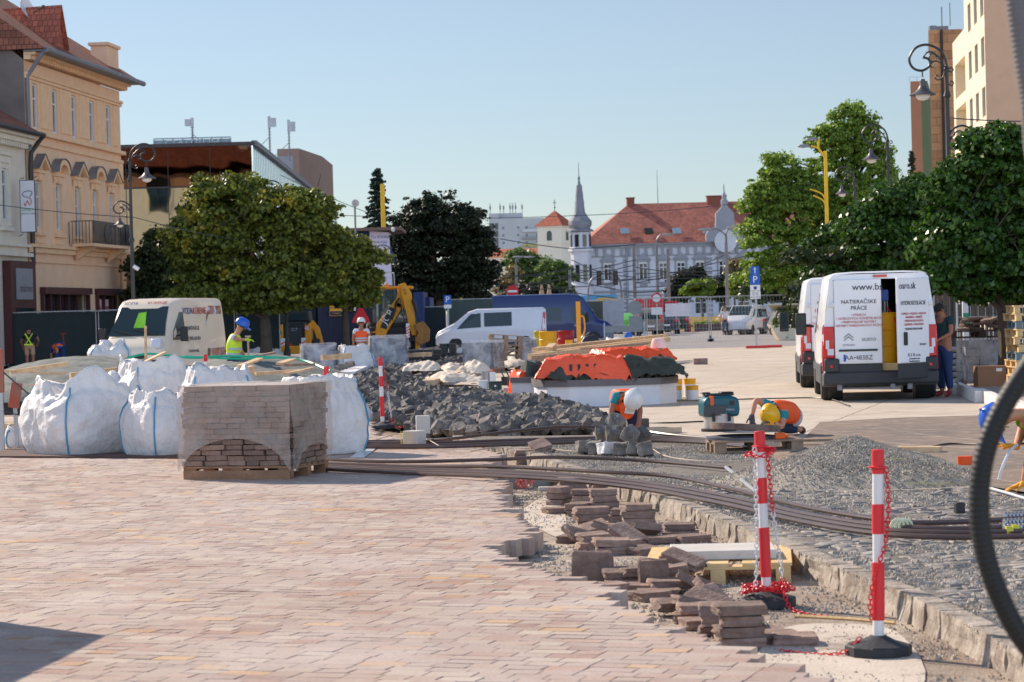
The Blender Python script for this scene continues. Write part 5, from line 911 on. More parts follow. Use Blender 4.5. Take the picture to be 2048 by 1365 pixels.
# --- skid steer loader
u2 = 102/F; q = A(594, 640, 102); SK = thing('skid_steer_loader', 'black and yellow skid steer loader seen from behind with striped boards', 'loader', (q.x, 102, 0), 0)
def S_(px, py): return ((px-594)*u2, (636-py)*u2+CH)
b = MB(); x0, z0 = S_(566, 706); x1, z1 = S_(609, 648); b.prism([(x0, z0), (x1, z0), (x1, z1), (x1-.05, z1+.1), (x0+.05, z1+.1), (x0, z1)], 0, 1.0); b.build('engine_cover', BLACK, SK, bevel=.04)
b = MB()
for k in range(9): z = S_(0, 694)[1]+k*.09; b.bb(x0+.1, x1-.12, -.03, -.001, z, z+.05)
b.build('grille', BUMP, SK, smooth=0)
b = MB(); xa, za = S_(572, 648); xb, zb_ = S_(618, 623); b.prism([(xa, za+.1), (xb, za+.1), (xb-.03, zb_), (xa+.08, zb_)], .3, 1.9); b.build('cab', BLACK, SK, bevel=.05); b = MB(); b.bb(xa+.15, xb-.2, .27, .29, za+.15, zb_-.1); b.build('rear_window', CARGLASS, SK, smooth=0)
for xs in ((553, 566), (609, 622)):
    b = MB(); xl, xr = S_(xs[0], 0)[0], S_(xs[1], 0)[0]; b.prism([(xl, .55), (xr, .55), (xr, S_(0, 648)[1]), (xl, S_(0, 652)[1])], -.1, .9); b.build('side_tower', YELM, SK, bevel=.04)
b = MB(); arm(b, [S_(620, 645), S_(632, 660), S_(640, 690)], [.25, .25, .2], .2, .5); b.build('lift_arm', YELM, SK, bevel=.02)
b = MB(); b.bb(S_(551, 0)[0], S_(607, 0)[0], -.25, 0, .2, .55); b.build('counterweight', YELM, SK, bevel=.05)
for xs in ((561, 570), (602, 611)): stripes(SK, S_(xs[0], 0)[0], S_(xs[1], 0)[0], S_(0, 704)[1], S_(0, 676)[1], -.14)
x, z = S_(581, 696); b = MB(); b.prism([(x-.2, z-.15), (x+.2, z-.15), (x, z+.22)], -.1, -.06); tr_ = b.build('warning_triangle', RED, SK, smooth=0); b = MB(); b.prism([(x-.11, z-.1), (x+.11, z-.1), (x, z+.1)], -.106, -.1005); b.build('triangle_centre', mat('orange_reflex', rgb(220, 120, 100)), tr_, smooth=0)
x, z = S_(588, 659); txt('CAT', .15, WHITE, SK, face((x, -.02, z))); x, z = S_(614, 657)
b = MB(); b.cyl((x, -.12, z), (x, -.1, z), .11, n=20); s2 = b.build('speed_plate', RED, SK); b = MB(); b.cyl((x, -.125, z), (x, -.1205, z), .085, n=20); b.build('plate_face', WHITE, s2); txt('20', .11, BLACK, s2, face((x, -.13, z)))
b = MB(); x, z = S_(557, 664); b.bb(x-.1, x+.12, -.14, -.101, z-.08, z+.08); b.build('green_lamp', mat('green_lens', rgb(30, 130, 110)), SK, smooth=0)
for sgn in (-1, 1): wheel(SK, sgn*.78, .3, .42, .3, False, sgn); wheel(SK, sgn*.78, 1.5, .42, .3, False, sgn)
# ---------------------------------------------------------------- site objects
def stone_mesh(name, d, seed, m, amp=.12, cuts=2, flat=0):
    rs = random.Random(seed); bm = bmesh.new(); bmesh.ops.create_cube(bm, size=1); 
    for v in bm.verts: v.co = Vector((v.co.x*(1+rs.uniform(-amp, amp)), v.co.y*(1+rs.uniform(-amp, amp)), v.co.z*(1+rs.uniform(-amp, amp)*.7)))
    bmesh.ops.bevel(bm, geom=bm.edges[:], offset=.05, segments=1, affect='EDGES'); bmesh.ops.subdivide_edges(bm, edges=bm.edges[:], cuts=cuts, use_grid_fill=True)
    for v in bm.verts:
        p = v.co.copy(); n_ = noise.noise_vector(p*2.3+Vector((seed*3.1, 0, 0)))*.07*amp/.12+noise.noise_vector(p*6+Vector((0, seed*1.7, 0)))*.035
        if flat and abs(p.z) > .42: n_ *= .15
        v.co = Vector(((p.x+n_.x)*d[0], (p.y+n_.y)*d[1], (p.z+n_.z*.8)*d[2]))
    me = bpy.data.meshes.new(name); bm.to_mesh(me); bm.free(); me.materials.append(m); return me
def put(me, name, loc, rot=(0, 0, 0), sc=1., label=None, cat=None, group=None, parent=None):
    o = bpy.data.objects.new(name, me); C.collection.objects.link(o); o.location = loc; o.rotation_euler = [R(a) for a in rot]; o.scale = (sc,)*3 if not isinstance(sc, tuple) else sc
    if parent: o.parent = parent
    return tag(o, label, cat, group)
def objrand(name, c1, c2, rough=.85, bump=.6, bsc=35, spots=None):      # varies per object
    m = mat(name, c1, rough, .1, 7, bump=bump, bsc=bsc, col2=c2, spots=spots); t = m.node_tree; p = t.nodes['Principled BSDF']
    src = p.inputs['Base Color'].links[0].from_socket; oi = nn(t, 'ObjectInfo'); mr = nn(t, 'MapRange'); mr.inputs['To Min'].default_value = .7; mr.inputs['To Max'].default_value = 1.25; t.links.new(oi.outputs['Random'], mr.inputs['Value']); hs = nn(t, 'HueSaturation'); t.links.new(mr.outputs[0], hs.inputs['Value']); t.links.new(src, hs.inputs['Color']); t.links.new(hs.outputs[0], p.inputs['Base Color']); return m
SETT = objrand('grey_sett', rgb(84, 79, 76), rgb(150, 141, 132)); PVR = objrand('brown_paver', rgb(120, 97, 88), rgb(164, 138, 124), spots=(3, .66, rgb(176, 156, 142)))
PVS = objrand('stacked_paver', rgb(122, 98, 86), rgb(152, 124, 108))
setts = [stone_mesh('sett', (.175+.02*(i % 3), .16, .15), i, SETT, .22) for i in range(9)]; pavs = [stone_mesh('paver', (.245+.02*(i % 3), .2, .06), 40+i, PVR, .13, flat=1) for i in range(6)]
# --- loose brown pavers in the trench: (px, py of the base centre, level, rz, tilt x, tilt y)
LP = [(1184, 1058, k, 8+5*(k % 2), 0, 0) for k in range(3)]+[(1280, 1066, k, -4+3*(k % 2), 0, 0) for k in range(4)]+[(1208, 1032, k, 5, 0, 0) for k in range(4)]+[(1250, 1046, k, -12, 0, 0) for k in range(2)]+[(1146, 1006, k, 12-8*(k % 2), 0, 0) for k in range(4)]+[(1172, 1018, k, -5, 0, 0) for k in range(3)]+[(1120, 1012, k, 60, 0, 0) for k in range(3)]
LP += [(1205, 988, k, 15, 0, 0) for k in range(2)]+[(1130, 976, k, 4, 0, 0) for k in range(2)]+[(1112, 1030, 0, 20, 0, 0), (1160, 1034, 0, 70, 0, 0), (1160, 1034, 1, 64, 0, 0)]
LP += [(1052, 930, k, 3, 0, 0) for k in range(3)]+[(1088, 930, k, -8, 0, 0) for k in range(3)]+[(1080, 930, 3.4, 25, 24, -12)]
LP += [(1160, 1092, .7, 40, 28, 15), (1188, 1102, 0, 10, 0, 0), (1188, 1100, 1, 16, 3, -2), (1225, 1112, 0, -2, 0, 0), (1225, 1111, 1, 6, 2, 2), (1222, 1085, 1.3, -25, -8, 14), (1258, 1094, .9, -38, 8, 26), (1288, 1086, 1.0, 30, -24, 8), (1190, 1074, .6, 15, 14, -14), (1292, 1112, 0, 40, 5, 0), (1246, 1098, 0, 50, 0, 0), (1150, 1088, 0, -20, 0, 0)]
LP += [(1320, 1090, 0, 12, 0, 0), (1362, 1080, 0, -10, 0, 0), (1362, 1079, 1, -6, 0, 0), (1385, 1088, 0, 25, 0, 0), (1214, 1200, .6, 30, 0, 0)]
LP += [(1246, 1180, 0, -5, 0, 0), (1250, 1178, 1, 4, 6, 0), (1285, 1178, 1.2, 14, -4, 0), (1290, 1190, 0, -15, 0, 0), (1312, 1188, .9, 75, 0, 84), (1322, 1200, 0, 8, 0, 0), (1345, 1182, 1.6, -6, 0, -8), (1345, 1192, .6, 8, 0, 0), (1370, 1175, 2.4, -25, 10, 20), (1392, 1198, 1.0, -28, -18, 24), (1345, 1222, 0, 4, 0, 0), (1380, 1222, 0, -12, 0, 0), (1425, 1212, .9, 40, 30, 25), (1432, 1228, .4, -48, 14, 32), (1360, 1236, .6, 10, 4, 0), (1388, 1250, 0, -8, 0, 0), (1394, 1244, 1.1, 12, -6, 14), (1420, 1240, 1.2, -35, 12, 16), (1404, 1262, 0, 14, 0, 0), (1405, 1252, 1, 4, 0, 0), (1440, 1258, 0, -14, 0, 0), (1300, 1205, 0, 30, 0, 0)]
LP += [(1486, 1300, k, 2+5*(k % 2), 0, 0) for k in range(4)]+[(1450, 1276, k, -6, 0, 0) for k in range(3)]+[(1546, 1292, 0, 14, 0, 0), (1594, 1296, 0, -3, 0, 0), (1520, 1284, 0, 24, 0, 0)]
for i, (px, py, k, rz, tx, ty) in enumerate(LP):
    g = G(px, py, -.16); put(pavs[i % 6], 'loose_paver', (g.x, g.y+.12, -.16+.03+k*.06), (tx, ty, rz), .92+.14*rnd.random(), 'reddish brown paving stone lying loose in the trench', 'paving stone', 'loose brown pavers in the trench')
g = G(1186, 1170, -.16); put(pavs[1], 'upright_paver', (g.x, g.y, -.03), (90, 0, -4), 1, 'grey brown paver standing upright alone beside the plaza edge', 'paving stone')
# --- rubble ring of dark setts
RPX = [(690, 790), (700, 766), (760, 745), (850, 728), (940, 716), (1000, 708), (1062, 706), (1050, 716), (990, 728), (930, 745), (862, 765), (850, 788), (900, 800), (1000, 806), (1120, 822), (1206, 842), (1212, 862), (1100, 866), (960, 868), (850, 862), (790, 850), (740, 840), (705, 820)]
RP = [G(*p) for p in RPX]
cand = []; ys = [p.y for p in RP]; xs = [p.x for p in RP]
yy = min(ys)
while yy < max(ys):
    step = .165 if yy < 50 else .23; xx = min(xs)
    while xx < max(xs):
        p = Vector((xx+rnd.uniform(-.06, .06), yy+rnd.uniform(-.06, .06), 0))
        if inpoly(p, RP):
            h = min(.15, .3*edist(p, RP+RP[:1]))*(.7+.7*noise.noise(p*.9+Vector((3, 0, 0))))+.05; cand.append((p.x, p.y, max(.03, h)+rnd.uniform(-.03, .07)))
        xx += step
    yy += step
cand.sort(key=lambda c: c[1]-c[2]*4)
vis = cand[:285]; rest = cand[285:]
for i, c in enumerate(vis): put(setts[i % 9], 'paving_sett', (c[0], c[1], c[2]-.06), (rnd.uniform(-50, 50), rnd.uniform(-50, 50), rnd.uniform(0, 360)), rnd.uniform(.8, 1.15), 'rough dark grey paving sett in the front of the rubble heap', 'paving stone', 'dark setts in the rubble ring')
b = MB()
for i, c in enumerate(rest):
    me = setts[i % 9]; s_ = rnd.uniform(.8, 1.2); T = Matrix.Translation((c[0], c[1], c[2]-.02)) @ Euler((rnd.uniform(-.9, .9), rnd.uniform(-.9, .9), rnd.uniform(0, 6.3))).to_matrix().to_4x4() @ Matrix.Scale(s_, 4)
    b.T = T @ Matrix.Diagonal((.17, .155, .15, 1)); q = [Vector((a*(.5+rnd.uniform(-.09, .09)), d*(.5+rnd.uniform(-.09, .09)), e*(.5+rnd.uniform(-.09, .09)))) for e in (-1, 1) for d in (-1, 1) for a in (-1, 1)]; b.add(q, [(0, 2, 3, 1), (4, 5, 7, 6), (0, 1, 5, 4), (2, 6, 7, 3), (0, 4, 6, 2), (1, 3, 7, 5)])
o = b.build('sett_rubble', mat('grey_sett_mass', rgb(74, 71, 70), .85, .25, 3, bump=.4, island=.35, col2=rgb(128, 121, 115)), smooth=0, fix=False, bevel=0); tag(o, 'mass of dark grey setts filling the ring bed behind the nearest ones', 'rubble', None, 'stuff')
b = MB(); b.add([(p.x, p.y, .03) for p in RP], [tuple(range(len(RP)))]); tag(b.build('heap_ground', mat('heap_dust', rgb(110, 104, 102), .95, .2, 3), smooth=0), kind='structure')
HS = [(1168, 906, 0, 0), (1192, 908, 0, 0), (1215, 909, 0, 1), (1245, 910, 0, 0), (1270, 911, 0, 0), (1292, 912, 0, 0), (1228, 900, 1, 0), (1205, 896, .9, 0), (1262, 900, 1, 0), (1284, 898, .8, 0), (1232, 893, 2.0, 0)]
WST = mat('white_stone', rgb(220, 216, 214), .8, .1, 6, bump=.5)
for i, (px, py, k, wh_) in enumerate(HS):
    g = G(px, py, 0); me = setts[i % 9]
    if wh_: me = me.copy(); me.materials[0] = WST
    put(me, 'paving_sett', (g.x, g.y, .07+k*.12), (rnd.uniform(-12, 12) if not k else 35, rnd.uniform(-12, 12), rnd.uniform(0, 90)), 1.0, 'white sett in the small pile on the old cobbles' if wh_ else ('dark sett tilted on top of the small pile on the old cobbles' if k == 2. else 'dark sett in the small pile on the old cobbles'), 'paving stone', None if wh_ or k == 2. else 'setts piled on the old cobbles')
# --- gravel heap and grit
def pebbles(n, f, m, name, lab, cat, r=(.006, .014), kind='stuff', zf=None):
    b = MB(); k = 0
    while k < n:
        p = f()
        if p is None: continue
        r_ = rnd.uniform(*r); a = rnd.random()*6.28; h = r_*rnd.uniform(.6, 1.1); q = [(p[0]+r_*math.cos(a+j*2.09)*rnd.uniform(.7, 1.2), p[1]+r_*math.sin(a+j*2.09)*rnd.uniform(.7, 1.2), p[2]-.004) for j in range(3)]; tp = (p[0]+rnd.uniform(-.3, .3)*r_, p[1]+rnd.uniform(-.3, .3)*r_, p[2]+h)
        b.add(q+[tp], [(0, 1, 3), (1, 2, 3), (2, 0, 3)]); k += 1
    o = b.build(name, m, smooth=0, fix=False)
    if lab: tag(o, lab, cat, None, kind)
    return o
GRV = mat('gravel_grain', rgb(156, 145, 132), .9, .1, 5, island=.4, col2=rgb(196, 184, 168)); hc = A(1712, 940, 23.6)
def hz(x, y):
    dx, dy = (x-hc.x)/1.3, (y-hc.y)/1.15; r = math.hypot(dx, dy)+.12*noise.noise(Vector((x*1.3, y*1.3, 2))); r2 = math.hypot((x-hc.x+.75)/.8, (y-hc.y)/.8)
    return max(0, .44*max(0, 1-r)**.85 if r < 1 else 0, .22*max(0, 1-r2))
b = MB(); N_ = 90; V = []
for j in range(N_+1):
    for i in range(N_+1):
        x = hc.x+(i/N_*2-1)*1.75; y = hc.y+(j/N_*2-1)*1.3; V.append((x, y, hz(x, y)-.015+.012*noise.noise(Vector((x*14, y*14, 0)))*(hz(x, y) > .01)))
b.add(V, [(j*(N_+1)+i, j*(N_+1)+i+1, (j+1)*(N_+1)+i+1, (j+1)*(N_+1)+i) for j in range(N_) for i in range(N_)])
gh = b.build('gravel_heap', mat('gravel_fine', rgb(162, 152, 140), .95, .2, 30, bump=1., bsc=90, col2=rgb(194, 184, 170)), smooth=1.5, fix=False); tag(gh, 'conical heap of fine grey gravel on the old cobbles', 'gravel heap', None, 'stuff')
def fh():
    x = hc.x+rnd.gauss(0, .6); y = hc.y+rnd.gauss(0, .5); z = hz(x, y); return (x, y, z-.005) if z > .004 else None
g2 = pebbles(16000, fh, GRV, 'gravel_grains', None, None); g2.parent = gh
def fg():
    p = Vector((rnd.uniform(-2, 7.5), rnd.uniform(10.5, 33), 0))
    if not inpoly(p, COB): return None
    if noise.noise(p*.7)+.3*noise.noise(p*2.5) < -.18+.35*rnd.random(): return None
    return (p.x, p.y, -.012)
tag(pebbles(46000, fg, GRV, 'loose_grit', 'thin scatter of fine grit over the old cobbled street', 'grit', (.006, .015)), kind='stuff')
def ft():
    p = Vector((rnd.uniform(-1, 4), rnd.uniform(10.5, 26), 0))
    if inside_plaza(p) or inpoly(p, COB) or p.x > 3.6: return None
    return (p.x, p.y, -.158) if noise.noise(p*1.5) > -.3*rnd.random() else None
tag(pebbles(9000, ft, GRV, 'trench_gravel', 'loose stones and crumbs on the trench floor', 'gravel', (.006, .018)), kind='stuff')
b = MB(); cp = [G(1500, 1330, -.16), G(1560, 1262, -.16), G(1660, 1250, -.16), G(1790, 1265, -.16), G(1850, 1365, -.16), G(1700, 1420, -.16), G(1500, 1400, -.16)]
sm = smooth_path(cp+[cp[0]], 5); b.add([(p.x, p.y, -.152) for p in sm[:-1]], [tuple(range(len(sm)-1))]); o = b.build('lime_patch', mat('spilled_lime', rgb(206, 192, 176), .95, .1, 2, bump=.4, spots=(3, .55, rgb(160, 146, 132))), smooth=0); tag(o, kind='structure')
b = MB(); cp = [G(*p, -.16) for p in ((1060, 1010), (1100, 990), (1130, 1030), (1125, 1075), (1080, 1060), (1040, 1030))]; sm = smooth_path(cp+[cp[0]], 5); b.add([(p.x, p.y, -.154) for p in sm[:-1]], [tuple(range(len(sm)-1))]); tag(b.build('lime_patch', _mc['spilled_lime'], smooth=0), kind='structure')
# --- pallets
def pallet_parts(t, L=1.2, W=.8, m=PALWOOD, z0=0, n=5):
    for k in range(3): b = MB(); y = (k-1)*(W-.1)/2; b.bb(-L/2, L/2, y-.05, y+.05, z0, z0+.02); b.build('bottom_board', m, t, smooth=0)
    for i in (-1, 0, 1):
        for j in (-1, 0, 1): b = MB(); x, y = i*(L/2-.07), j*(W/2-.05); b.bb(x-.07, x+.07, y-.05, y+.05, z0+.021, z0+.098); b.build('block', m, t, smooth=0)
    b = MB()
    for i in (-1, 0, 1): x = i*(L/2-.07); b.bb(x-.07, x+.07, -W/2, W/2, z0+.099, z0+.119)
    b.build('stringer_board', m, t, smooth=0)
    for k in range(n): y = (k-(n-1)/2)*(W-.12)/(n-1); w_ = .07 if k % 2 == 0 else .05; b = MB(); b.bb(-L/2, L/2, y-w_, y+w_, z0+.12, z0+.142); b.build('top_board', m, t, smooth=0)
def pallet(label, loc, rz, L=1.2, W=.8, m=PALWOOD, group=None): t = thing('wooden_pallet', label, 'pallet', loc, rz, group); pallet_parts(t, L, W, m); return t
g = (G(1602, 1130, -.018)+G(1290, 1092, -.018))/2; p1 = pallet('fresh yellow wooden pallet carrying a concrete slab in the trench', (g.x, g.y, -.158), 84, 1.2, .98)
g = G(1445, 1108, .0); b = MB(); b.bb(-.36, .36, -.27, .27, 0, .062); o = b.build('concrete_slab', CONC, loc=(g.x, g.y, -.014), rot=(0, 0, R(-3)), bevel=.006); tag(o, 'pale concrete slab lying on the yellow pallet', 'slab')
# --- wrapped pallet of pavers, the big one
PF = G(368, 960); sp = thing('wooden_pallet', 'wooden pallet under the wrapped stack of brown pavers', 'pallet', (0, 0, 0), -17); W_, D_ = 1.24, 1.12
ax = Vector((math.cos(R(-17)), math.sin(R(-17)), 0)); ay = Vector((-ax.y, ax.x, 0)); ctr = PF+ax*W_/2+ay*D_/2; sp.location = ctr; pallet_parts(sp, W_, D_, mat('brown_pallet_wood', rgb(150, 112, 84), .85, .25, 5, bump=.3), n=7)
b = MB(); b.bb(-W_/2, W_/2, -D_/2-.012, -D_/2+.02, .0, .098); b.build('front_board', _mc['brown_pallet_wood'], sp, smooth=0)
pm_ = [stone_mesh('stack_paver', (d, .17, .054), 70+i, PVS, .05, cuts=1, flat=1) for i, d in enumerate((.15, .2, .25, .3))]; dl = (.15, .2, .25, .3)
zc_ = .142; row = 0; rest_ = MB(); gname = 'pavers stacked on the wrapped pallet'
while row < 15:
    z = zc_+.03+row*.0575
    for side_ in range(2):
        Ls = W_ if side_ == 0 else D_-.18; x = rnd.uniform(-.03, .02)
        while x < Ls-.06:
            i = rnd.randrange(4); l = min(dl[i], Ls-x)
            if side_ == 0: P_ = PF+ax*(x+l/2)+ay*(.085+rnd.uniform(-.018, .02)); rz = -17
            else: P_ = PF+ax*(W_-.085+rnd.uniform(-.02, .018))+ay*(.18+x+l/2); rz = 73
            o = put(pm_[i], 'stacked_paver', (P_.x, P_.y, z+rnd.uniform(-.002, .002)), (rnd.uniform(-1, 1), rnd.uniform(-1.5, 1.5), rz+rnd.uniform(-4, 4)), ((l-.006)/dl[i], 1, .94+.1*rnd.random()), 'brown paver in the visible faces of the wrapped pallet stack', 'paving stone', gname); x += l
    row += 1
ztop = zc_+15*.0575
b = MB(); b.T = Matrix.Translation(PF) @ Matrix.Rotation(R(-17), 4, 'Z')
for k in range(15):
    z = zc_+k*.0575
    for i in range(4):
        for j in range(4): b.bb(.01+i*(W_-.2)/4, .002+(i+1)*(W_-.2)/4, .19+j*(D_-.2)/4, .182+(j+1)*(D_-.2)/4, z+.002, z+.055)
tag(b.build('paver_fill', PVS, smooth=0), 'remaining brown pavers packed inside the wrapped pallet stack', 'paving stones', None, 'stuff')
def filmmat(name, c, a0, a1, rough=.3):
    m, t, p = nodes(name); tc = nn(t, 'TexCoord'); n = nn(t, 'TexNoise'); n.inputs['Scale'].default_value = 2.5; n.inputs['Detail'].default_value = 5; n.inputs['Distortion'].default_value = .8; t.links.new(tc.outputs['Object'], n.inputs['Vector'])
    q = nn(t, 'MapRange'); q.inputs['From Min'].default_value = .35; q.inputs['From Max'].default_value = .65; q.inputs['To Min'].default_value = a0; q.inputs['To Max'].default_value = a1; t.links.new(n.outputs[0], q.inputs['Value']); t.links.new(q.outputs[0], p.inputs['Alpha'])
    p.inputs['Base Color'].default_value = (*c, 1); p.inputs['Roughness'].default_value = rough; n2 = nn(t, 'TexNoise'); n2.inputs['Scale'].default_value = 14; n2.inputs['Detail'].default_value = 6; t.links.new(tc.outputs['Object'], n2.inputs['Vector']); bp = nn(t, 'Bump'); bp.inputs['Strength'].default_value = .6; bp.inputs['Distance'].default_value = .03; t.links.new(n2.outputs[0], bp.inputs['Height']); t.links.new(bp.outputs[0], p.inputs['Normal']); return m
FILM = filmmat('stretch_film', rgb(205, 190, 178), .28, .5); FILM2 = filmmat('clear_film', rgb(225, 225, 230), .05, .6, .15)
b = MB(); e = .03; H_ = ztop+.012
def film_wall(o, dx, L, arch_h, arch_c, nseg=28, nz=14):
    V = []
    for i in range(nseg+1):
        f = i/nseg; a = 1-min(1, abs(f-arch_c)/(.46)); zb = .1+arch_h*max(0, 1-((f-arch_c)/.47)**2)**.6 if abs(f-arch_c) < .47 else .08
        for j in range(nz+1):
            z = zb+(H_-zb)*j/nz; P_ = o+dx*(f*L); nrm = Vector((dx.y, -dx.x, 0)); k = noise.noise(Vector((P_.x*5, P_.y*5, z*7)))*.035+noise.noise(Vector((P_.x*16, P_.y*16, z*16)))*.016; w_ = (1-j/nz)*.03
            V.append(P_+nrm*(k+.01+w_*.4)+Vector((0, 0, z)))
    b.add(V, [(i*(nz+1)+j, (i+1)*(nz+1)+j, (i+1)*(nz+1)+j+1, i*(nz+1)+j+1) for i in range(nseg) for j in range(nz)])
oo = PF-ax*e-ay*e; film_wall(oo, ax, W_+2*e, .34, .5); film_wall(oo+ax*(W_+2*e), ay, D_+2*e, .25, .6); film_wall(oo+ax*(W_+2*e)+ay*(D_+2*e), -ax, W_+2*e, .3, .5); film_wall(oo+ay*(D_+2*e), -ay, D_+2*e, .3, .5)
V = [oo+ax*((W_+2*e)*i/14)+ay*((D_+2*e)*j/14)+Vector((0, 0, H_+.008+.012*noise.noise(Vector((i*.8, j*.8, 1))))) for j in range(15) for i in range(15)]; b.add(V, [(j*15+i, j*15+i+1, (j+1)*15+i+1, (j+1)*15+i) for j in range(14) for i in range(14)])
tag(b.build('stretch_wrap', FILM, smooth=1.2), 'milky plastic film wrapped round the big paver stack, open arch at its foot', 'plastic film')
b = MB(); V = [PF+ax*(W_*i/10)+ay*(D_*j/10)+Vector((0, 0, ztop+.002+.006*noise.noise(Vector((i, j, 5))))) for j in range(11) for i in range(11)]; b.add(V, [(j*11+i, j*11+i+1, (j+1)*11+i+1, (j+1)*11+i) for j in range(10) for i in range(10)]); tag(b.build('cover_sheet', mat('white_cover', rgb(226, 214, 204), .5, .05, bump=.2), smooth=1), 'white sheet lying on top of the wrapped paver stack', 'plastic sheet')
# --- big bags
BAG = mat('woven_bag', rgb(216, 211, 208), .55, .05, 2, bump=.5, bsc=10, dist=.06, col2=rgb(232, 228, 224), spots=(1.2, .68, rgb(196, 186, 172))); SEAM = mat('blue_seam', rgb(80, 150, 185), .7)
def bigbag(label, px, py, w_, h, rz, seed, flap=.3, topn=.5, depth=None, squash=1.):
    g = G(px, py); t = thing('bulk_bag', label, 'bulk bag', (g.x, g.y+w_*.45, 0), rz, 'white bulk bags round the paver stack'); NA, NZ = 112, 56; V = []; dp = depth or w_
    def P(a, f):      # a angle, f height 0..1
        ex = 4.5; c, s_ = math.cos(a), math.sin(a); r = (abs(c)**ex+abs(s_)**ex)**(-1/ex); bul = .88+.15*math.sin(min(1, f*1.25)*math.pi)**.7; top = 1-max(0, f-.75)/.25*.12; x, y = c*r*w_/2*bul*top, s_*r*dp/2*bul*top; z = h*f*squash
        q = Vector((math.cos(a)*1.3, math.sin(a)*1.3, z*1.1))+Vector((seed*5, 0, 0)); rd = abs(noise.noise(q*1.8))*.10+abs(noise.noise(q*4.2+Vector((9, 0, 0))))*.10+abs(noise.noise(q*9+Vector((4, 0, 0))))*.02+.03*noise.noise(Vector((a*14, z*3, seed))); amp = .3+.95*f
        k = 1-rd*amp*.9+.06; x *= k; y *= k
        if f > .6: z += flap*(f-.6)/.4*(noise.noise(Vector((math.cos(a)*1.3+seed, math.sin(a)*1.3, 3)))*1.0+.25*noise.noise(Vector((a*4, seed, 1))))
        z += .05*noise.noise(Vector((x*6, y*6, f*4+seed)))*f; return Vector((x, y, max(.005, z)))
    for j in range(NZ+1):
        for i in range(NA): V.append(P(i/NA*2*math.pi, (j/NZ)))
    base = len(V)
    for j, (k, dz) in enumerate(((.9, -.05), (.7, -.16), (.4, -.22), (.1, -.2))):
        for i in range(NA): v = V[NZ*NA+i]; V.append(Vector((v.x*k, v.y*k, v.z*(.5+.5*k)+h*(.5-.5*k)+dz+.08*noise.noise(Vector((v.x*k*7, v.y*k*7, seed))))))
    n = NZ+5; b = MB(); b.add(V, [(j*NA+i, j*NA+(i+1) % NA, (j+1)*NA+(i+1) % NA, (j+1)*NA+i) for j in range(n-1) for i in range(NA)]+[tuple((n-1)*NA+i for i in range(NA)), tuple(range(NA))[::-1]])
    b.build('sack', BAG, t, smooth=3, fix=False)
    for k in range(4): a = R(45+90*k); b = MB(); b.tube([P(a, j/24*.9)*1.012 for j in range(1, 25)], .012, 5); b.build('seam', SEAM, t)
    for k in ():
        a = R(45+90*(k+seed)); p = P(a, .97); b = MB(); b.tube(smooth_path([p, p+Vector((0, 0, .14)), p+Vector((-.12, .0, .2)), p+Vector((-.2, 0, .02))], 5), .014, 5); b.build('lifting_loop', BAG, t)
    return t
bigbag('widest white bulk bag, front left, with a crumpled top and raised flap', 158, 912, 1.4, .98, 38, 1, .3)
bigbag('white bulk bag squeezed between the widest bag and the paver stack', 322, 914, .9, .82, 40, 2, .15)
bigbag('white bulk bag behind, its raised folds showing above the front bags', 300, 862, 1.15, 1.1, 30, 3, .25)
bigbag('rounded white bulk bag right of the paver stack with one long blue seam', 634, 912, .96, .98, 40, 4, .05)
bigbag('white bulk bag mostly hidden directly behind the paver stack', 430, 868, 1.1, .98, 15, 5, .12)
bigbag('collapsed white bag lying on the left geotextile mound', 215, 792, .95, .35, 12, 6, .3).location.z = .86
b = MB(); g1, g2 = G(-40, 916), G(370, 918); 
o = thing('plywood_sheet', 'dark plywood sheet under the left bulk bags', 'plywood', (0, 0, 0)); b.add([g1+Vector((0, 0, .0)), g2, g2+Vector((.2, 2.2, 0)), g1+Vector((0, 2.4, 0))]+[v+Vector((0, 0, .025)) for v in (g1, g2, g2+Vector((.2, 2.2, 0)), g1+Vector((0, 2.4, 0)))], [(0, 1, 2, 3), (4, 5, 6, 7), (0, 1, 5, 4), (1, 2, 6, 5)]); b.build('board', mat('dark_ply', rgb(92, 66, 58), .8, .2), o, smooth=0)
for (pa, pb, pc, pd), lab, m in ((((690, 905), (722, 905), (738, 884), (706, 886)), 'small plywood offcut beside the right bulk bag', WOOD), (((700, 917), (728, 917), (770, 886), (742, 888)), 'white sheet lying on the plaza beyond the right bulk bag', WHITE), (((0, 914), (20, 912), (55, 903), (10, 903)), 'white board offcut at the left edge of the plaza', WHITE)):
    P_ = [G(*p) for p in (pa, pb, pc, pd)]; b = MB(); th = .03 if m is WOOD else .006; z_ = .03 if m is WOOD else .008; b.prism([(p.x, p.y) for p in P_], z_, z_+th, 'z'); tag(b.build('board_offcut', m, smooth=0), lab, 'board')
# --- pipes and cables
PIPE = mat('black_conduit', rgb(88, 68, 60), .3, .15, 3, spec=.6, spots=(2, .62, rgb(110, 92, 84)))
def pipe(label, pts, r=.021, m=PIPE, z=.03, name='plastic_conduit', cat='pipe', group='conduits laid across the site', seg=8):
    P_ = [G(p[0], p[1], p[2] if len(p) > 2 else z) for p in pts]; b = MB(); b.tube(smooth_path(P_, 8), r, seg); return tag(b.build(name, m), label, cat, group)
pipe('uppermost dark conduit bowing up in front of the setts heap', [(690, 884), (800, 882), (900, 878, .1), (1000, 866, .14), (1130, 854, .16), (1240, 857, .12), (1340, 870, .06), (1440, 878)], group=None)
for i, dy in enumerate((0, 5, 9)): pipe('dark conduit in the flat bundle behind the kerb end', [(690, 886+dy), (860, 886+dy), (1050, 880+dy), (1250, 875+dy*.8), (1400, 878+dy*.8), (1520, 888+dy)], group='flat conduit bundle behind the kerb')
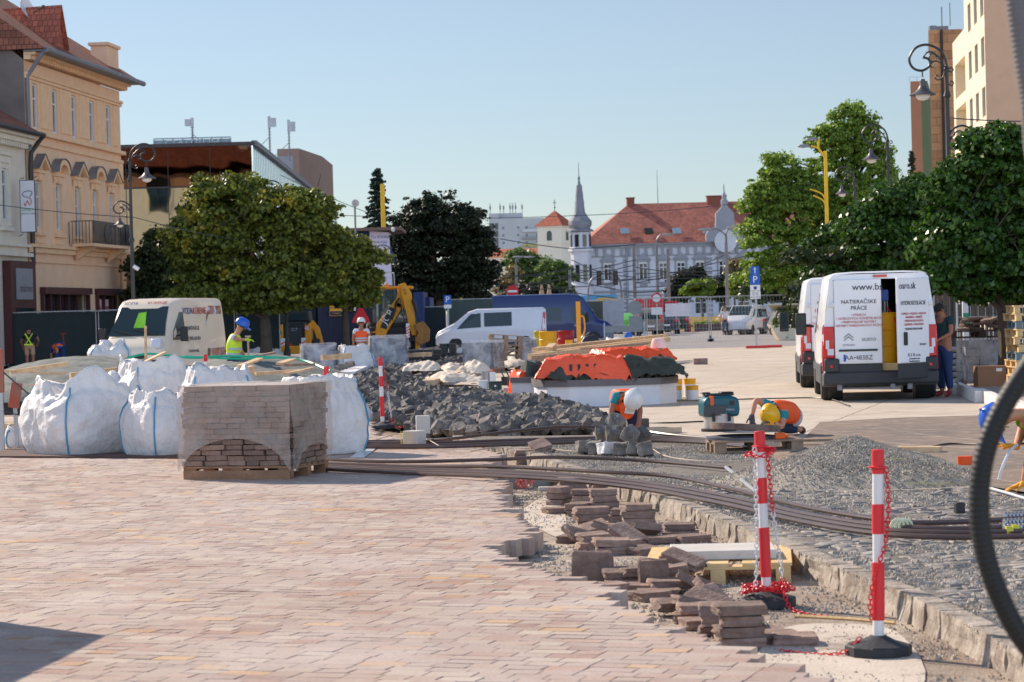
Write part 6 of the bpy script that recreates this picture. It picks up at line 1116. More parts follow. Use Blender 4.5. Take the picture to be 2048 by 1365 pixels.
pipe('single conduit passing the small brown paver stack, ending at the gravel heap', [(640, 919), (800, 924), (1000, 919, .05), (1090, 915, .07), (1200, 917, .06), (1320, 924), (1460, 936)], group=None)
pipe('topmost of the long conduits sweeping right across the kerb', [(640, 927), (850, 934), (1000, 934, .06), (1200, 944, .07), (1340, 953, .05), (1450, 975), (1600, 1012), (1750, 1038), (1860, 1046), (2080, 1036)], group=None)
for i, dy in enumerate((0, 8, 17)): pipe('long conduit in the lower bundle sweeping right over the kerb to the hose', [(640, 932+dy*.4), (850, 940+dy*.5), (1000, 943+dy*.6, .06), (1150, 951+dy*.7, .07), (1300, 967+dy*.8, .05), (1450, 992+dy), (1600, 1026+dy), (1750, 1050+dy), (1900, 1058+dy), (2030+i*14, 1054+dy*1.1)], group='lower bundle of long conduits', r=.021)
for dy in (0, 13, 24):
    a, c = G(2008, 1033+dy, .03), G(2075, 1030+dy, .03); b = MB()
    for k in range(9): p = a.lerp(c, k/9); q = a.lerp(c, (k+.55)/9); b.tube([p, q], .034, 10)
    tag(b.build('pipe_coupling', STEEL), 'silver ribbed coupling on a conduit end beside the black hose', 'coupling', 'couplings on the conduit ends')
for px, py in ((2012, 1062), (2025, 1059)): g = G(px, py, .035); b = MB(); b.cyl(g, g+Vector((.05, 0, 0)), .036, .03, 14); tag(b.build('end_cap', mat('yellow_cap', rgb(215, 205, 60), .4)), 'yellow end cap on a conduit at the right', 'pipe cap', 'yellow end caps')
pipe('shiny straight metal tube leaning against the gravel heap', [(1452, 935, .05), (1480, 958, .05), (1512, 984, .04)], .02, STEEL, group=None, name='metal_tube')
b = MB(); g = G(1795, 1050, .05)
for k in range(3): b.tube([(g.x+.05*math.cos(a)+k*.03, g.y+.0, g.z+.05*math.sin(a)-.01) for a in [i*.6 for i in range(11)]], .012, 5)
tag(b.build('cloth_tie', mat('pale_cloth', rgb(225, 225, 190), .9)), 'pale cloth tied round the long conduits', 'tie')
pipe('thin pale rope snaking over the old cobbles', [(940, 903, .01), (990, 896, .01), (1080, 897, .02), (1170, 903, .02), (1280, 890, .02), (1330, 912, .02), (1400, 922, .02), (1480, 923, .02)], .006, mat('pale_rope', rgb(205, 190, 170), .9), name='rope', cat='rope', group=None, seg=5)
pipe('thin pale rope over the conduits by the grey block', [(752, 880, .03), (800, 868, .05), (850, 878, .08), (880, 893, .03)], .007, _mc['pale_rope'], name='rope', cat='rope', group=None, seg=5)
for pts, lab in (([(1275, 845), (1340, 846), (1420, 843), (1438, 848)], 'dark rubber strip on the concrete beside the kneeling worker'), ([(1590, 783, .02), (1700, 780, .02), (1480, 796, .02)][::-1][:0] or [(1475, 799, .02), (1560, 797, .02), (1650, 797, .02), (1700, 812, .02)], 'black cable running from the teal vacuum to the vans'), ([(1068, 800, .02), (1100, 797, .02), (1118, 790, .02)], 'short black cable lying left of the round planter'), ([(1860, 895, .02), (1900, 888, .02), (1990, 890, .02), (2060, 887, .02)], 'dark cord looping across the brown tar strip')): pipe(lab, pts, .012, BLACK, .015, 'cable', 'cable', None, 5)
pipe('white curved chalk line hose at the right on the tar', [(1975, 975, .02), (2010, 985, .02), (2060, 1000, .02)], .012, WHITE, name='white_hose', cat='hose', group=None)
CHK = mat('chalk', rgb(225, 215, 205), .9, .1, 8)
for pts in ([(1600, 850), (1700, 872), (1800, 888), (1950, 897)], [(1690, 838), (1780, 858), (1900, 876), (2050, 884)], [(1770, 905), (1900, 938), (2000, 960), (2060, 968)], [(1340, 836), (1400, 822), (1560, 812), (1660, 815)]):
    P_ = smooth_path([G(p[0], p[1], .009) for p in pts], 8); b = MB(); V = []
    for p in P_: V += [p, p+Vector((0, .05, 0))]
    b.add(V, [(2*i, 2*i+2, 2*i+3, 2*i+1) for i in range(len(P_)-1)]); tag(b.build('chalk_line', CHK, smooth=0), kind='structure')
# --- chain posts
def chain(t, pts, name='chain', n=None, cols=(RED,), sz=.04, top=None):
    P_ = smooth_path(pts, 10); L = [0]
    for a, c in zip(P_, P_[1:]): L.append(L[-1]+(c-a).length)
    n = int(L[-1]/(sz*.72)); b = MB(); j = 0
    for k in range(n):
        s_ = L[-1]*(k+.5)/n
        while j < len(L)-2 and L[j+1] < s_: j += 1
        f = (s_-L[j])/max(1e-6, L[j+1]-L[j]); c = P_[j].lerp(P_[j+1], f); d = (P_[j+1]-P_[j]).normalized(); u_ = d.cross(Vector((0, 1, .2))).normalized()
        if k % 2: u_ = d.cross(u_)
        b.cur = (k//14) % len(cols) if len(cols) > 1 else 0
        ring_ = [c+d*math.cos(a)*sz*.5+u_*math.sin(a)*sz*.3 for a in [2*math.pi*i/8 for i in range(9)]]; b.tube(ring_, sz*.1, 4, False)
    return b.build(name, list(cols), t, smooth=1, fix=False)
def chain_post(label, px, py, z0, lean=0, pattern=None, top=1.08, wrap=False):
    g = G(px, py, z0); t = thing('chain_post', label, 'barrier post', g, 0, 'red and white chain posts'); t.rotation_euler = (0, R(lean), 0)
    b = MB(); b.lathe([(.175, .0), (.18, .01), (.18, .055), (.172, .062), (.09, .085), (.05, .105), (.038, .11)], 10); b.build('base', mat('rubber_base', rgb(52, 54, 58), .7, .2, 8, bump=.2), t, smooth=.3)
    z = .09; pat = pattern or [('w', .1), ('r', .31), ('w', .15), ('r', .16), ('w', .16), ('r', .13)]; pb = MB(); pb.cyl((0, 0, .05), (0, 0, top-.08), .03, n=14); po = pb.build('pole', WPLA, t)
    for c, l in pat:
        if c == 'r': b = MB(); b.lathe([(.0302, z), (.034, z+.003), (.034, z+l-.003), (.0302, z+l)], 16); b.build('red_sleeve', RED, po)
        z += l
    b = MB(); b.lathe([(.034, top-.085), (.034, top-.08), (.052, top-.078), (.052, top-.07), (.026, top-.065), (.026, top-.01), (.022, top), (0, top)], 16); b.build('cap', RED, t); return t
c1 = chain_post('chain post with red chain piled at its base, left of the near two', 1535, 1215, -.16, -1.2)
c2 = chain_post('nearest chain post on the lime patch, right of the other near one', 1757, 1312, -.16, 1.2)
c3 = chain_post('slim chain post standing in front of the setts heap', 766, 858, -.02, -.6)
c4 = chain_post('chain post mostly hidden behind the rounded bulk bag', 657, 905, -.01); c4.location = A(657, 900, 31).x, 31, -.01
c5 = chain_post('chain post farthest left, rising behind the paver stack', 414, 830, 0)
chain(c1, [(-.04, -.05, 1.0), (-.045, -.05, .7), (-.06, -.06, .3), (-.08, -.09, .12)], cols=(WPLA,)); chain(c1, [(.04, -.02, 1.0), (.055, -.06, .6), (.08, -.12, .3), (.1, -.22, .05), (.18, -.4, 0), (.3, -.6, .0)], cols=(RED, WPLA, RED)); 
chain(c1, [(.05*math.cos(k*.9)*(1+.1*k), .05*math.sin(k*.9)*(1+.1*k)-.05, .97+.02*math.sin(k)) for k in range(12)])
for s_ in range(4): chain(c1, [(.17*math.cos(k*.75+s_*1.3)*(.45+.6*rnd.random()), .15*math.sin(k*.75+s_*1.3)*(.5+.5*rnd.random()), .1+.05*rnd.random()) for k in range(10)], cols=(RED, RED, WPLA) if s_ == 2 else (RED,))
chain(c2, [(.045, 0, 1.0), (.05, -.04, .8), (.03, -.05, .6), (-.02, -.05, .45), (-.05, -.05, .3), (-.045, -.05, .2)], sz=.036); chain(c2, [(-.1, -.03, .1), (-.2, -.02, .02), (-.32, .06, .0), (-.5, .2, .0)], sz=.036)
chain(c3, [(.03, 0, .98), (.08, -.03, .7), (.12, -.04, .35), (.15, -.05, .05)], cols=(RED, WPLA)); chain(c3, [(.2, -.1, .02), (.3, -.13, .02), (.42, -.12, .02)])
chain(c4, [(.05*math.cos(k*.9), .05*math.sin(k*.9)-.03, .98-.02*k) for k in range(12)], sz=.05)
b = MB(); P_ = [G(1590, 1232, -.15), G(1700, 1238, -.15), G(1790, 1246, -.15)]; b.tube(P_, .012, 5); tag(b.build('thin_batten', PALWOOD), 'thin yellow wooden batten on the trench floor between the posts', 'batten')
# --- suction hose hanging at the right
def hose(label, pts, r=.05, name='suction_hose'):
    P_ = smooth_path(pts, 130); b = MB(); L = 0; rr = []
    for i, p in enumerate(P_):
        if i: L += (P_[i]-P_[i-1]).length
        rr.append(r*(1+.022*math.sin(L/.0075*math.pi)))
    b.tube(P_, rr, 16); return tag(b.build(name, mat('ribbed_rubber', (.009, .009, .009), .55, .3, 5)), label, 'hose')
hd = 6.2; g = A(2096, 100, 7.4); hose('thick black ribbed suction hose looping in at the right edge', [A(2260, 560, hd), A(2130, 650, hd), A(2050, 745, hd), A(1990, 850, hd), A(1962, 950, hd), A(1962, 1060, hd), A(1990, 1170, hd), A(2050, 1285, hd), A(2140, 1370, hd), A(2260, 1450, hd), A(2420, 1620, hd), A(2620, 1885, hd), A(2800, 1895, hd)], .027)
hose('grey ribbed hose hanging down the top right corner', [g+Vector((.2, .06, .35)), A(2030, -190, 7.2), A(2024, -120, 7.), A(2030, -20, 7.), A(2044, 90, 7.), A(2062, 210, 7.), A(2075, 330, 7.), A(2150, 480, 6.6), A(2260, 560, hd)], .03, 'thin_hose').data.materials[0] = mat('grey_ribbed', rgb(110, 105, 105), .5)
g = A(2096, 100, 7.4); mt = thing('traffic_mirror', 'dark round mirror cut off by the top right edge', 'mirror', (g.x, 7.4, 0)); b = MB(); b.cyl((.2, .1, 0), (.2, .1, g.z+.4), .03); b.build('pole', STEEL, mt); b = MB(); b.beam((.2, .1, g.z), (0, .02, g.z), .04, .04); b.build('bracket_arm', STEEL, mt)
b = MB(); b.T = Matrix.Translation((0, 0, g.z)) @ Matrix.Rotation(R(90), 4, 'X') @ Matrix.Diagonal((.55, 1.15, 1, 1)); b.lathe([(0, .05), (.15, .02), (.17, .0), (.17, -.02), (0, -.02)], 30); b.build('rim', ZINC, mt); b = MB(); b.T = Matrix.Translation((0, -.035, g.z)) @ Matrix.Rotation(R(90), 4, 'X') @ Matrix.Diagonal((.55, 1.15, 1, 1)); b.lathe([(0, .03), (.1, .02), (.158, .0), (0, -.005)], 30); b.build('mirror_face', mat('mirror_face_blue', rgb(52, 70, 84), .2), mt)
# off frame site box that throws the corner shadow
g = G(150, 1272); b = MB(); sc_ = thing('tool_container', 'grey steel tool container just outside the left edge', 'container', (0, 0, 0))
tip = G(213, 1272); sdx, sdy = -math.sin(R(SUN_AZ)), -math.cos(R(SUN_AZ)); k_ = 1.5/math.tan(R(SUN_EL)); cx0, cy0 = tip.x-sdx*k_, tip.y-sdy*k_
b.prism([(cx0, cy0), (cx0-2.2, cy0+.25), (cx0-2.4, cy0-1.8), (cx0-.2, cy0-2.0)], 0, 1.5, 'z'); b.build('body', mat('container_grey', rgb(120, 125, 130), .5), sc_, smooth=0); b = MB(); b.bb(cx0-1.4, cx0-1.3, cy0-2.0, cy0-1.9, .3, 1.2); b.build('door_bar', STEEL, sc_, smooth=0)
# --- round planter with tarpaulins
def cloth(name, label, cat, c, W, D, nx, ny, f, m, rz=0, th=.006, group=None):
    b = MB(); V = []
    for j in range(ny+1):
        for i in range(nx+1): u_, v_ = i/nx*2-1, j/ny*2-1; V.append(f(u_, v_, u_*W/2, v_*D/2))
    b.add(V, [(j*(nx+1)+i, j*(nx+1)+i+1, (j+1)*(nx+1)+i+1, (j+1)*(nx+1)+i) for j in range(ny) for i in range(nx)]); o = b.build(name, m, smooth=1.2, fix=False, loc=c, rot=(0, 0, R(rz))); s_ = o.modifiers.new('solid', 'SOLIDIFY'); s_.thickness = th; return tag(o, label, cat, group)
def ridge(x, y, s_, seed): return abs(noise.noise(Vector((x*s_+seed, y*s_, seed*2))))
ORG = mat('orange_tarp', rgb(255, 88, 36), .38, .08, 4, coat=.2, bump=.3, bsc=12, dist=.06); GRT = mat('olive_tarp', rgb(66, 68, 56), .4, .15, 4, bump=.3, bsc=12, dist=.05); GTX = mat('geotextile', rgb(98, 102, 98), .95, .12, 2, bump=.8, bsc=14, col2=rgb(140, 142, 136), spots=(.8, .6, rgb(108, 110, 110)))
g = G(1220, 812); PR = 1.18; pc = Vector((g.x, g.y+1.35, 0)); PT = thing('round_planter', 'pale concrete planter ring with dark edge and slatted seat under tarpaulins', 'planter', pc)
def outl(r, a0=0): return [(r*math.cos(a), r*math.sin(a)*1.15) for a in [2*math.pi*k/40 for k in range(40)]]
PALE = mat('planter_pale', rgb(222, 218, 220), .75, .04, 3); PDK = mat('planter_edge', rgb(112, 104, 104), .7, .1)
fo = [(-1.12, -1.2), (-.72, -1.42), (.2, -1.45), (.9, -1.25), (1.25, -.6), (1.3, .4), (1.0, 1.2), (0, 1.6), (-1.0, 1.3), (-1.35, .4), (-1.3, -.6)]
b = MB(); b.prism(fo, 0, .36, 'z'); b.build('base', PALE, PT, smooth=0); b = MB(); b.prism([(x*1.03, y*1.03) for x, y in fo], .361, .48, 'z'); b.build('edge', PDK, PT, smooth=0)
b = MB()
for (x0, y0), (x1, y1) in zip(fo, fo[1:]+fo[:1]):
    n = max(3, int(math.hypot(x1-x0, y1-y0)/.14))
    for k in range(n): x, y = x0+(x1-x0)*k/n, y0+(y1-y0)*k/n; b.box((x*.95, y*.95, .62), (.05, .05, .28))
b.prism([(x*.86, y*.86) for x, y in fo], .481, .74, 'z'); b.build('slatted_seat', BLACK, PT, smooth=0)
def drape(r0, seed, edge=.25):
    def f(u_, v_, x, y):
        rr = max(abs(u_), abs(v_)); z = .78+.12*ridge(x, y, 1.9, seed)+.09*ridge(x, y, 5, seed)+.04*ridge(x, y, 12, seed)
        k = 1.0
        if rr > .8: z -= (rr-.8)/.2*edge*(.9+.35*ridge(x, y, 1.2, seed+3)+.5*ridge(x, y, 6, seed+3)); k = 1+.05*(rr-.8)/.2*noise.noise(Vector((x*4, y*4, seed)))
        return (x*k+.03*noise.noise(Vector((x*5, y*5, seed))), y*k, z)
    return f
cloth('tarpaulin', 'olive green tarpaulin draped over the round planter seat', 'tarpaulin', pc+Vector((.15, .0, .0)), 2.55, 2.9, 70, 70, drape(1, 3, .3), GRT)
cloth('tarpaulin', 'bright orange tarpaulin crumpled over the front of the round planter', 'tarpaulin', pc+Vector((-.42, -.95, .055)), 1.75, .95, 64, 40, drape(1, 7, .34), ORG, -6)
cloth('tarpaulin', 'second orange tarpaulin bunched on the back right of the planter', 'tarpaulin', pc+Vector((.45, .35, .15)), 1.5, 1.3, 60, 50, drape(1, 9, .2), ORG, 12)
cloth('tarpaulin', 'orange tarpaulin end hanging at the far left of the planter', 'tarpaulin', pc+Vector((-1.5, .9, -.22)), .5, .6, 26, 26, drape(1, 11, .5), ORG, 20)
cloth('tarpaulin', 'dark tarpaulin bundle left of the round planter', 'tarpaulin', pc+Vector((-1.2, 1.1, -.1)), .75, .9, 30, 30, drape(1, 12, .3), GRT, 10)
b = MB(); b.prism([(-1.75, .6), (-1.15, .35), (-.9, 1.6), (-1.7, 1.8)], 0, .4, 'z'); b.build('side_base', PALE, PT, smooth=0); b = MB(); b.prism([(-1.78, .56), (-1.15, .3), (-.9, 1.66), (-1.74, 1.84)], .401, .5, 'z'); b.build('side_edge', PDK, PT, smooth=0)
def plank(label, a, c, w_=.14, h=.05, m=WOOD, group='planks lying about the site'): b = MB(); b.beam(a, c, w_, h); return tag(b.build('plank', m, smooth=0), label, 'plank', group)
plank('dark plank lying across the orange tarpaulin', pc+Vector((-.5, -.7, 1.02)), pc+Vector((.75, -.3, 1.08)), .09, .03, OLDWOOD, None)
for i, (a, za, c, zc2) in enumerate((((1062, 714, 64), .09, (1325, 684, 76), .09), ((1075, 709, 66), .1, (1335, 679, 78), .1), ((1070, 701, 68), .1, (1330, 673, 80), .1))): plank('long squared timber stacked behind the round planter', A(*a), A(*c), .2, .15, WOOD, 'long timbers behind the planter')
for px in (1100, 1200, 1300): g = A(px, 700, 71); b = MB(); b.bb(-.5, .5, -2.5, 3, 0, .38); tag(b.build('timber_trestle', OLDWOOD, smooth=0, loc=(g.x, 72, 0)), 'low wooden support under the long timbers', 'trestle', 'supports under the long timbers')
plank('short timber offcut standing on the long timbers', A(1098, 702, 66), A(1106, 694, 67), .2, .2, WOOD, None); plank('reddish timber end lying left of the long timbers', A(1068, 718, 60), A(1132, 712, 61), .15, .14, OLDWOOD, None); plank('short block between timbers and orange tarpaulin', A(1290, 697, 56), A(1310, 695, 56), .2, .14, WOOD, None)
# --- white ring wall with black setts, beige kerb with cloth
def wallring(label, pts, h, th, m, name='low_wall'):
    P_ = smooth_path([G(*p) for p in pts], 6); b = MB(); V = []
    for i, p in enumerate(P_):
        d = (P_[min(i+1, len(P_)-1)]-P_[max(i-1, 0)]).normalized(); n = Vector((-d.y, d.x, 0)); n = n if n.y > 0 else -n; V.append([p, p+Vector((0, 0, h)), p+n*th+Vector((0, 0, h)), p+n*th])
    b.loft(V); return tag(b.build(name, m, smooth=.5), label, 'low wall'), P_
wl, wp = wallring('low white curved wall behind the setts heap', [(672, 768), (712, 750), (755, 737), (805, 727), (862, 718), (935, 709), (985, 704)], .3, .5, PALE)
i = 0; acc = 0
for a, c in zip(wp, wp[1:]):
    L = (c-a).length; s_ = 0
    while s_ < L:
        p = a.lerp(c, s_/L); s_ += rnd.choice((.45, .6, 1.1, 1.6))
        put(setts[i % 9], 'black_sett', (p.x, p.y+.15+rnd.random()*.25, .3+.07), (0, 0, rnd.uniform(-30, 30)), (1.0, 1.0, .9), 'near black sett standing on the low white curved wall', 'paving stone', 'black setts on the white wall'); i += 1
        if i > 44: break
CLO = mat('beige_cloth', rgb(222, 206, 186), .9, .08, 3, bump=.3, bsc=20); kl, kp = wallring('low beige inner kerb of the ring bed beside the concrete road', [(868, 778), (905, 764), (946, 752), (1002, 738), (1062, 728), (1100, 722)], .2, .3, mat('beige_kerb', rgb(205, 182, 150), .9, .15, 3), 'inner_kerb')
def heapcloth(h, seed): return lambda u_, v_, x, y: (x+.12*noise.noise(Vector((x*2, y*2, seed))), y, max(.01, h*(1-max(abs(u_), abs(v_))**4)*(.3+.9*ridge(x, y, 1.1, seed))+.12*ridge(x, y, 3.5, seed)+.05*ridge(x, y, 9, seed)-.02))
for i, (px, py, w_, d_, h, rz, lab) in enumerate(((905, 772, 1.0, .9, .42, 20, 'pale cloth heap nearest, at the left end of the inner kerb'), (925, 755, 1.3, .9, .4, 10, 'pale geotextile scrap lying second from the left on the inner kerb'), (975, 742, 1.9, 1.4, .35, 25, 'largest pale cloth bulging over the inner kerb'), (1020, 731, 1.8, 1.2, .35, 30, 'pale cloth crumpled just right of the largest one on the inner kerb'), (1072, 722, 1.5, 1.2, .36, 30, 'pale cloth farthest along the inner kerb near the planter'), (845, 765, .9, .9, .3, 0, 'dusty cloth folded over the setts heap'))):
    g = G(px, py); cloth('cloth', lab, 'cloth', (g.x, g.y+.1, .1 if i != 5 else .3), w_, d_*2, 40, 40, heapcloth(h, 20+i), CLO, rz)
# --- geotextile mounds with slatted edge
def mound(label, px, Y, rx, ry, h, seed):
    c = A(px, 700, Y); c.z = 0; t = thing('covered_bed', label, 'planting bed', c)
    b = MB(); b.lathe([(1.0, 0), (1.0, .36), (.985, .37), (0, .37)], 48); b.v = [(x*rx, y*ry, z) for x, y, z in b.v]; b.build('slatted_edge', BLACK, t); b = MB(); V = []; NR, NA = 26, 96
    for j in range(NR+1):
        for i in range(NA):
            a = i/NA*6.2832; r = 1.05*(1-j/NR); x, y = rx*r*math.cos(a), ry*r*math.sin(a); z = .40+(h-.4)*max(0, 1-r**1.7)+.05*ridge(x, y, 1.1, seed)+.03*noise.noise(Vector((x*3, y*3, seed)))
            if j == 0: z = .22+.2*ridge(x, y, 2.5, seed)
            V.append((x, y, z))
    b.add(V, [(j*NA+i, j*NA+(i+1) % NA, (j+1)*NA+(i+1) % NA, (j+1)*NA+i) for j in range(NR) for i in range(NA)]); b.build('geotextile', GTX, t, smooth=1.2, fix=False); return t
mound('long planting bed covered with grey geotextile behind the left bags', 150, 51, 2.5, 4.2, 1.02, 1); mound('planting bed covered with grey geotextile left of the white wall', 505, 52, 2.15, 4.2, .98, 2)
def mz(px, py, Y, dz=0): p = A(px, py, Y); return p
PL_ = [((20, 745), (135, 728), 46, .16, .08, 'thick yellow beam lying across the left bed'), ((0, 742), (130, 748), 45, .25, .04, 'wide plank at the far left of the bed'), ((140, 752), (255, 738), 44, .14, .1, 'squared beam lying left of the crossed planks'), ((205, 768), (262, 728), 44, .2, .04, 'plank leaning up across the squared beam'), ((225, 755), (330, 705), 45, .22, .03, 'long board rising right over the other planks'), ((258, 762), (300, 740), 44, .16, .03, 'short board under the rising one'), ((60, 770), (300, 772), 43, .05, .04, 'thin batten along the front of the left bed'), ((480, 733), (520, 718), 47, .2, .04, 'wedge shaped board pointing at the shovel worker'), ((495, 716), (548, 706), 50, .16, .04, 'weathered board right of the shovel worker'), ((478, 746), (504, 738), 45, .12, .12, 'short squared block on the right bed'), ((510, 748), (600, 742), 45, .16, .06, 'long beam on the front of the right bed'), ((572, 748), (625, 737), 45, .12, .04, 'board crossing the long beam'), ((560, 728), (585, 720), 48, .2, .05, 'small plank behind the long beam'), ((565, 731), (628, 729), 47, .12, .05, 'dark edged plank behind the crossing board'), ((645, 716), (700, 712), 66, .25, .15, 'timber end between the wrapped pallets'), ((770, 713), (862, 709), 72, .25, .12, 'timber lying before the wrapped pallets')]
for a, c, Y, w_, h, lab in PL_: plank(lab, A(a[0], a[1], Y), A(c[0], c[1], Y+.4), w_, h, WOOD if 'weathered' not in lab and 'dark' not in lab else OLDWOOD)
b = MB(); P_ = [A(255, 716, 48), A(300, 708, 48), A(380, 716, 48), A(440, 713, 48.5), A(520, 714, 49), A(600, 720, 49), A(660, 742, 48)]; b.tube(smooth_path(P_, 8), .025, 6); tag(b.build('garden_hose', mat('green_hose', rgb(40, 190, 150), .4)), 'bright green hose lying over the geotextile beds', 'hose')
b = MB(); P_ = [A(370, 713, 48.5), A(470, 718, 48.5), A(560, 716, 48.5)]; b.tube(smooth_path(P_, 8), .02, 6); tag(b.build('garden_hose', _mc['green_hose']), 'second strand of green hose passing under the shovel worker', 'hose')
b = MB(); a = A(291, 708, 47); c = A(291, 652, 47); b.beam(a-Vector((0, 0, .3)), c, .045, .045); tag(b.build('wooden_stake', WOOD, smooth=0), 'wooden stake standing in front of the beige van', 'stake')
b = MB(); g = G(8, 902); RST = mat('rusty_orange', rgb(205, 90, 60), .7, .3, 4, col2=rgb(150, 110, 95), bump=.4); fr_ = thing('steel_trestle', 'paint stained rusty steel trestle at the left edge', 'trestle', (g.x, g.y, 0))
b.beam((-.02, 0, 0), (-.02, 0, 1.35), .06, .06); b.beam((.12, .3, 0), (.1, .3, 1.0), .05, .05); b.build('leg', STEEL, fr_, smooth=0); b = MB(); b.box((-.02, 0, 1.1), (.09, .09, .6)); b.box((.12, .28, .75), (.14, .1, .35), (0, 10, 0)); b.build('clamp', RST, fr_, smooth=0, bevel=.01); b = MB(); b.beam((0, 0, 1.1), (.5, .2, .6), .02, .02); b.beam((0, 0, .55), (.6, .2, .35), .015, .015); b.build('brace', DIRON, fr_, smooth=0)
b = MB(); g = G(33, 880); b.bb(-.15, .15, -.15, .15, 0, .25); tag(b.build('timber_block', WOOD, smooth=0, loc=(g.x, g.y, 0)), 'yellow timber block standing behind the rusty trestle', 'timber')
g = G(40, 885); bigb = bigbag('small tied white sack behind the rusty trestle', 38, 895, .45, .3, 10, 9, .1); bigb['group'] = 'small sacks'; bigb['category'] = 'sack'
# --- grey concrete pieces
def block(label, px, py, d, z0=0, rz=0, m=CONC, tilt=(0, 0), name='concrete_block', cat='concrete block'): g = G(px, py, z0); b = MB(); b.bb(-d[0]/2, d[0]/2, 0, d[1], 0, d[2]); return tag(b.build(name, m, smooth=0, loc=(g.x, g.y, z0), rot=(R(tilt[0]), R(tilt[1]), R(rz)), bevel=.008), label, cat)
block('grey kerbstone standing upright in front of the setts heap', 847, 868, (.2, .16, .26), 0, 5); block('grey kerbstone pair tied with yellow strapping', 820, 893, (.24, .2, .2), 0, -35)
b = MB(); g = G(806, 893); 
for k in range(2): b.beam((g.x-.02+k*.09, g.y-.05-.05*k, .0), (g.x-.02+k*.09, g.y-.05-.05*k, .2), .012, .004)
tag(b.build('yellow_strap', mat('yellow_band', rgb(235, 215, 60), .5), smooth=0), 'yellow strapping round the tied kerbstones', 'strap')
block('grey drain block with a dark opening at the plaza edge', 1014, 978, (.24, .2, .15), -.158, -8, mat('green_grey_concrete', rgb(150, 150, 142), .85, .1)); block('second grey drain block under the brown pavers', 1092, 975, (.3, .2, .13), -.158, 4, _mc['green_grey_concrete']); block('flat grey slab piece on the trench floor near the red rag', 1096, 982, (.2, .1, .04), -.158, 0)
for px, py, lab in ((732, 843, 'pale pyramid capped stone left of the slim chain post'), (722, 838, 'second pyramid capped stone just behind the first')):
    g = G(px, py); b = MB(); h = .12; b.bb(-.12, .12, -.12, .12, 0, h); b.add([(-.12, -.12, h), (.12, -.12, h), (.12, .12, h), (-.12, .12, h), (0, 0, h+.15)], [(0, 1, 4), (1, 2, 4), (2, 3, 4), (3, 0, 4)]); tag(b.build('pyramid_stone', CONC, smooth=0, loc=(g.x, g.y+.1, 0), rot=(0, 0, R(10))), lab, 'bollard cap')
for px, py, lab in ((1278, 862, 'squared grey stone in front of the white helmeted worker'), (1252, 858, 'rough grey stone just left of the squared one'), (1300, 868, 'low beige kerb piece right of the kneeling worker')): block(lab, px, py, (.3, .2, .17) if 'kerb' not in lab else (.9, .2, .08), 0, 8, SETT if 'kerb' not in lab else mat('beige_kerb', (.5, .4, .3)))
b = MB(); g = G(1052, 978, -.15)
for k in range(40): a = rnd.random()*6.28; r = rnd.random()*.1; b.tube([(g.x+r*math.cos(a), g.y+r*math.sin(a), -.13+rnd.random()*.12), (g.x+r*math.cos(a)+rnd.uniform(-.05, .05), g.y+r*math.sin(a), -.14+rnd.random()*.14)], rnd.uniform(.008, .02), 4)
tag(b.build('plastic_scraps', mat('red_scrap', rgb(205, 50, 60), .5, .3, 12, col2=rgb(230, 170, 160)), smooth=0), 'tangle of red and white plastic tape scraps in the trench', 'scraps')
b = MB(); g = G(1930, 930, .004); b.lathe([(.05, 0), (.08, 0), (.08, .09), (.05, .09)], 24, sq=.6); tag(b.build('strap_roll', mat('orange_strap', rgb(255, 90, 20), .6), loc=g), 'orange strap roll lying on the brown tar strip', 'strap')
block('small black rubber stop on the old street beside the hose', 1922, 1028, (.075, .08, .09), 0, 5, BLACK, name='rubber_stop', cat='rubber block')
g = A(1740, 900, 23.9); b = MB()
for c_, n_ in (((1790, 912), 5), ((1880, 975), 10)):
    for k in range(n_):
        x0 = c_[0]+rnd.uniform(-30, 30); y0 = c_[1]+rnd.uniform(-8, 8); pts = []
        for j in range(5): q = G(x0+j*rnd.uniform(-14, 20), y0+rnd.uniform(-9, 9), 0); q = A(x0+j*9*(1 if k % 2 else -1)+rnd.uniform(-6, 6), y0+rnd.uniform(-8, 8), 23.0 if c_[0] < 1850 else 22.5); pts.append(Vector((q.x, q.y, hz(q.x, q.y)+.015)))
        b.tube(smooth_path(pts, 5), .004, 4)
tag(b.build('straw_twine', mat('straw', rgb(210, 205, 140), .9)), 'yellowish twine scattered on the gravel heap', 'twine')
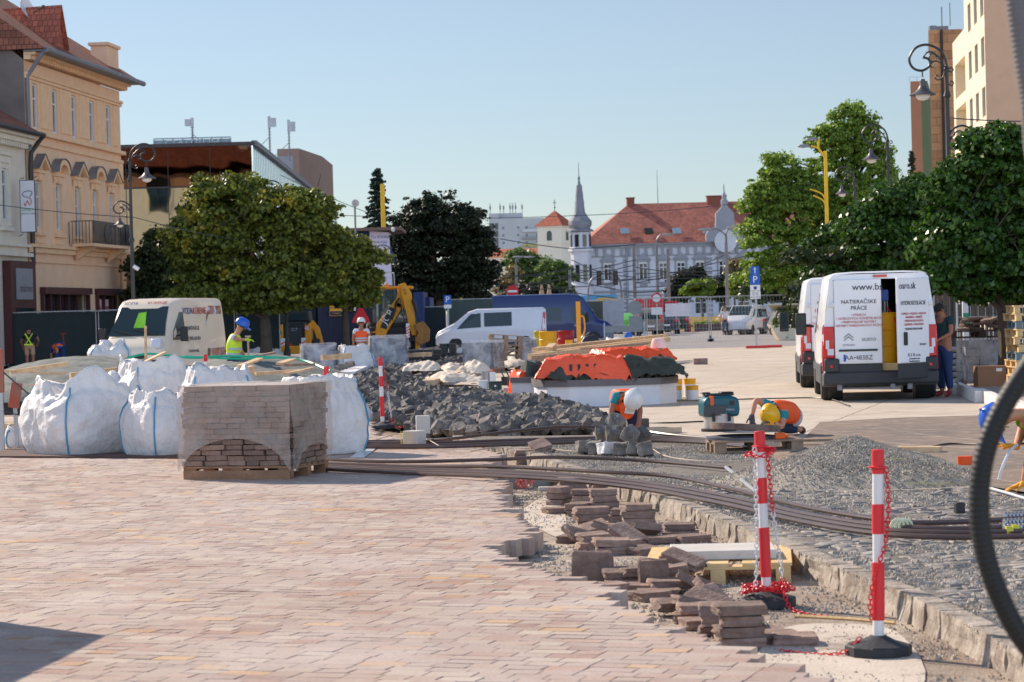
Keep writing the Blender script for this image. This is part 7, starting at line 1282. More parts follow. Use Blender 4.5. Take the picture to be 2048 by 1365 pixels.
# --- vacuum cleaner
g = G(1438, 862); vc = thing('vacuum_cleaner', 'teal and grey site vacuum cleaner with a white drum foot', 'vacuum cleaner', g, 8)
b = MB(); b.lathe([(.2, .03), (.21, .05), (.21, .22), (.22, .24)], 24); b.build('tank', mat('tank_white', rgb(205, 200, 196), .5), vc); b = MB(); b.lathe([(.25, .0), (.25, .03), (.2, .04)], 20, (0, 0, .0)); b.build('foot', BLACK, vc)
b = MB(); b.prism([(-.25, .2), (.25, .2), (.265, .3), (.25, .45), (.15, .49), (-.18, .49), (-.25, .42)], -.2, .2); b.build('motor_head', mat('teal_plastic', rgb(20, 92, 104), .4), vc, bevel=.04); b = MB(); b.prism([(-.255, .22), (.0, .22), (.1, .36), (-.1, .37), (-.25, .36)], -.215, -.19); b.build('grey_shroud', BUMP, vc, bevel=.01)
b = MB(); b.bb(-.16, -.11, -.212, -.1, .36, .492); b.build('orange_stripe', mat('orange_plastic', rgb(235, 100, 30)), vc, smooth=0); b = MB(); b.bb(-.2, .2, -.12, .12, .49, .52); b.bb(-.24, -.12, -.06, .06, .52, .54); b.bb(.02, .2, -.1, .1, .52, .54); b.build('carry_deck', BLACK, vc, bevel=.015); txt('Makita', .045, mat('lt', rgb(200, 200, 205)), vc, face((.12, -.206, .3))); b = MB(); b.bb(.12, .18, -.212, -.2, .36, .42); b.build('socket', BLACK, vc, smooth=0)
for x in (-.12, .1): b = MB(); b.bb(x-.02, x+.02, -.235, -.205, .14, .25); b.build('latch', BLACK, vc, smooth=0)
# --- pallet with iron rings
g = G(1515, 905); pr_ = pallet('worn pallet under the iron manhole rings', (g.x, g.y+.4, 0), 3, 1.05, .8, OLDWOOD); IRON = mat('rusty_cast_iron', rgb(110, 84, 74), .7, .3, 6, bump=.4, col2=rgb(140, 118, 108))
b = MB(); b.lathe([(.38, 0), (.42, .0), (.42, .03), (.3, .045), (0, .045)], 40); tag(b.build('manhole_cover', mat('dark_iron', rgb(92, 92, 98), .5, .2, 6), loc=(g.x-.15, g.y+.4, .143)), 'dark round manhole cover lying on the worn pallet', 'manhole cover')
b = MB(); b.lathe([(.3, 0), (.42, 0), (.42, .075), (.3, .075), (.3, 0)], 40); tag(b.build('manhole_ring', IRON, loc=(g.x-.1, g.y+.42, .24), rot=(R(-3), R(4), 0)), 'rusty iron ring propped on top of the manhole cover', 'manhole ring')
b = MB(); b.bb(-.06, .06, -.06, .06, 0, .075); b.bb(.06, .1, -.03, .03, .01, .05); tag(b.build('laser_level', mat('orange_plastic', (.8, .2, .03)), loc=(g.x+.28, g.y+.1, .145), bevel=.01), 'small orange level standing on the worn pallet', 'level')
plank('board on the ground right of the worn pallet', G(1550, 882, .06), G(1666, 880, .06), .14, .03, OLDWOOD, None); b = MB(); b.bb(-.25, .25, -.1, .1, 0, .06); g = G(1838, 905); tag(b.build('wood_offcut', WOOD, smooth=0, loc=(g.x, g.y, .005), rot=(0, 0, R(-20))), 'wooden offcut half buried behind the gravel heap', 'offcut')
# --- paint tins, barrels, tools
def tin(px, py, h=.26, r=.115, z0=0., lab='', lid=True):
    g = G(px, py, 0); t = thing('paint_tin', lab, 'tin', (g.x, g.y, z0), rnd.uniform(-30, 30), 'yellow and white paint tins by the planter'); b = MB(); b.lathe([(r, 0), (r, h*.68)], 24); b.build('body', WHITE, t); b = MB(); b.lathe([(r*1.005, h*.68), (r*1.005, h*.93), (r*1.05, h*.94), (r*1.05, h), (r*.95, h), (0, h*.97)], 24); b.build('lid', YEL, t)
tin(1385, 801, lab='paint tin in front right of the group beside the planter'); tin(1352, 801, lab='paint tin in front left of the group beside the planter'); tin(1341, 797, lab='paint tin leaning closest to the planter wall', r=.1); tin(1380, 794, .34, lab='tallest yellow paint tin behind the front right one'); tin(1353, 795, .34, lab='tall yellow paint tin behind the front left one')
b = MB(); a, c = G(1335, 803), G(1402, 803); b.bb(a.x, c.x, a.y-.1, a.y+.5, .002, .012); tag(b.build('board_offcut', OLDWOOD, smooth=0), 'thin board under the paint tins', 'board'); 
for nm in ('paint_tin',): 
    for o in C.objects:
        if o.name.startswith(nm): o.location.z = .013
def drum(label, px, Y, m, z0=.15, h=.88, r=.29, label_side=True, grp='steel drums behind the planter'):
    p = A(px, 640, Y); t = thing('steel_drum', label, 'drum', (p.x, Y, z0), 0, grp); b = MB(); b.lathe([(r, 0), (r*1.02, .02), (r, .04), (r, h*.33), (r*1.04, h*.35), (r, h*.37), (r, h*.65), (r*1.04, h*.67), (r, h*.69), (r, h*.96), (r*1.03, h*.98), (r*.95, h), (r*.93, h*.97), (0, h*.97)], 28); b.build('shell', m, t)
    b = MB(); b.box((-r*.6, -r*.85, h*.25), (.16, .02, .22), (0, 0, -30)); b.build('paper_label', WHITE, t, smooth=0)
    for k in (0, 1): b = MB(); b.box((r*(.1+.5*k), -r*(1.0-.14*k)-.01, h*.25), (.11, .01, .11), (0, 45, 25*k)); b.build('hazard_label', WHITE, t, smooth=0)
RDR = mat('red_drum_paint', rgb(170, 26, 32), .4, .08); drum('bright yellow steel drum left of the red one', 1095, 84, YEL, r=.31); drum('red steel drum with a white paper label', 1131, 85, RDR, r=.29); drum('olive yellow drum half hidden behind the bright one', 1078, 87, mat('olive_yellow', rgb(190, 165, 40), .5), r=.2)
p = A(1113, 700, 85.3); pallet('pallet carrying the yellow and red drums', (p.x, 85.3, 0), 0, 1.5, 1., OLDWOOD)
for k, (dx, z) in enumerate(((0, 0), (.02, .18), (.35, 0))):
    p = A(1143, 690, 82); b = MB(); b.lathe([(.13, 0), (.13, .15), (.14, .16), (.14, .17), (0, .17)], 16); tag(b.build('yellow_tin', YEL, loc=(p.x+dx-.1, 82, .38+z)), 'small yellow tin in front of the red drum', 'tin', 'small yellow tins by the red drum')
b = MB(); b.bb(-.35, .35, -.3, .3, 0, .38); p = A(1143, 690, 82); tag(b.build('timber_crate', OLDWOOD, smooth=0, loc=(p.x+.1, 82.05, 0)), 'low crate carrying the small yellow tins', 'crate')
p = A(1157, 640, 80); t = thing('yellow_post', 'tall square yellow steel post with a bent handle', 'post', (p.x, 80, 0)); b = MB(); b.bb(-.07, .07, -.07, .07, 0, 2.02); b.build('column', mat('post_yellow', rgb(240, 160, 20), .4, .06), t, bevel=.01); b = MB(); b.tube(smooth_path([(.07, 0, 1.55), (.17, 0, 1.5), (.2, 0, 1.3), (.2, 0, 1.1), (.16, 0, .95), (.07, 0, .9)], 5), .025, 8); b.build('handle', _mc['post_yellow'], t)
def small(name, label, cat, px, py, parts): g = G(px, py); t = thing(name, label, cat, g); [f(t) for f in parts]; return t
def bx(nm, d, c, m, r=None, bev=.01): return lambda t: (lambda b: (b.box(c, d, r), b.build(nm, m, t, smooth=0, bevel=bev)))(MB())
small('plastic_tub', 'white plastic tub with tools left of the green crate', 'tub', 967, 783, [bx('body', (.2, .25, .22), (0, 0, .11), mat('tub_white', rgb(215, 220, 228), .4)), bx('rim', (.22, .27, .02), (0, 0, .23), WPLA)])
small('crate', 'dark green plastic crate between tub and trolley', 'crate', 991, 783, [bx('body', (.28, .28, .19), (0, 0, .095), mat('crate_green', rgb(40, 60, 56), .5)), bx('rim', (.3, .3, .03), (0, 0, .205), mat('crate_green', (0, 0, 0))), bx('sticker', (.04, .005, .04), (0, -.145, .12), WHITE, None, 0)])
small('metal_bucket', 'steel bucket standing behind the white tub', 'bucket', 974, 776, [lambda t: (lambda b: (b.lathe([(.1, 0), (.12, .38), (.125, .38), (.11, .36), (0, .35)], 20), b.build('body', STEEL, t)))(MB())])
small('plastic_canister', 'white striped canister with an orange cap behind the tub', 'canister', 986, 776, [bx('body', (.14, .12, .28), (0, 0, .22), WPLA), bx('cap', (.05, .05, .06), (0, 0, .4), mat('orange_plastic', (0, 0, 0)))])
small('tool_trolley', 'black tool trolley with a raised frame handle', 'trolley', 1031, 783, [bx('box', (.22, .2, .24), (0, 0, .14), BLACK), bx('panel', (.1, .01, .12), (0, -.105, .14), BUMP), lambda t: (lambda b: (b.tube([(-.1, 0, .25), (-.1, 0, .46), (.1, 0, .46), (.1, 0, .25)], .014, 6), b.build('handle', BLACK, t)))(MB())])
small('tool_bag', 'dark tool bag slumped right of the trolley', 'bag', 1052, 780, [lambda t: (lambda b: (b.lathe([(.15, 0), (.19, .08), (.17, .22), (.12, .34), (.04, .38), (0, .37)], 14), b.build('body', mat('dark_bag', rgb(48, 42, 48), .8, .3, 6, bump=.6, bsc=12), t)))(MB()), bx('yellow_tag', (.04, .02, .03), (-.04, -.15, .36), YEL)])
small('cartridge_bag', 'red and white sealant cartridges in a clear bag on the ground', 'bag', 1018, 784, [lambda t: (lambda b: ([b.cyl((-.14+.02*k, -.05+.04*k, .03+.03*(k % 2)), (.12+.02*k, .0+.05*k, .03+.03*(k % 2)), .024) for k in range(5)], b.build('cartridges', mat('cartridge', rgb(225, 205, 210), .3, .1, 20, col2=rgb(200, 120, 120)), t)))(MB())])
small('tool_tray', 'brown tool tray at the left end of the tool cluster', 'tray', 948, 779, [bx('body', (.16, .2, .07), (0, 0, .04), OLDWOOD), bx('handle', (.13, .02, .02), (0, 0, .13), OLDWOOD)])
small('brick', 'lone brick lying on the open concrete road', 'brick', 1401, 729, [bx('body', (.42, .3, .18), (0, 0, .09), PVR)]); 
for px, py, lab in ((1010, 771, 'black paint pot with a brush behind the green crate'), (1022, 774, 'second black paint pot beside the trolley')): small('paint_pot', lab, 'pot', px, py, [lambda t: (lambda b: (b.lathe([(.08, 0), (.09, .2), (.08, .2), (.07, .18), (0, .18)], 14), b.build('body', BLACK, t)))(MB()), lambda t: (lambda b: (b.beam((0, 0, .15), (-.1, 0, .36), .03, .03), b.build('brush', BUMP, t, smooth=0)))(MB())])
# --- wrapped pallets in the middle distance
GBL = mat('grey_block_pack', rgb(120, 122, 130), .8, .2, 2, bump=.4, bsc=8)
def wrapped(label, px, Y, w_, d_, h, rz=0, seed=0, core=GBL):
    p = A(px, 640, Y); t = thing('wrapped_pallet', label, 'wrapped pallet', (p.x, Y, 0), rz, 'film wrapped pallets of blocks'); b = MB()
    for k in range(5):
        for i in range(3):
            for j in range(2): b.bb(-w_/2+i*w_/3+.01, -w_/2+(i+1)*w_/3-.01, -d_/2+j*d_/2+.01, -d_/2+(j+1)*d_/2-.01, .15+k*(h-.15)/5, .15+(k+.93)*(h-.15)/5)
    b.build('block_stack', core, t, smooth=0); b = MB(); b.bb(-w_/2, w_/2, -d_/2, d_/2, 0, .02); b.bb(-w_/2, w_/2, -d_/2, d_/2, .11, .14)
    for i in (-1, 0, 1): b.bb(i*(w_/2-.08)-.07, i*(w_/2-.08)+.07, -d_/2, d_/2, .02, .11)
    b.build('pallet', OLDWOOD, t, smooth=0); b = MB(); NA, NZ = 48, 10; V = []
    for j in range(NZ+1):
        for i in range(NA):
            a = i/NA*6.2832; c_, s_ = math.cos(a), math.sin(a); r = (abs(c_)**7+abs(s_)**7)**(-1/7); z = .1+(h-.05)*j/NZ; k = 1.05+.09*noise.noise(Vector((c_*3+seed, s_*3, z*3)))+.04*noise.noise(Vector((c_*9+seed, s_*9, z*7)))+(.02 if j == 0 else 0); V.append((c_*r*w_/2*k, s_*r*d_/2*k, z+(.03*noise.noise(Vector((a*3, seed, 0))) if j == NZ else 0)))
    b.add(V, [(j*NA+i, j*NA+(i+1) % NA, (j+1)*NA+(i+1) % NA, (j+1)*NA+i) for j in range(NZ) for i in range(NA)]+[tuple(NZ*NA+i for i in range(NA))]); b.build('film', FILM2, t, smooth=.8, fix=False); return t
wrapped('wrapped pallet of grey blocks right of the geotextile bed', 634, 70, .95, 1., .92, 10, 1); wrapped('wrapped pallet of grey blocks directly right of the orange vested worker', 776, 72, 1.12, 1., 1.08, 3, 2); wrapped('wrapped pallet left of the leaning pallet stack', 965, 70, .95, 1., .88, -20, 3); wrapped('wrapped pallet right of the leaning pallet stack, before the drums', 1050, 76, .6, .8, .86, -10, 4)
bigbag('slumped white bag between two wrapped pallets beside the worker', 706, 740, 1.0, .8, 20, 7, .2).location = (A(706, 640, 70).x, 70, .05)
bigbag('white bag with loose skirt lying right of the drums', 1190, 700, .9, .62, 20, 8, .1).location = (A(1178, 640, 88).x, 88, 0); bigbag('white bag beside the blue helmet by the mesh fence', 1240, 700, 1.3, .62, 5, 10, .15).location = (A(1240, 640, 92).x, 92, 0)
for k in range(7): p = A(1005+k*.8, 640, 73); pallet('old wooden pallet in the leaning stack beside the wrapped blocks', (p.x, 73, k*.15), 5+3*math.sin(k*2), 1.0, .8, OLDWOOD, 'pallets in the leaning stack').rotation_euler = (0, R(5), R(5+3*math.sin(k*2)))
cloth('tarpaulin', 'black tarpaulin heap in front of the blue minibus', 'tarpaulin', (A(1178, 640, 84).x, 84, 0), 1.3, 1.2, 34, 34, lambda u_, v_, x, y: (x, y, 1.15*max(0, 1-max(abs(u_), abs(v_))**2)*(.6+.9*ridge(x, y, 1.5, 5))), mat('black_sheet', (.03, .03, .035), .4, .2, bump=.3))
for px, Y, w_, h, m, lab in ((845, 76, 1.1, .62, BLACK, 'stack of dark setts before the backhoe'), (895, 80, .55, .75, BLACK, 'black crate at the nose of the white van'), (872, 82, .5, .3, GBL, 'low stack of grey slabs beside the black crate'), (1222, 100, 1.6, .55, GBL, 'grey kerb stack under the fence by the road'), (1265, 102, 1.6, .5, GBL, 'second grey kerb stack under the fence')):
    p = A(px, 640, Y); b = MB(); n = max(2, int(h/.15))
    for k in range(n):
        for i in range(4): b.box((-w_/2+(i+.5)*w_/4+rnd.uniform(-.02, .02), 0, (k+.5)*h/n), (w_/4-.015, .5, h/n-.01), (0, 0, rnd.uniform(-4, 4)))
    tag(b.build('stone_stack', m, smooth=0, loc=(p.x, Y, 0)), lab, 'stone stack', None, 'stuff')
b = MB(); p = A(1262, 668, 91); b.lathe([(.15, 0), (.15, .08), (.11, .18), (0, .22)], 16); tag(b.build('safety_helmet', mat('helmet_blue', (.02, .12, .55), .3), loc=(p.x-.1, 91, .65)), 'blue safety helmet lying on the bag by the mesh fence', 'helmet'); b = MB(); b.bb(-.4, .4, -.3, .3, 0, .65); tag(b.build('timber_crate', WOOD, smooth=0, loc=(p.x+.2, 91.2, 0)), 'wooden crate beside the blue helmet', 'crate')
p = A(1322, 694, 55); b = MB(); b.lathe([(.15, 0), (.15, .08), (.11, .18), (0, .2)], 16); tag(b.build('safety_helmet', mat('helmet_pink', rgb(235, 200, 190), .3), loc=(pc.x+1.0, pc.y+.3, .98)), 'pale helmet resting on the tarpaulin at the right of the planter', 'helmet')
# --- right side storage
for k in range(11): p = A(2062+(k % 3)*2, 640, 45.5); pallet('wooden pallet in the tall stack at the right edge', (p.x, 45.5, k*.146), 88+2*math.sin(k*3), 1.2, .8, mat('blue_grey_wood', rgb(120, 135, 140), .8) if k in (4, 8) else PALWOOD, 'pallets in the tall right stack')
p = A(1985, 640, 47.5); sl_ = wrapped('wrapped block stack under the dark stone slabs on the right', 1962, 48, .85, 1., .93, 0, 6, mat('light_block', rgb(150, 150, 152), .8)); p = A(1955, 640, 48); pallet('dark pallet on top of the wrapped blocks carrying stone slabs', (p.x, 48, .98), 0, 1.3, 1., mat('dark_pallet', rgb(70, 58, 50), .9))
for k in range(16): put(pavs[k % 6], 'stone_slab', (p.x+.1+rnd.uniform(-.5, .6)*(1 if k < 8 else .6), 48+rnd.uniform(-.4, .2), 1.15+.06*(k//4)), (rnd.uniform(-6, 6), rnd.uniform(-12, 12), rnd.uniform(0, 180)), (1.3, 1.2, 1), 'rough dark slab heaped on the high pallet at the right', 'stone slab', 'slabs on the high pallet')
g = G(1985, 784); b = MB(); b.bb(-.27, .27, 0, .35, 0, .48); cbx = tag(b.build('cardboard_box', mat('cardboard', rgb(150, 108, 80), .9, .08), smooth=0, loc=g, rot=(0, 0, R(3)), bevel=.004), 'brown cardboard box before the tall pallet stack', 'box'); b = MB(); b.bb(.08, .19, -.004, -.001, .38, .44); b.build('paper_label', WHITE, cbx, smooth=0)
for k, (px, lab) in enumerate(((1912, 'left'), (1932, 'right'))):
    p = A(px, 640, 50+k)
    for j in range(6): b = MB(); b.lathe([(.05, -.06), (.2, -.05), (.24, 0), (.2, .05), (.05, .06)], 16, sq=1.3); tag(b.build('cement_sack', mat('sack_grey', rgb(170, 168, 165), .7, .1, 4, bump=.4, bsc=10), loc=(p.x, 50+k, .07+j*.13), rot=(0, 0, R(j*20))), 'grey cement sack in the stacks beside the open van', 'sack', 'stacked cement sacks')
KS = mat('white_kerbstone', rgb(222, 216, 210), .8, .06); 
for (a, c) in (((1890, 772), (1912, 790)), ((1914, 786), (1958, 806)), ((1960, 800), (2010, 822)), ((2000, 812), (2070, 842))):
    A0, A1 = G(*a), G(*c); b = MB(); b.beam(A0+Vector((0, 0, .1)), A1+Vector((0, 0, .1)), .12, .2); tag(b.build('kerbstone', KS, smooth=0), 'new pale kerbstone in the line beside the right storage area', 'kerbstone', 'new kerbstones on the right')
b = MB(); P_ = [G(1900, 768), G(1960, 800), G(2100, 850), G(2600, 850), G(2400, 700), G(1900, 700)]; b.prism([(q.x+.15, q.y+.1) for q in P_], .004, .1, 'z'); tag(b.build('pavement', mat('dusty_pavement', rgb(165, 150, 140), .9, .12, 2, bump=.3), smooth=0), kind='structure')
for px, py, lab in ((1995, 822, 'paper cup like roll lying at the kerbstones'),): g = G(px-30, py+10); b = MB(); b.cyl((0, 0, .05), (.1, .0, .05), .05); tag(b.build('tape_roll', mat('grey_tape', rgb(150, 150, 160), .5), loc=g), 'grey tape roll lying beside the blue helmeted worker', 'tape')
g = G(1948, 745); b = MB(); b.lathe([(.09, 0), (.13, .25), (.12, .25), (.1, .22), (0, .22)], 16); tag(b.build('plant_pot', mat('terracotta', rgb(180, 110, 80), .8), loc=(g.x, 48.3 if False else g.y-4, .1)), 'terracotta bucket between sacks and wrapped blocks', 'bucket')
# ---------------------------------------------------------------- people
SKIN = mat('skin', rgb(200, 140, 110), .6, .08, 8); SKIN2 = mat('tanned_skin', rgb(165, 105, 78), .6, .08, 8); ORV = mat('orange_vest', rgb(255, 92, 30), .6, .06, 6, bump=.3, bsc=20); LIV = mat('yellow_vest', rgb(225, 250, 60), .6, .05, 6, bump=.3, bsc=20)
TEAL = mat('teal_shirt', rgb(40, 140, 150), .8, .08, 6); TSW = mat('white_shirt', rgb(215, 215, 222), .8, .05, 6); DNM = mat('dark_trousers', rgb(38, 46, 70), .85, .15, 6); REFL = mat('reflective_band', rgb(190, 192, 195), .35, .06); HAIR = mat('dark_hair', (.015, .012, .01), .8)
def skin(name, V, E, m, par, root=0, lv=2):
    me = bpy.data.meshes.new(name); me.from_pydata([v[0] for v in V], E, []); me.materials.append(m); o = bpy.data.objects.new(name, me); C.collection.objects.link(o); o.parent = par
    s = o.modifiers.new('skin', 'SKIN'); s.use_smooth_shade = True; sv = me.skin_vertices[0].data
    for i, v in enumerate(V): r = v[1]; sv[i].radius = r if isinstance(r, tuple) else (r, r); sv[i].use_root = (i == root)
    b = o.modifiers.new('sub', 'SUBSURF'); b.levels = lv; b.render_levels = lv; return o
def add_hand(V, E, wi, d, up, sgn=1, curl=.5, k=1.):      # wrist index, pointing direction, back-of-hand direction
    w = Vector(V[wi][0]); d = Vector(d).normalized(); up = Vector(up).normalized(); s = d.cross(up).normalized()*sgn; p = w+d*.055*k; V.append((p, (.036*k, .018*k))); pi = len(V)-1; E.append((wi, pi))
    for j, (o_, L) in enumerate(((-.032, .068), (-.011, .078), (.011, .073), (.032, .058))):
        a = p+s*o_*k+d*.03*k; V.append((a, .0105*k)); E.append((pi, len(V)-1)); m_ = a+(d-up*curl*.6)*L*.5*k; V.append((m_, .0095*k)); E.append((len(V)-2, len(V)-1)); V.append((m_+(d*(1-curl)-up*curl*1.2)*L*.5*k, .008*k)); E.append((len(V)-2, len(V)-1))
    t = w+d*.02*k-s*.03*k; V.append((t, .013*k)); E.append((wi, len(V)-1)); V.append((t+(d*.7-s*.7-up*.3)*.035*k, .011*k)); E.append((len(V)-2, len(V)-1)); V.append((t+(d*1.1-s*.7-up*.5)*.055*k, .009*k)); E.append((len(V)-2, len(V)-1))
def helmet(par, c, fwd, up, m, s=1.):
    up = Vector(up).normalized(); f = Vector(fwd); f = (f-up*f.dot(up)).normalized(); x = f.cross(up)
    T = Matrix.Translation(c) @ Matrix((( x.x, f.x, up.x, 0), (x.y, f.y, up.y, 0), (x.z, f.z, up.z, 0), (0, 0, 0, 1))); b = MB(); b.T = T @ Matrix.Diagonal((.92*s, 1.1*s, 1*s, 1)); b.lathe([(.145, -.005), (.147, .0), (.138, .03), (.132, .07), (.11, .115), (.07, .145), (0, .158)], 24); b.box((0, .155, -.004), (.16, .09, .012), (-12, 0, 0))
    for q in (-.035, 0, .035): b.beam((q, -.11, .1), (q, .1, .115), .012, .05)
    return b.build('helmet', m, par, smooth=.8)
def person(label, loc, rz, J, shirt, trousers, vest=None, hl=None, skinm=SKIN, gl=None, handdir=None, shorts=False, curl=.5, bands=(.25, .5), shoes=BLACK, hair=True, group=None, vs=1., look=None):
    t = thing('person', label, 'person', loc, rz, group); g = {k: Vector(v) for k, v in J.items()}; nk = (g['neck']-g['chest']).normalized()
    V = [(g['pelvis'], (.14, .11)), (g['pelvis'].lerp(g['chest'], .5), (.13, .1)), (g['chest'], (.15, .11)), (g['neck'], .055), (g['head']-(g['head']-g['neck'])*.35, .07), (g['head'], (.083, .098)), (g['head']+(g['head']-g['neck']).normalized()*.075, .075)]
    E = [(0, 1), (1, 2), (2, 3), (3, 4), (4, 5), (5, 6)]; idx = {}
    for s_ in 'LR':
        pr = 2
        for nm, r in (('sh', .058), ('el', .042), ('wr', .028)): V.append((g[nm+s_], r)); E.append((pr, len(V)-1)); pr = len(V)-1; idx[nm+s_] = pr
        pr = 0
        for nm, r in (('hip', .088), ('kn', .062), ('an', .042), ('toe', .038)): V.append((g[nm+s_], r)); E.append((pr, len(V)-1)); pr = len(V)-1; idx[nm+s_] = pr
        hd_ = (g['wr'+s_]-g['el'+s_]).normalized() if not handdir else Vector(handdir[s_]); 
        if not gl: add_hand(V, E, idx['wr'+s_], hd_, nrm_(hd_), 1 if s_ == 'L' else -1, curl)
    body = skin('body', V, E, skinm, t)
    P = lambda n, r, k=0.: (g[n], r)
    sv = [(g['pelvis'], (.155, .125)), (g['pelvis'].lerp(g['chest'], .5), (.15, .12)), (g['chest'], (.16, .118)), (g['chest'].lerp(g['neck'], .7), .075), (g['shL'], .072), (g['shL'].lerp(g['elL'], .55), .058), (g['shR'], .072), (g['shR'].lerp(g['elR'], .55), .058)]
    skin('shirt', sv, [(0, 1), (1, 2), (2, 3), (2, 4), (4, 5), (2, 6), (6, 7)], shirt, t)
    tv = [(g['pelvis'].lerp(g['chest'], .15), (.16, .13)), (g['pelvis'], (.165, .135))]; te = [(0, 1)]
    for s_ in 'LR': kn = g['kn'+s_]; e_ = kn if shorts else kn.lerp(g['an'+s_], .88); tv += [(g['hip'+s_], .11), (kn if not shorts else g['hip'+s_].lerp(kn, .85), .085)]; te += [(1, len(tv)-2), (len(tv)-2, len(tv)-1)]; (tv.append((e_, .068)), te.append((len(tv)-2, len(tv)-1))) if not shorts else None
    skin('trousers', tv, te, trousers, t)
    if vest:
        a, c = g['pelvis'], g['chest']; vv = [(a, (.185*vs, .155*vs)), (a.lerp(c, .5), (.18*vs, .15*vs)), (c, (.205*vs, .16*vs)), (c.lerp(g['neck'], .65), (.12, .1)), (c.lerp(g['shL'], .88), .105), (c.lerp(g['shR'], .88), .105)]
        vo = skin('vest', vv, [(0, 1), (1, 2), (2, 3), (2, 4), (2, 5)], vest, t); d = (c-a).normalized(); q = (g['shR']-g['shL']).normalized(); q = (q-d*q.dot(d)).normalized(); n_ = d.cross(q)
        for f in bands:
            b = MB(); b.loft([[a.lerp(c, f)+d*dz+q*math.cos(u_)*.192*k_+n_*math.sin(u_)*.162*k_ for u_ in [i/28*6.2832 for i in range(28)]] for dz, k_ in ((-.025, .98), (-.025, 1.02), (.025, 1.02), (.025, .98))]); b.build('reflective_band', REFL, vo)
    for s_ in 'LR':
        a, c = g['an'+s_], g['toe'+s_]; skin('shoe', [(a+Vector((0, 0, .01)), .055), (a.lerp(c, .5)-Vector((0, 0, .01)), .05), (c, .046)], [(0, 1), (1, 2)], shoes, t)
        if gl:
            hd_ = (g['wr'+s_]-g['el'+s_]).normalized() if not handdir else Vector(handdir[s_]).normalized(); hv = [(g['wr'+s_]-hd_*.04, .038), (g['wr'+s_], .035)]; he = [(0, 1)]; add_hand(hv, he, 1, hd_, nrm_(hd_), 1 if s_ == 'L' else -1, curl, 1.18); skin('glove', hv, he, gl, t)
    up = (g['head']-g['neck']).normalized(); lk = Vector(look or (0, -1, 0)); lk = (lk-up*lk.dot(up)).normalized(); x = lk.cross(up)
    b = MB(); h = g['head']; b.tube([h+lk*.09+up*.03, h+lk*.118-up*.012, h+lk*.1-up*.02], [.008, .016, .01], 6)
    for s_ in (-1, 1): b.tube([h+x*s_*.085+up*.02, h+x*s_*.098, h+x*s_*.085-up*.03], [.012, .02, .01], 6)
    b.build('ears_and_nose', skinm, body)
    b = MB(); 
    for s_ in (-1, 1): b.box(h+lk*.094+x*s_*.032+up*.02, (.014, .014, .01))
    b.box(h+lk*.097-up*.048, (.03, .02, .008)); b.build('eyes_and_mouth', mat('dark_feature', rgb(90, 40, 35), .6), body)
    if hair: b = MB(); b.T = Matrix.Translation(h-lk*.012+up*.03) @ up.to_track_quat('Z', 'Y').to_matrix().to_4x4(); b.lathe([(.096, -.03), (.1, 0), (.095, .04), (.06, .075), (0, .088)], 16); b.build('hair', HAIR, t)
    if hl: helmet(t, h+up*.035, lk, up, hl)
    return t
def nrm_(d):
    u_ = Vector((0, 0, 1)) if abs(d.z) < .8 else Vector((0, 1, 0)); return (u_-d*u_.dot(d)).normalized()
HW = mat('helmet_white', rgb(235, 232, 226), .3, .03, coat=.3); HB = mat('helmet_blue', (.02, .12, .55), .3); HY = mat('helmet_yellow', rgb(250, 185, 10), .3, .04, coat=.3)
def stand(**k):
    J = dict(pelvis=(0, 0, .95), chest=(0, 0, 1.28), neck=(0, 0, 1.5), head=(0, -.02, 1.64), shL=(-.19, 0, 1.42), elL=(-.25, .02, 1.14), wrL=(-.25, -.06, .9), shR=(.19, 0, 1.42), elR=(.25, .02, 1.14), wrR=(.25, -.06, .9), hipL=(-.1, 0, .88), knL=(-.11, -.02, .5), anL=(-.11, .03, .09), toeL=(-.13, -.13, .045), hipR=(.1, 0, .88), knR=(.11, -.02, .5), anR=(.11, .03, .09), toeR=(.13, -.13, .045)); J.update(k); return J
p = A(468, 640, 50.5); LIG = mat('lime_glove', rgb(200, 235, 40), .7)
person('worker with blue helmet and lime yellow vest leaning on a shovel', (p.x, 50.5, 0), 0, stand(pelvis=(-.03, 0, .93), chest=(.0, -.02, 1.24), neck=(.07, -.04, 1.44), head=(.15, -.06, 1.58), shL=(-.02, .15, 1.38), elL=(.1, .1, 1.12), wrL=(.22, .0, .92), shR=(.0, -.19, 1.37), elR=(.1, -.26, 1.3), wrR=(.26, -.18, 1.3)), TSW, DNM, LIV, HB, gl=LIG, look=(1, -.2, -.5), handdir={'L': (.6, -.2, -.6), 'R': (.9, .1, -.1)}, bands=(.25, .62))
b = MB(); b.cyl((p.x+.31, 50.3, .55), (p.x+.3, 50.32, 1.36), .022); b.cyl((p.x+.24, 50.32, 1.36), (p.x+.36, 50.32, 1.36), .02); tag(b.build('shovel', WOOD), 'wooden shovel handle held by the yellow vested worker', 'shovel')
p = A(722, 640, 74); person('worker with white helmet and orange vest walking away by the wrapped pallets', (p.x, 74, 0), 180, stand(pelvis=(0, 0, .9), chest=(0, 0, 1.2), neck=(0, 0, 1.38), head=(0, -.02, 1.5), shL=(-.19, 0, 1.31), elL=(-.25, .02, 1.04), wrL=(-.25, -.06, .8), shR=(.19, 0, 1.31), elR=(.25, .02, 1.04), wrR=(.25, -.06, .8)), TSW, TSW, ORV, HW, skinm=SKIN2)
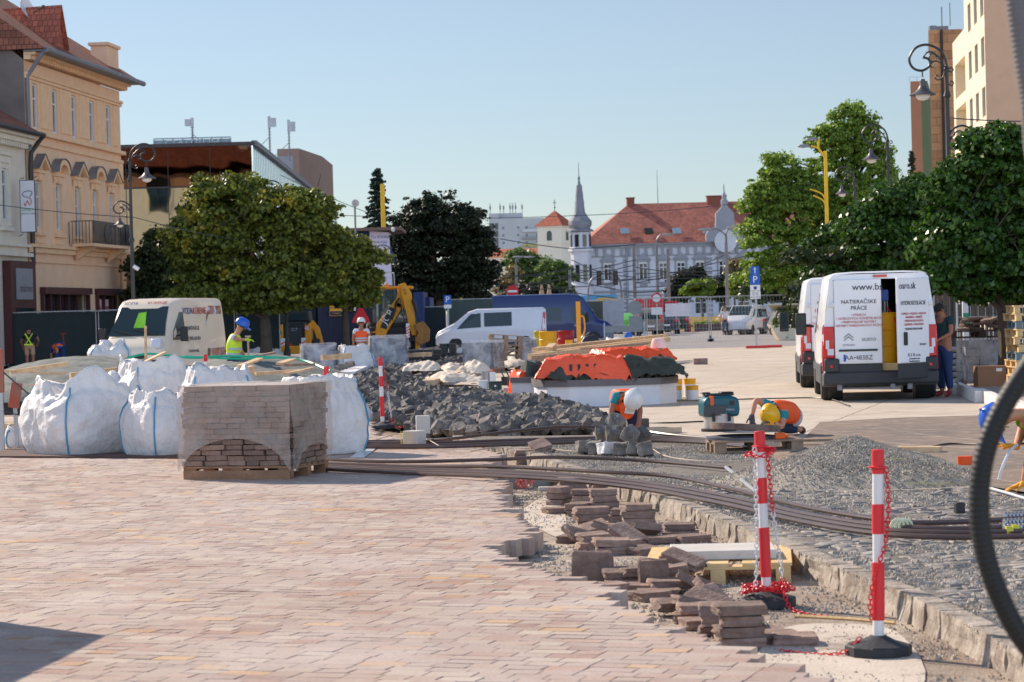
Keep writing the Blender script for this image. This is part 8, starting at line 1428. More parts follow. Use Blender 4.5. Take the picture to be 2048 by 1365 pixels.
p = A(58, 640, 90); bk_ = person('bending worker in black jersey with lime crossed straps and tan shorts', (p.x, 90, 0), 180, stand(pelvis=(0, .05, .95), chest=(.03, -.2, 1.22), neck=(.08, -.36, 1.38), head=(.13, -.44, 1.48), shL=(-.16, -.28, 1.33), elL=(-.28, -.3, 1.15), wrL=(-.2, -.5, 1.0), shR=(.24, -.28, 1.33), elR=(.4, -.38, 1.1), wrR=(.36, -.55, .9)), mat('black_jersey', rgb(22, 22, 28), .8), mat('tan_shorts', rgb(190, 150, 118), .8), None, None, skinm=SKIN2, shorts=True)
b = MB()
for a_, c_ in (((-.12, .0, 1.4), (.12, .09, .98)), ((.16, .0, 1.4), (-.12, .09, .98))): a_, c_ = Vector(a_), Vector(c_); b.beam(a_+Vector((0, .0, .0)), c_+Vector((0, .12, 0)), .05, .012)
b.box((0, .2, .99), (.32, .02, .05)); b.v = [(x, y+.02, z) for x, y, z in b.v]; b.build('strap', LIV, bk_, smooth=0)
p = A(118, 640, 91); person('worker in blue jeans and orange vest bent double by the left fence', (p.x, 91, 0), 200, stand(pelvis=(0, .1, .92), chest=(.05, -.25, .85), neck=(.08, -.45, .75), head=(.1, -.55, .66), shL=(-.12, -.38, .78), elL=(-.15, -.45, .5), wrL=(-.1, -.5, .28), shR=(.25, -.38, .78), elR=(.25, -.45, .5), wrR=(.2, -.5, .28), hipL=(-.1, .08, .86), hipR=(.1, .08, .86)), mat('jean_blue', rgb(30, 60, 120), .8), mat('jean_blue', (0, 0, 0)), ORV, None, bands=())
b = MB(); q = A(129, 690, 89); b.beam(q, A(125, 668, 89), .04, .04); b.beam(A(120, 668, 89), A(133, 667, 89), .04, .04); tag(b.build('shovel', mat('red_wood', rgb(120, 40, 30), .6), smooth=0), 'red handled shovel standing by the bent worker', 'shovel')
u = 33.4/F; kx = lambda px: (px-1245)*u; kz = lambda py: (866-py)*u; p = A(1245, 640, 33.4); GN = mat('grey_glove', rgb(80, 80, 85), .8)
person('kneeling worker with white helmet and orange vest bowed over the stones', (p.x, 33.4, 0), 0, dict(pelvis=(-.02, .42, .42), chest=(-.0, .08, .50), neck=(.04, -.08, .54), head=(.09, -.2, .50), shL=(kx(1224)+.02, .0, .52), elL=(kx(1217), -.06, .3), wrL=(kx(1224), -.16, .13), shR=(kx(1268), .0, .52), elR=(kx(1275), -.08, .32), wrR=(kx(1272), -.14, .14), hipL=(-.11, .45, .38), knL=(-.14, .2, .07), anL=(-.14, .62, .07), toeL=(-.14, .75, .04), hipR=(.1, .45, .38), knR=(.14, .2, .07), anR=(.14, .62, .07), toeR=(.14, .75, .04)), TEAL, DNM, ORV, HW, skinm=SKIN2, look=(.1, -.5, -1), handdir={'L': (.2, -.6, -.7), 'R': (-.2, -.6, -.7)}, bands=(), vs=1.15)
skin('vest_front', [((.02, -.02, .46), (.15, .09)), ((.03, -.05, .3), (.12, .05)), ((.05, -.05, .2), (.07, .03))], [(0, 1), (1, 2)], ORV, C.objects['person.004'])
u = 31.8/F; kx = lambda px: (px-1545)*u; p = A(1545, 640, 31.8); kz = lambda py: (872-py)*u
person('crouching worker with yellow helmet and orange vest behind the manhole rings', (p.x, 31.8, 0), 0, dict(pelvis=(kx(1583), .35, .22), chest=(kx(1562), .1, .36), neck=(kx(1546), .0, .36), head=(kx(1537), -.1, .31), shL=(kx(1528), .1, .42), elL=(kx(1507), .0, .49), wrL=(kx(1498), -.08, .27), shR=(kx(1560), -.1, .28), elR=(kx(1556), -.18, .12), wrR=(kx(1538), -.2, .2), hipL=(kx(1580), .4, .2), knL=(kx(1535), .35, .12), anL=(kx(1590), .5, .07), toeL=(kx(1600), .6, .04), hipR=(kx(1590), .3, .2), knR=(kx(1550), .1, .1), anR=(kx(1600), .3, .07), toeR=(kx(1610), .4, .04)), TEAL, DNM, ORV, HY, look=(-.4, -.7, -.8), gl=GN, handdir={'L': (0, -.3, -1), 'R': (-1, -.2, 0)}, bands=(.2,), vs=1.08)
p = A(1887, 640, 43.2); person('worker in dark green shirt and blue trousers beside the open van', (p.x, 43.2, 0), -60, stand(neck=(0, -.04, 1.46), head=(0, -.1, 1.56), elR=(.26, -.05, 1.14), wrR=(.2, -.25, 1.05)), mat('bottle_green', rgb(24, 56, 56), .8), mat('work_blue', rgb(30, 50, 92), .8, .1), None, None, shoes=mat('red_shoe', rgb(150, 40, 40), .6), skinm=SKIN2)
u = 21.6/F; kx = lambda px: (px-2060)*u; p = A(2060, 640, 21.6); YGL = mat('orange_glove', rgb(235, 160, 40), .7)
person('crouching worker with blue helmet and orange gloves at the right edge', (p.x, 21.6, 0), 0, dict(pelvis=(.28, .2, .5), chest=(.06, .1, .66), neck=(-.1, .06, .7), head=(-.28, .04, .66), shL=(.0, -.1, .64), elL=(-.06, -.14, .36), wrL=(-.13, -.16, .08), shR=(.0, .28, .62), elR=(-.08, .2, .46), wrR=(-.14, .05, .4), hipL=(.28, .1, .45), knL=(-.02, .05, .5), anL=(.08, .1, .08), toeL=(-.04, .08, .04), hipR=(.3, .3, .45), knR=(.15, .35, .1), anR=(.5, .35, .08), toeR=(.6, .35, .04)), mat('lime_shirt', rgb(140, 210, 40), .7), mat('black_trousers', rgb(28, 28, 32), .8), None, HB, look=(-.7, 0, -.8), gl=YGL, handdir={'L': (-.8, 0, -.25), 'R': (-.8, -.2, .1)}, curl=.2, bands=())
b = MB(); b.tube(smooth_path([(p.x-.14, 21.6, .42), (p.x-.22, 21.55, .36), (p.x-.3, 21.5, .22), (p.x-.33, 21.5, .12)], 5), [.014]*15+[.018], 8); tag(b.build('suction_lance', mat('white_pvc', rgb(215, 215, 220), .4)), 'white bent tube in the hand of the blue helmeted worker', 'tube')
p = A(1450, 640, 146); person('distant pedestrian in white top and dark trousers behind the fence', (p.x, 146, 0), 180, stand(elL=(-.3, -.1, 1.2), wrL=(-.2, -.3, 1.3)), TSW, DNM, None, None)
# ---------------------------------------------------------------- street furniture
BULB = mat('lamp_globe', rgb(230, 225, 218), .3, .03); SHADE = mat('lamp_shade_grey', rgb(92, 88, 92), .45, .12, 4, metal=.3)
def lampunit(b_par, x, z, k, side):      # hanging bell shade with its globe
    b = MB(); b.lathe([(.01*k, .33*k), (.045*k, .32*k), (.065*k, .27*k), (.06*k, .2*k), (.1*k, .13*k), (.17*k, .06*k), (.28*k, 0), (.27*k, -.012*k), (.15*k, -.0*k)], 22, (x, 0, z)); s = b.build('lamp_shade', SHADE, b_par); b = MB(); b.lathe([(.15*k, -.0), (.145*k, -.05*k), (.1*k, -.1*k), (0, -.125*k)], 18, (x, 0, z)); b.build('globe', BULB, s)
def lamp_post(label, px, Y, side, group, lower=True):
    p = A(px, 640, Y); t = thing('street_lamp', label, 'street lamp', (p.x, Y, 0), 0, group); b = MB(); b.lathe([(.13, 0), (.13, .5), (.1, .55), (.075, .9), (.06, 1.0), (.055, 4.1), (.08, 4.12), (.08, 4.2), (.05, 4.25), (.045, 5.9), (.08, 5.95), (.05, 6.05), (.04, 6.1), (.04, 6.5), (.06, 6.52), (.02, 6.6)], 14); b.build('post', DIRON, t)
    def arm_(k, zo, s, nm):
        b = MB(); cv = lambda pts: smooth_path([(s*(cx-540)/414*k, 0, zo+(600-cy)/414*k) for cx, cy in pts], 6)
        b.tube(cv([(540, 600), (537, 520), (505, 440), (440, 388), (360, 368), (280, 395), (228, 470), (232, 530), (270, 575), (330, 588), (380, 565), (402, 525), (385, 490), (340, 475)]), .026*k**.5, 8)
        b.tube(cv([(530, 600), (500, 510), (440, 446), (385, 432), (345, 470)]), .018*k**.5, 6); b.tube(cv([(525, 605), (510, 545), (460, 512), (420, 520), (405, 550), (425, 560), (435, 540)]), .014*k**.5, 6); b.tube(cv([(425+32*math.cos(a), 480+32*math.sin(a)) for a in [i*.79 for i in range(9)]]), .012*k**.5, 6)
        b.tube(cv([(525, 600), (505, 650), (465, 672), (440, 652), (455, 630), (470, 645)]), .014*k**.5, 6)
        if k == 1:
            for dy in (0, 115): b.tube(cv([(548, 590+dy), (580, 607+dy), (597, 588+dy), (582, 570+dy), (565, 582+dy)]), .014, 6)
        b.tube([(s*(333-540)/414*k, 0, zo+(600-588)/414*k), (s*(333-540)/414*k, 0, zo+(600-640)/414*k)], .015*k, 6); a = b.build(nm, DIRON, t); lampunit(a, s*(333-540)/414*k, zo+(600-795)/414*k, k, s)
    arm_(1, 6.46, side, 'scroll_arm')
    if lower: arm_(.68, 4.95, -side, 'lower_scroll_arm')
    return t
# side +1: upper arm reaches to the left (pattern drawn that way), -1 to the right
lamp_post('ornate black scroll lamp nearest on the right, before the tan tower', 1905, 50, 1, 'ornate lamps')
lamp_post('ornate scroll lamp second on the right, over the maple crowns', 1784, 72, 1, 'ornate lamps'); lamp_post('ornate scroll lamp farthest on the right, beside the yellow mast', 1716, 94, 1, 'ornate lamps')
lamp_post('ornate double arm lamp in front of the glass store on the left', 268, 72, -1, 'ornate lamps'); lamp_post('ornate lamp whose arc peeks above the yellowing maple', 573, 93, 1, 'ornate lamps', False)
b = MB(); q = A(268, 533, 72); b.cyl(q+Vector((0, -.1, 0)), q+Vector((.15, -.1, -.1)), .06); tag(b.build('security_camera', WPLA), 'small white camera fixed low on the left ornate lamp', 'camera')
def ypost(label, px, ytop, Y, m, r=.1, arms=True): p = A(px, 640, Y); zt = A(px, ytop, Y).z; t = thing('light_mast', label, 'mast', (p.x, Y, 0)); b = MB(); b.cyl((0, 0, 0), (0, 0, zt), r, r*.8, 10); b.build('pole', m, t); return t, zt
YP = mat('mast_yellow', rgb(240, 190, 40), .5, .08); u = 112/F
t, zt = ypost('yellow double headed street lamp in front of the tall ash', 1659, 302, 112, YP, .1)
for (hx, hy), (bx_, by_) in (((1612, 291), (1655, 296)), ((1628, 278), (1655, 298))):
    a = Vector(((hx-1655)*u, 0, A(1655, hy, 112).z)); b = MB(); b.tube(smooth_path([(0, 0, zt-1.1), (-.02, 0, zt-.4), (-.3, 0, zt+.1), a+Vector((.35, 0, 0))], 5), .045, 7); ar = b.build('arm', YP, t); b = MB(); b.T = Matrix.Translation(a) @ Matrix.Diagonal((1.9, 1, .8, 1)); b.lathe([(0, -.12), (.12, -.08), (.16, 0), (.12, .08), (0, .1)], 14); b.build('lamp_head', STEEL, ar)
for s_, dz in ((-1, 2.0), (-.8, 2.3)): b = MB(); b.tube(smooth_path([(0, 0, zt-dz-.5), (s_*.2, 0, zt-dz), (s_*.75, 0, zt-dz+.25)], 4), .035, 6); b.build('side_bracket', YP, t)
ypost('thick plain yellow mast beside the dark spruce', 772, 368, 129, YP, .14); ypost('short yellow pole beside the small information panel', 923, 596, 125, YP, .09)
GP = mat('grey_pole', rgb(130, 134, 138), .5, .1, metal=.3)
for px, yt, Y, lab, heads in ((1271, 487, 205, 'grey tram pole left of the palace lamp pole', ()), (1317, 492, 210, 'slim grey pole with one curved lamp head before the palace', ((1340, 470),)), (1339, 498, 200, 'darker grey tram pole right of the curved lamp', ()), (1456, 485, 190, 'grey pole with two lamp heads before the palace gable', ((1415, 459), (1471, 456))), (1035, 530, 230, 'grey street lamp left of the power lines', ((1062, 515), (1040, 514))), (1142, 540, 240, 'thin grey pole at the foot of the turret', ()), (1547, 560, 170, 'thin grey pole between parking sign and skip', ())):
    t, zt = ypost(lab, px, yt, Y, GP, .17 if Y > 199 and not heads else .15); u = Y/F
    for hx, hy in heads:
        x, z = (hx-px)*u, A(px, hy, Y).z; b = MB(); b.tube(smooth_path([(0, 0, zt-.1), (0, 0, (zt+z)/2), (x*.4, 0, z), (x*.9, 0, z)], 5), .07, 6); ar = b.build('arm', GP, t); b = MB(); b.T = Matrix.Translation((x, 0, z)) @ Matrix.Diagonal((2, 1, .6, 1)); b.lathe([(0, -.2), (.25, -.12), (.3, 0), (.2, .12), (0, .16)], 12); b.build('lamp_head', STEEL, ar)
b = MB(); p = A(1316, 405, 325); b.cyl((p.x, 325, p.z-.3), (A(1314, 341, 325).x, 325, A(1314, 341, 325).z), .06, .03, 5); tag(b.build('radio_mast', GP), 'thin tall radio mast rising above the palace ridge', 'mast')
b = MB(); p = A(711, 462, 121); b.cyl((p.x, 121, p.z-.5), (p.x, 121, A(711, 400, 121).z), .05, n=6); t = tag(b.build('dish_pole', GP), 'thin pole with a round mesh dish above the blue containers', 'antenna'); q = A(711, 407, 121); b = MB(); b.cyl((q.x, 120.9, q.z), (q.x, 120.95, q.z), .19, n=20); b.build('dish', mat('mesh_dish', rgb(190, 185, 182), .6, alpha=.7), t)
# traffic lights
for px, sgn, lab in ((1200, 1, 'traffic light on a curved arm left of the palace window'), (1233, -1, 'traffic light on a curved arm facing the left one')):
    Y = 200; u = Y/F; t = thing('traffic_light', lab, 'traffic light', (A(1178 if sgn > 0 else 1244, 640, Y).x, Y, 0)); z = A(px, 556, Y).z; x = (px-(1178 if sgn > 0 else 1244))*u; b = MB(); b.tube(smooth_path([(0, 0, 0), (0, 0, z*.75), (x*.35, 0, z-.1), (x, 0, z+.1)], 6), .08, 7); b.build('curved_mast', GP, t); b = MB(); b.bb(x-.2, x+.2, -.15, .15, z-.6, z+.6); hd_ = b.build('signal_head', BLACK, t, bevel=.04)
    for k in (-1, 0, 1): b = MB(); b.cyl((x, -.2, z+k*.36), (x, -.15, z+k*.36), .12); b.build('lens', mat('dark_lens', (.05, .03, .03), .3), hd_)
# signs
SB = mat('sign_blue', rgb(20, 90, 185), .45, .04)
def disc_sign(name, label, px, py, Y, r, zb, draw):
    p = A(px, py, Y); t = thing(name, label, 'road sign', (p.x, Y, 0)); b = MB(); b.cyl((0, .05, 0), (0, .05, p.z+.2), .035, n=8); b.build('pole', STEEL, t); draw(t, p.z); return t
def d_noentry(t, z): b = MB(); b.cyl((0, -.01, z), (0, .01, z), .33, n=30); q = b.build('plate', mat('sign_red', rgb(205, 25, 35), .45), t); b = MB(); b.bb(-.25, .25, -.02, -.011, z-.055, z+.055); b.build('white_bar', WHITE, q, smooth=0)
def d_ring(t, z):
    b = MB(); b.cyl((0, -.01, z), (0, .01, z), .3, n=30); q = b.build('plate', mat('sign_red', (0, 0, 0)), t); b = MB(); b.cyl((0, -.016, z), (0, -.011, z), .215, n=30); b.build('white_centre', WHITE, q); b = MB(); b.bb(-.3, .3, -.01, .01, z-.9, z-.5); b.build('white_panel', WHITE, t, smooth=0)
disc_sign('no_entry_sign', 'round red no entry sign above the blue minibus', 1025, 583, 128, .33, 0, d_noentry); disc_sign('no_vehicles_sign', 'round white sign with red rim above the red truck', 1313, 597, 132, .3, 0, d_ring)
def d_p(t, z): b = MB(); b.bb(-.18, .18, -.01, .01, z-.22, z+.22); q = b.build('plate', SB, t, smooth=0); txt('P', .42, WHITE, q, face((0, -.014, z))); b = MB(); b.bb(-.18, .18, -.01, .01, z-.42, z-.24); b.build('lower_plate', WHITE, t, smooth=0)
disc_sign('parking_sign', 'small blue parking sign under the black linden', 895, 600, 118, .2, 0, d_p)
Y = 98; u = Y/F; t = thing('parking_sign', 'stack of blue arrow and parking signs with white plates on one pole', 'road sign', (A(1512, 640, Y).x, Y, 0)); Z = lambda py: A(1512, py, Y).z
b = MB(); b.cyl((0, .05, .05), (.04, .05, Z(535)), .035, n=8); b.build('pole', STEEL, t); b = MB(); b.bb(-.18, .18, -.01, .01, Z(549), Z(533)); q = b.build('arrow_plate', SB, t, smooth=0); b = MB(); zc_ = Z(541); b.bb(-.02, .02, -.016, -.011, zc_-.12, zc_+.05); b.prism([(-.06, zc_+.03), (.06, zc_+.03), (0, zc_+.13)], -.016, -.011); b.build('arrow', WHITE, q, smooth=0)
b = MB(); b.bb(-.21, .21, -.01, .01, Z(570), Z(550)); q = b.build('parking_plate', SB, t, smooth=0); txt('P', .4, WHITE, q, face((0, -.014, Z(560)))); b = MB(); b.bb(-.2, .2, -.01, .01, Z(581.5), Z(570.5)); q = b.build('symbol_plate', WHITE, t, smooth=0); b = MB(); zc_ = Z(576); b.prism([(-.05, zc_-.07), (.05, zc_-.07), (.075, zc_+.05), (-.075, zc_+.05)], -.014, -.011); b.build('symbol', mat('navy', rgb(40, 60, 130)), q, smooth=0)
b = MB(); b.bb(-.21, .21, -.01, .01, Z(598), Z(582.5)); q = b.build('hours_plate', WHITE, t, smooth=0)
for k, s in enumerate(('zákazníci', '7h - 17h', 'okrem zásob.')): txt(s, .075, DTX, q, face((0, -.014, Z(586+k*4.2))))
b = MB(); b.box((0, 0, .06), (.9, .35, .1)); b.build('foot', RED, t, bevel=.02)
b = MB(); b.box((0, 0, .05), (.7, .3, .1)); tag(b.build('sign_foot', RED, smooth=0, loc=(A(1545, 640, 99).x, 99, 0)), 'red barrier foot lying right of the parking sign', 'barrier foot')
# fences
def panel(label, xa, xb, Y, zt, kind, Yb=None, group='mesh fence panels'):
    a = A(xa, 640, Y); c = A(xb, 640, Yb or Y); t = thing('mesh_fence', label, 'fence', (a.x, Y, 0), math.degrees(math.atan2((Yb or Y)-Y, c.x-a.x)), group); L = math.hypot(c.x-a.x, (Yb or Y)-Y)
    b = MB(); b.tube(smooth_path([(.03, 0, 0), (.03, 0, zt-.2), (.08, 0, zt-.05), (.2, 0, zt), (L-.2, 0, zt), (L-.08, 0, zt-.05), (L-.03, 0, zt-.2), (L-.03, 0, 0)], 3), .024, 6); b.build('frame', STEEL, t)
    b = MB(); n = int(L/.16)
    for k in range(1, n): x = L*k/n; b.bb(x-.004, x+.004, -.004, .004, .12, zt-.01)
    for k in range(9): z = .15+(zt-.2)*k/8; b.bb(.03, L-.03, -.004, .004, z-.005, z+.005)
    b.build('mesh', STEEL, t, smooth=0)
    for x in (0, L): b = MB(); b.bb(x-.12, x+.12, -.3, .3, 0, .12); b.build('foot', BUMP, t, smooth=0)
    if kind: b = MB(); V = [(.04+(L-.08)*i/20, -.03+.02*noise.noise(Vector((i*.6, j, xa))), .1+(zt-.14)*j/6) for j in range(7) for i in range(21)]; b.add(V, [(j*21+i, j*21+i+1, (j+1)*21+i+1, (j+1)*21+i) for j in range(6) for i in range(20)]); b.build('cover', kind, t, smooth=1, fix=False)
    return t
NET = mat('dark_green_net', rgb(38, 50, 52), .85, .12, 2, bump=.3, bsc=30); NETG = mat('grey_green_net', rgb(84, 94, 88), .85, .1, 2, bump=.3)
for i, (xa, xb) in enumerate(((-170, 10), (13, 193), (196, 376), (379, 470), (473, 560))): panel('fence panel covered with dark green netting, number %s from the left edge' % ('one', 'two', 'three', 'four', 'five')[i], xa, xb, 96, 2.22, NET)
panel('dark netted fence panel left of the white passenger van', 820, 893, 122, 2.1, NET); panel('grey green netted fence panel behind the white passenger van', 897, 990, 124, 2.45, NETG); panel('netted fence panel right of the blue minibus', 1160, 1212, 122, 2.2, NETG)
f = panel('fence panel carrying a pale grey sheet', 1206, 1291, 121, 2.25, None); b = MB(); b.bb(.02, 1.05, -.03, -.02, .75, 2.2); b.build('grey_sheet', mat('pale_grey_sheet', rgb(170, 170, 178), .7), f, smooth=0)
f = panel('open mesh fence panel with a white board in its middle', 1293, 1419, 121, 2.25, None); b = MB(); b.bb(.95, 2.2, -.03, -.02, 1.3, 1.95); b.build('white_board', mat('board_white', rgb(225, 215, 222), .6), f, smooth=0)
panel('open mesh fence panel before the parked white minivan', 1421, 1605, 123, 2.25, None)
b = MB(); p = A(1420, 640, 120.8); b.cyl((0, 0, .08), (0, .3, .08), .08); b.cyl((0, .15, .08), (0, .15, .3), .04); tag(b.build('fence_foot', mat('teal_metal', rgb(50, 90, 100), .5), loc=(p.x, 120.7, 0)), 'teal wheel foot where two open fence panels meet', 'fence foot')
p = A(1270, 616, 112); t = thing('road_sign', 'grey backs of a round and a square road sign by the grey sheet', 'road sign', (p.x, 112, 0)); b = MB(); b.cyl((0, .03, 0), (0, .03, p.z+.2), .035); b.build('pole', STEEL, t); b = MB(); b.cyl((0, -.01, p.z), (0, .01, p.z), .33, n=26); b.build('round_plate', GP, t); b = MB(); b.bb(-.3, .3, -.01, .01, p.z-.85, p.z-.38); b.build('square_plate', GP, t, smooth=0)
t = thing('barrier', 'low grey barrier board on legs before the grey sheet', 'barrier', (A(1206, 640, 106).x, 106, 0)); L = 84/F*106; b = MB(); b.bb(0, L, -.02, .02, .72, 1.0); b.build('board', GP, t, smooth=0)
for x in (.05, L-.05): b = MB(); b.beam((x, -.25, 0), (x, 0, 1.15), .05, .05); b.beam((x, .25, 0), (x, 0, 1.15), .05, .05); b.build('leg', STEEL, t, smooth=0)
# planters and yellow railing across the square
b = MB(); a, c = A(1360, 640, 182), A(1460, 640, 182); n = 44
for k in range(n): x = a.x+(c.x-a.x)*k/n; b.bb(x-.03, x+.03, 181.97, 182.03, 0, .95)
b.bb(a.x, c.x, 181.95, 182.05, .9, 1.0); tag(b.build('railing', YP, smooth=0), 'low yellow railing beyond the parked cars', 'railing')
for px, lab in ((1405, 'left'), (1440, 'middle'), (1478, 'right')):
    p = A(px, 640, 176); t = thing('flower_planter', '%s flower planter before the yellow railing' % lab, 'planter', (p.x, 176, 0)); b = MB(); b.bb(-.6, .6, -.4, .4, 0, .5); b.build('box', mat('brown_planter', rgb(96, 80, 74), .8), t, smooth=0); leaves([(x*.25-.5, 0, .55, .2) for x in range(5)], 400, .12, px, m=L_LIGHT, par=t, nm='foliage')
cl_ = [(A(x, 640, 180).x, 180, .3, .25) for x in range(1365, 1400, 5)]; o = leaves(cl_, 1500, .12, 3, m=leafmat('marigold', rgb(235, 190, 30), rgb(120, 140, 40)), nm='flower_bed'); tag(o, 'bed of yellow flowers below the yellow railing', 'flowers', None, 'stuff')
p = A(1385, 640, 160); b = MB()
for x in (-.35, .35): b.lathe([(.1, -.02), (.12, 0), (.1, .02)], 14, (x, 0, .12))
b.v = [(x, z-.12 if False else y, z) for x, y, z in b.v]; b.bb(-.3, .3, -.06, .06, .1, .15); b.beam((-.33, 0, .15), (-.25, 0, 1.1), .04, .04); b.beam((-.25, -.2, 1.1), (-.25, .2, 1.1), .03, .03); tag(b.build('kick_scooter', mat('scooter_red', rgb(200, 60, 60), .5), loc=(p.x, 160, 0)), 'small red and white kick scooter standing by the flower bed', 'scooter')
for px, lab in ((1085, 'left closed beige parasol in the far park'), (1100, 'right closed beige parasol in the far park')):
    p = A(px, 640, 225); zt = A(px, 568, 225).z; t = thing('parasol', lab, 'parasol', (p.x, 225, 0)); b = MB(); b.lathe([(.05, zt-2.6), (.32, zt-2.5), (.28, zt-1.2), (.08, zt-.1), (0, zt)], 8); b.build('canopy', mat('beige_canvas', rgb(190, 160, 130), .9), t); b = MB(); b.cyl((0, 0, 0), (0, 0, zt-2.5), .04); b.build('pole', STEEL, t)
# skip container
p = A(1540, 640, 118); u = 118/F; t = thing('skip_container', 'open beige steel skip with a raised lid beside the white vans', 'skip', (p.x, 118, 0)); z0, zc_, zt = 0, A(1540, 650, 118).z, A(1540, 622, 118).z; b = MB(); BG = mat('skip_beige', rgb(215, 200, 175), .6, .12, 1.5, spots=(2, .6, rgb(160, 135, 105)))
b.prism([(.45, 0), (2.2, 0), (2.2, zc_), (.02, zc_)], 0, 1.8); b.build('body', BG, t, bevel=.03); b = MB(); b.prism([(.02, zc_+.01), (.35, zt), (2.2, zt), (2.2, zc_+.01)], .06, 1.7); b.build('opening', BLACK, t, smooth=0); b = MB(); slab(b, [(-.12, -.1, zt+.3), (2.2, -.1, zt+.3), (2.2, 1.0, zt+.02), (.25, 1.0, zt+.02)], .03); b.build('lid', BG, t, smooth=0)
b = MB(); b.beam((.35, .03, zt), (.04, .03, zc_), .07, .07); b.build('edge_bar', BG, t, smooth=0)
# site containers
CBL = mat('container_blue', rgb(24, 52, 104), .6, .12, 1.5); Y = 122; u = Y/F
def container(label, xa, xb, z0, h, D, m, Y=Y, ribs=True):
    a = A(xa, 640, Y); w_ = (xb-xa)/F*Y; t = thing('site_container', label, 'container', (a.x, Y, z0)); b = MB(); b.bb(0, w_, 0, D, 0, h); b.build('shell', m, t, smooth=0); b = MB()
    for k in range(int(w_/.28)): b.bb(.1+k*.28, .2+k*.28, -.03, -.002, .15, h-.15)
    b.bb(0, .1, -.04, -.002, 0, h); b.bb(w_-.1, w_, -.04, -.002, 0, h); b.build('ribs', m, t, smooth=0); return t, w_
DBL = mat('container_navy', rgb(14, 26, 58), .6, .12, 1.5)
container('dark navy site container at ground level behind the orange vested worker', 636, 740, 0, 2.6, 6, DBL); t2, w2 = container('upper blue site cabin above the navy container', 668, 745, 3.2, 2.75, 5, CBL); container('blue container right of the backhoe cab', 828, 848, 0, 2.85, 6, CBL, 120); container('second narrower blue container behind the first one', 849, 861, 0, 2.6, 6, CBL, 123)
container('middle navy cabin under the billboard', 668, 790, 2.62, .55, 5, DBL); container('dark store container under the yellowing maple', 500, 632, 0, 2.6, 4, mat('dark_teal_box', rgb(20, 44, 46), .7), 124)
b = MB(); b.bb(-.2, w2+1.6, -.8, 5, 2.8, 2.95); b.build('flat_roof', mat('roof_board', rgb(120, 95, 85), .7), t2, smooth=0); b = MB(); b.cyl((w2+1.2, -.8, 2.85), (w2+1.2, -.95, 2.8), .1); b.build('camera', WPLA, t2)
Z = lambda py: A(765, py, Y).z; a, c = A(744, 640, Y), A(787, 640, Y); t = thing('billboard', 'white slanted billboard with blue lettering on the blue cabin', 'billboard', (a.x, Y-.1, 0)); w_ = c.x-a.x; b = MB(); b.prism([(0, Z(568)), (w_, Z(572)), (w_-.1, Z(466)), (0, Z(462))], -.05, .0); bp_ = b.build('panel', mat('billboard_white', rgb(222, 212, 228), .6, .04), t, smooth=0)
txt('TU STAVIA', .2, mat('navy', (0, 0, 0)), bp_, face((w_/2, -.06, Z(475)))); txt('REALIZUJE', .15, mat('navy', (0, 0, 0)), bp_, face((w_/2, -.06, Z(485)))); txt('ares', .26, mat('navy', (0, 0, 0)), bp_, face((w_*.6, -.06, Z(520)))); b = MB(); b.tube([(w_*.6+.55*math.cos(a_), -.06, Z(520)+.75*math.sin(a_)) for a_ in [i*.35-.3 for i in range(12)]], .03, 5); b.build('logo_ring', mat('navy', (0, 0, 0)), bp_)
t = panel('galvanised gate frame on the steps by the billboard', 768, 792, 116, 1.9, None, group=None); t.location.z = 1.9; b = MB(); b.bb(A(768, 640, 116).x, A(792, 640, 116).x, 116.1, 119, 0, 1.88); tag(b.build('stair_landing', BUMP, smooth=0), 'dark stair landing under the gate frame', 'landing')
YS = mat('yellow_notice', rgb(215, 165, 60), .6); p = A(672, 622, 121.8); b = MB(); b.bb(-.32, .32, -.03, 0, -.26, .26); nb = tag(b.build('notice_board', YS, smooth=0, loc=p), 'yellow and dark notice board on the navy container', 'notice board'); txt('PROCTOR', .13, BLACK, nb, face((0, -.035, .14))); b = MB(); b.bb(-.3, .3, -.034, -.031, -.24, -.02); dp_ = b.build('dark_field', DBL, nb, smooth=0); txt('STAVEBNÁ', .09, YS, dp_, face((0, -.038, -.13)))
for px in (692, 705): b = MB(); p = A(px, 610, 121.8); b.bb(-.16, .16, -.02, 0, -.3, .3); tag(b.build('white_notice', WPLA, smooth=0, loc=p), 'white notice sheet on the navy container wall', 'notice', 'white notices on the navy container')
# dark rubble and sacks under the maple
for i, (px, Y, w_) in enumerate(((425, 92, 1.0), (515, 96, .9), (540, 93, .8))): s_ = bigbag('dusty pale bag lying in the shade under the big maple', px, 720, w_, .55, 20*i, 12+i, .1); s_.location = (A(px, 640, Y).x, Y, 0); s_['group'] = 'dusty bags in the maple shade'
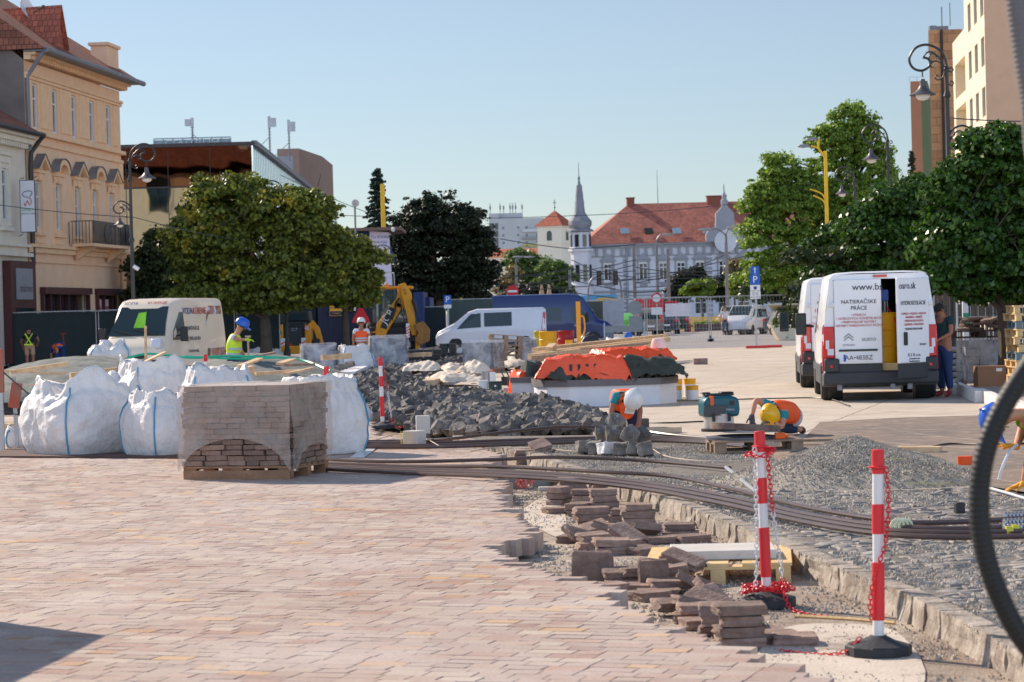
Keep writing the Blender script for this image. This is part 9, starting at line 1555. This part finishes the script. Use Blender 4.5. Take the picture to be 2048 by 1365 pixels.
# overhead wires
WIRE = mat('wire_dark', rgb(70, 72, 78), .6)
def wire(pts, Y, r=.022, lab='dark overhead tram wire strung before the palace', g_='overhead wires'):
    P_ = [A(x, y, Yv if (Yv := (p_[2] if len(p_) > 2 else Y)) else Y) for p_ in pts for x, y in (p_[:2],)]; b = MB(); Q = []
    for a, c in zip(P_, P_[1:]): Q += [a.lerp(c, k/8)-Vector((0, 0, .012*(c-a).length*4*(k/8)*(1-k/8))) for k in range(8)]
    b.tube(Q+[P_[-1]], r, 4); tag(b.build('overhead_wire', WIRE), lab, 'wire', g_)
for pts in ([(960, 560), (1142, 538), (1271, 555)], [(980, 575), (1142, 556), (1271, 560), (1339, 557), (1500, 553)], [(980, 582), (1200, 570), (1271, 556)], [(1271, 489), (1142, 498), (1000, 478)], [(1271, 520), (1180, 540), (1000, 590)], [(1271, 548), (1339, 545), (1456, 540), (1560, 520)], [(1271, 560), (1456, 520), (1600, 485)], [(1271, 566), (1339, 552), (1456, 508)], [(1142, 560), (1271, 586), (1339, 580)], [(1000, 600), (1142, 585), (1271, 600)], [(1271, 535), (1456, 556), (1560, 575)], [(1142, 520), (1200, 545), (1271, 530)], [(1271, 575), (1456, 562), (1620, 560)], [(1000, 550), (1142, 552), (1271, 542)]): wire(pts, 202, .035)
wire([(660, 430), (1142, 432), (1500, 404), (1600, 396)], 230, .03, 'long thin wire crossing the sky above the palace roof', None); wire([(560, 350, 146), (760, 435, 150)], 146, .02, 'guy wire from the store roof to the spruce', None)
wire([(1906, 237, 50), (2100, 243, 50)], 50, .012, 'thin wire tied to the nearest right ornate lamp', None); wire([(-40, 405, 72), (268, 435, 72), (700, 470, 118)], 72, .012, 'thin wire crossing the peach facade to the left lamp', None)
# right hand boundary
DW = mat('dark_slat_wood', rgb(78, 70, 64), .85, .25, 6); a = A(1870, 640, 58); t = thing('slatted_fence', 'dark slatted boundary fence under the right maples', 'fence', (a.x, 58, 0)); b = MB()
for k in range(60): b.bb(k*.1, k*.1+.08, 0, .03, .1, 2.4)
b.build('slats', DW, t, smooth=0); b = MB()
for k in range(5): b.bb(k*1.45, k*1.45+.1, .04, .14, 0, 2.5)
b.build('posts', STEEL, t, smooth=0)
panel('tall mesh fence panel standing before the slatted fence, right edge', 1912, 2150, 54, 2.6, None)
p = A(1931, 640, 52); b = MB(); b.bb(-.06, .06, -.04, .04, 0, 2.35); tp_ = tag(b.build('banner_post', WPLA, smooth=0, loc=(p.x, 52, 0)), 'white post with red lettering behind the open van', 'post'); b = MB(); b.bb(-.061, .061, -.045, -.041, 1.2, 1.45); b.build('green_band', mat('band_green', rgb(40, 150, 110)), tp_, smooth=0); txt('PREFA', .1, RED, tp_, Matrix.Translation((0, -.045, 1.9)) @ Matrix.Rotation(R(90), 4, 'Y') @ Matrix.Rotation(R(90), 4, 'X'))
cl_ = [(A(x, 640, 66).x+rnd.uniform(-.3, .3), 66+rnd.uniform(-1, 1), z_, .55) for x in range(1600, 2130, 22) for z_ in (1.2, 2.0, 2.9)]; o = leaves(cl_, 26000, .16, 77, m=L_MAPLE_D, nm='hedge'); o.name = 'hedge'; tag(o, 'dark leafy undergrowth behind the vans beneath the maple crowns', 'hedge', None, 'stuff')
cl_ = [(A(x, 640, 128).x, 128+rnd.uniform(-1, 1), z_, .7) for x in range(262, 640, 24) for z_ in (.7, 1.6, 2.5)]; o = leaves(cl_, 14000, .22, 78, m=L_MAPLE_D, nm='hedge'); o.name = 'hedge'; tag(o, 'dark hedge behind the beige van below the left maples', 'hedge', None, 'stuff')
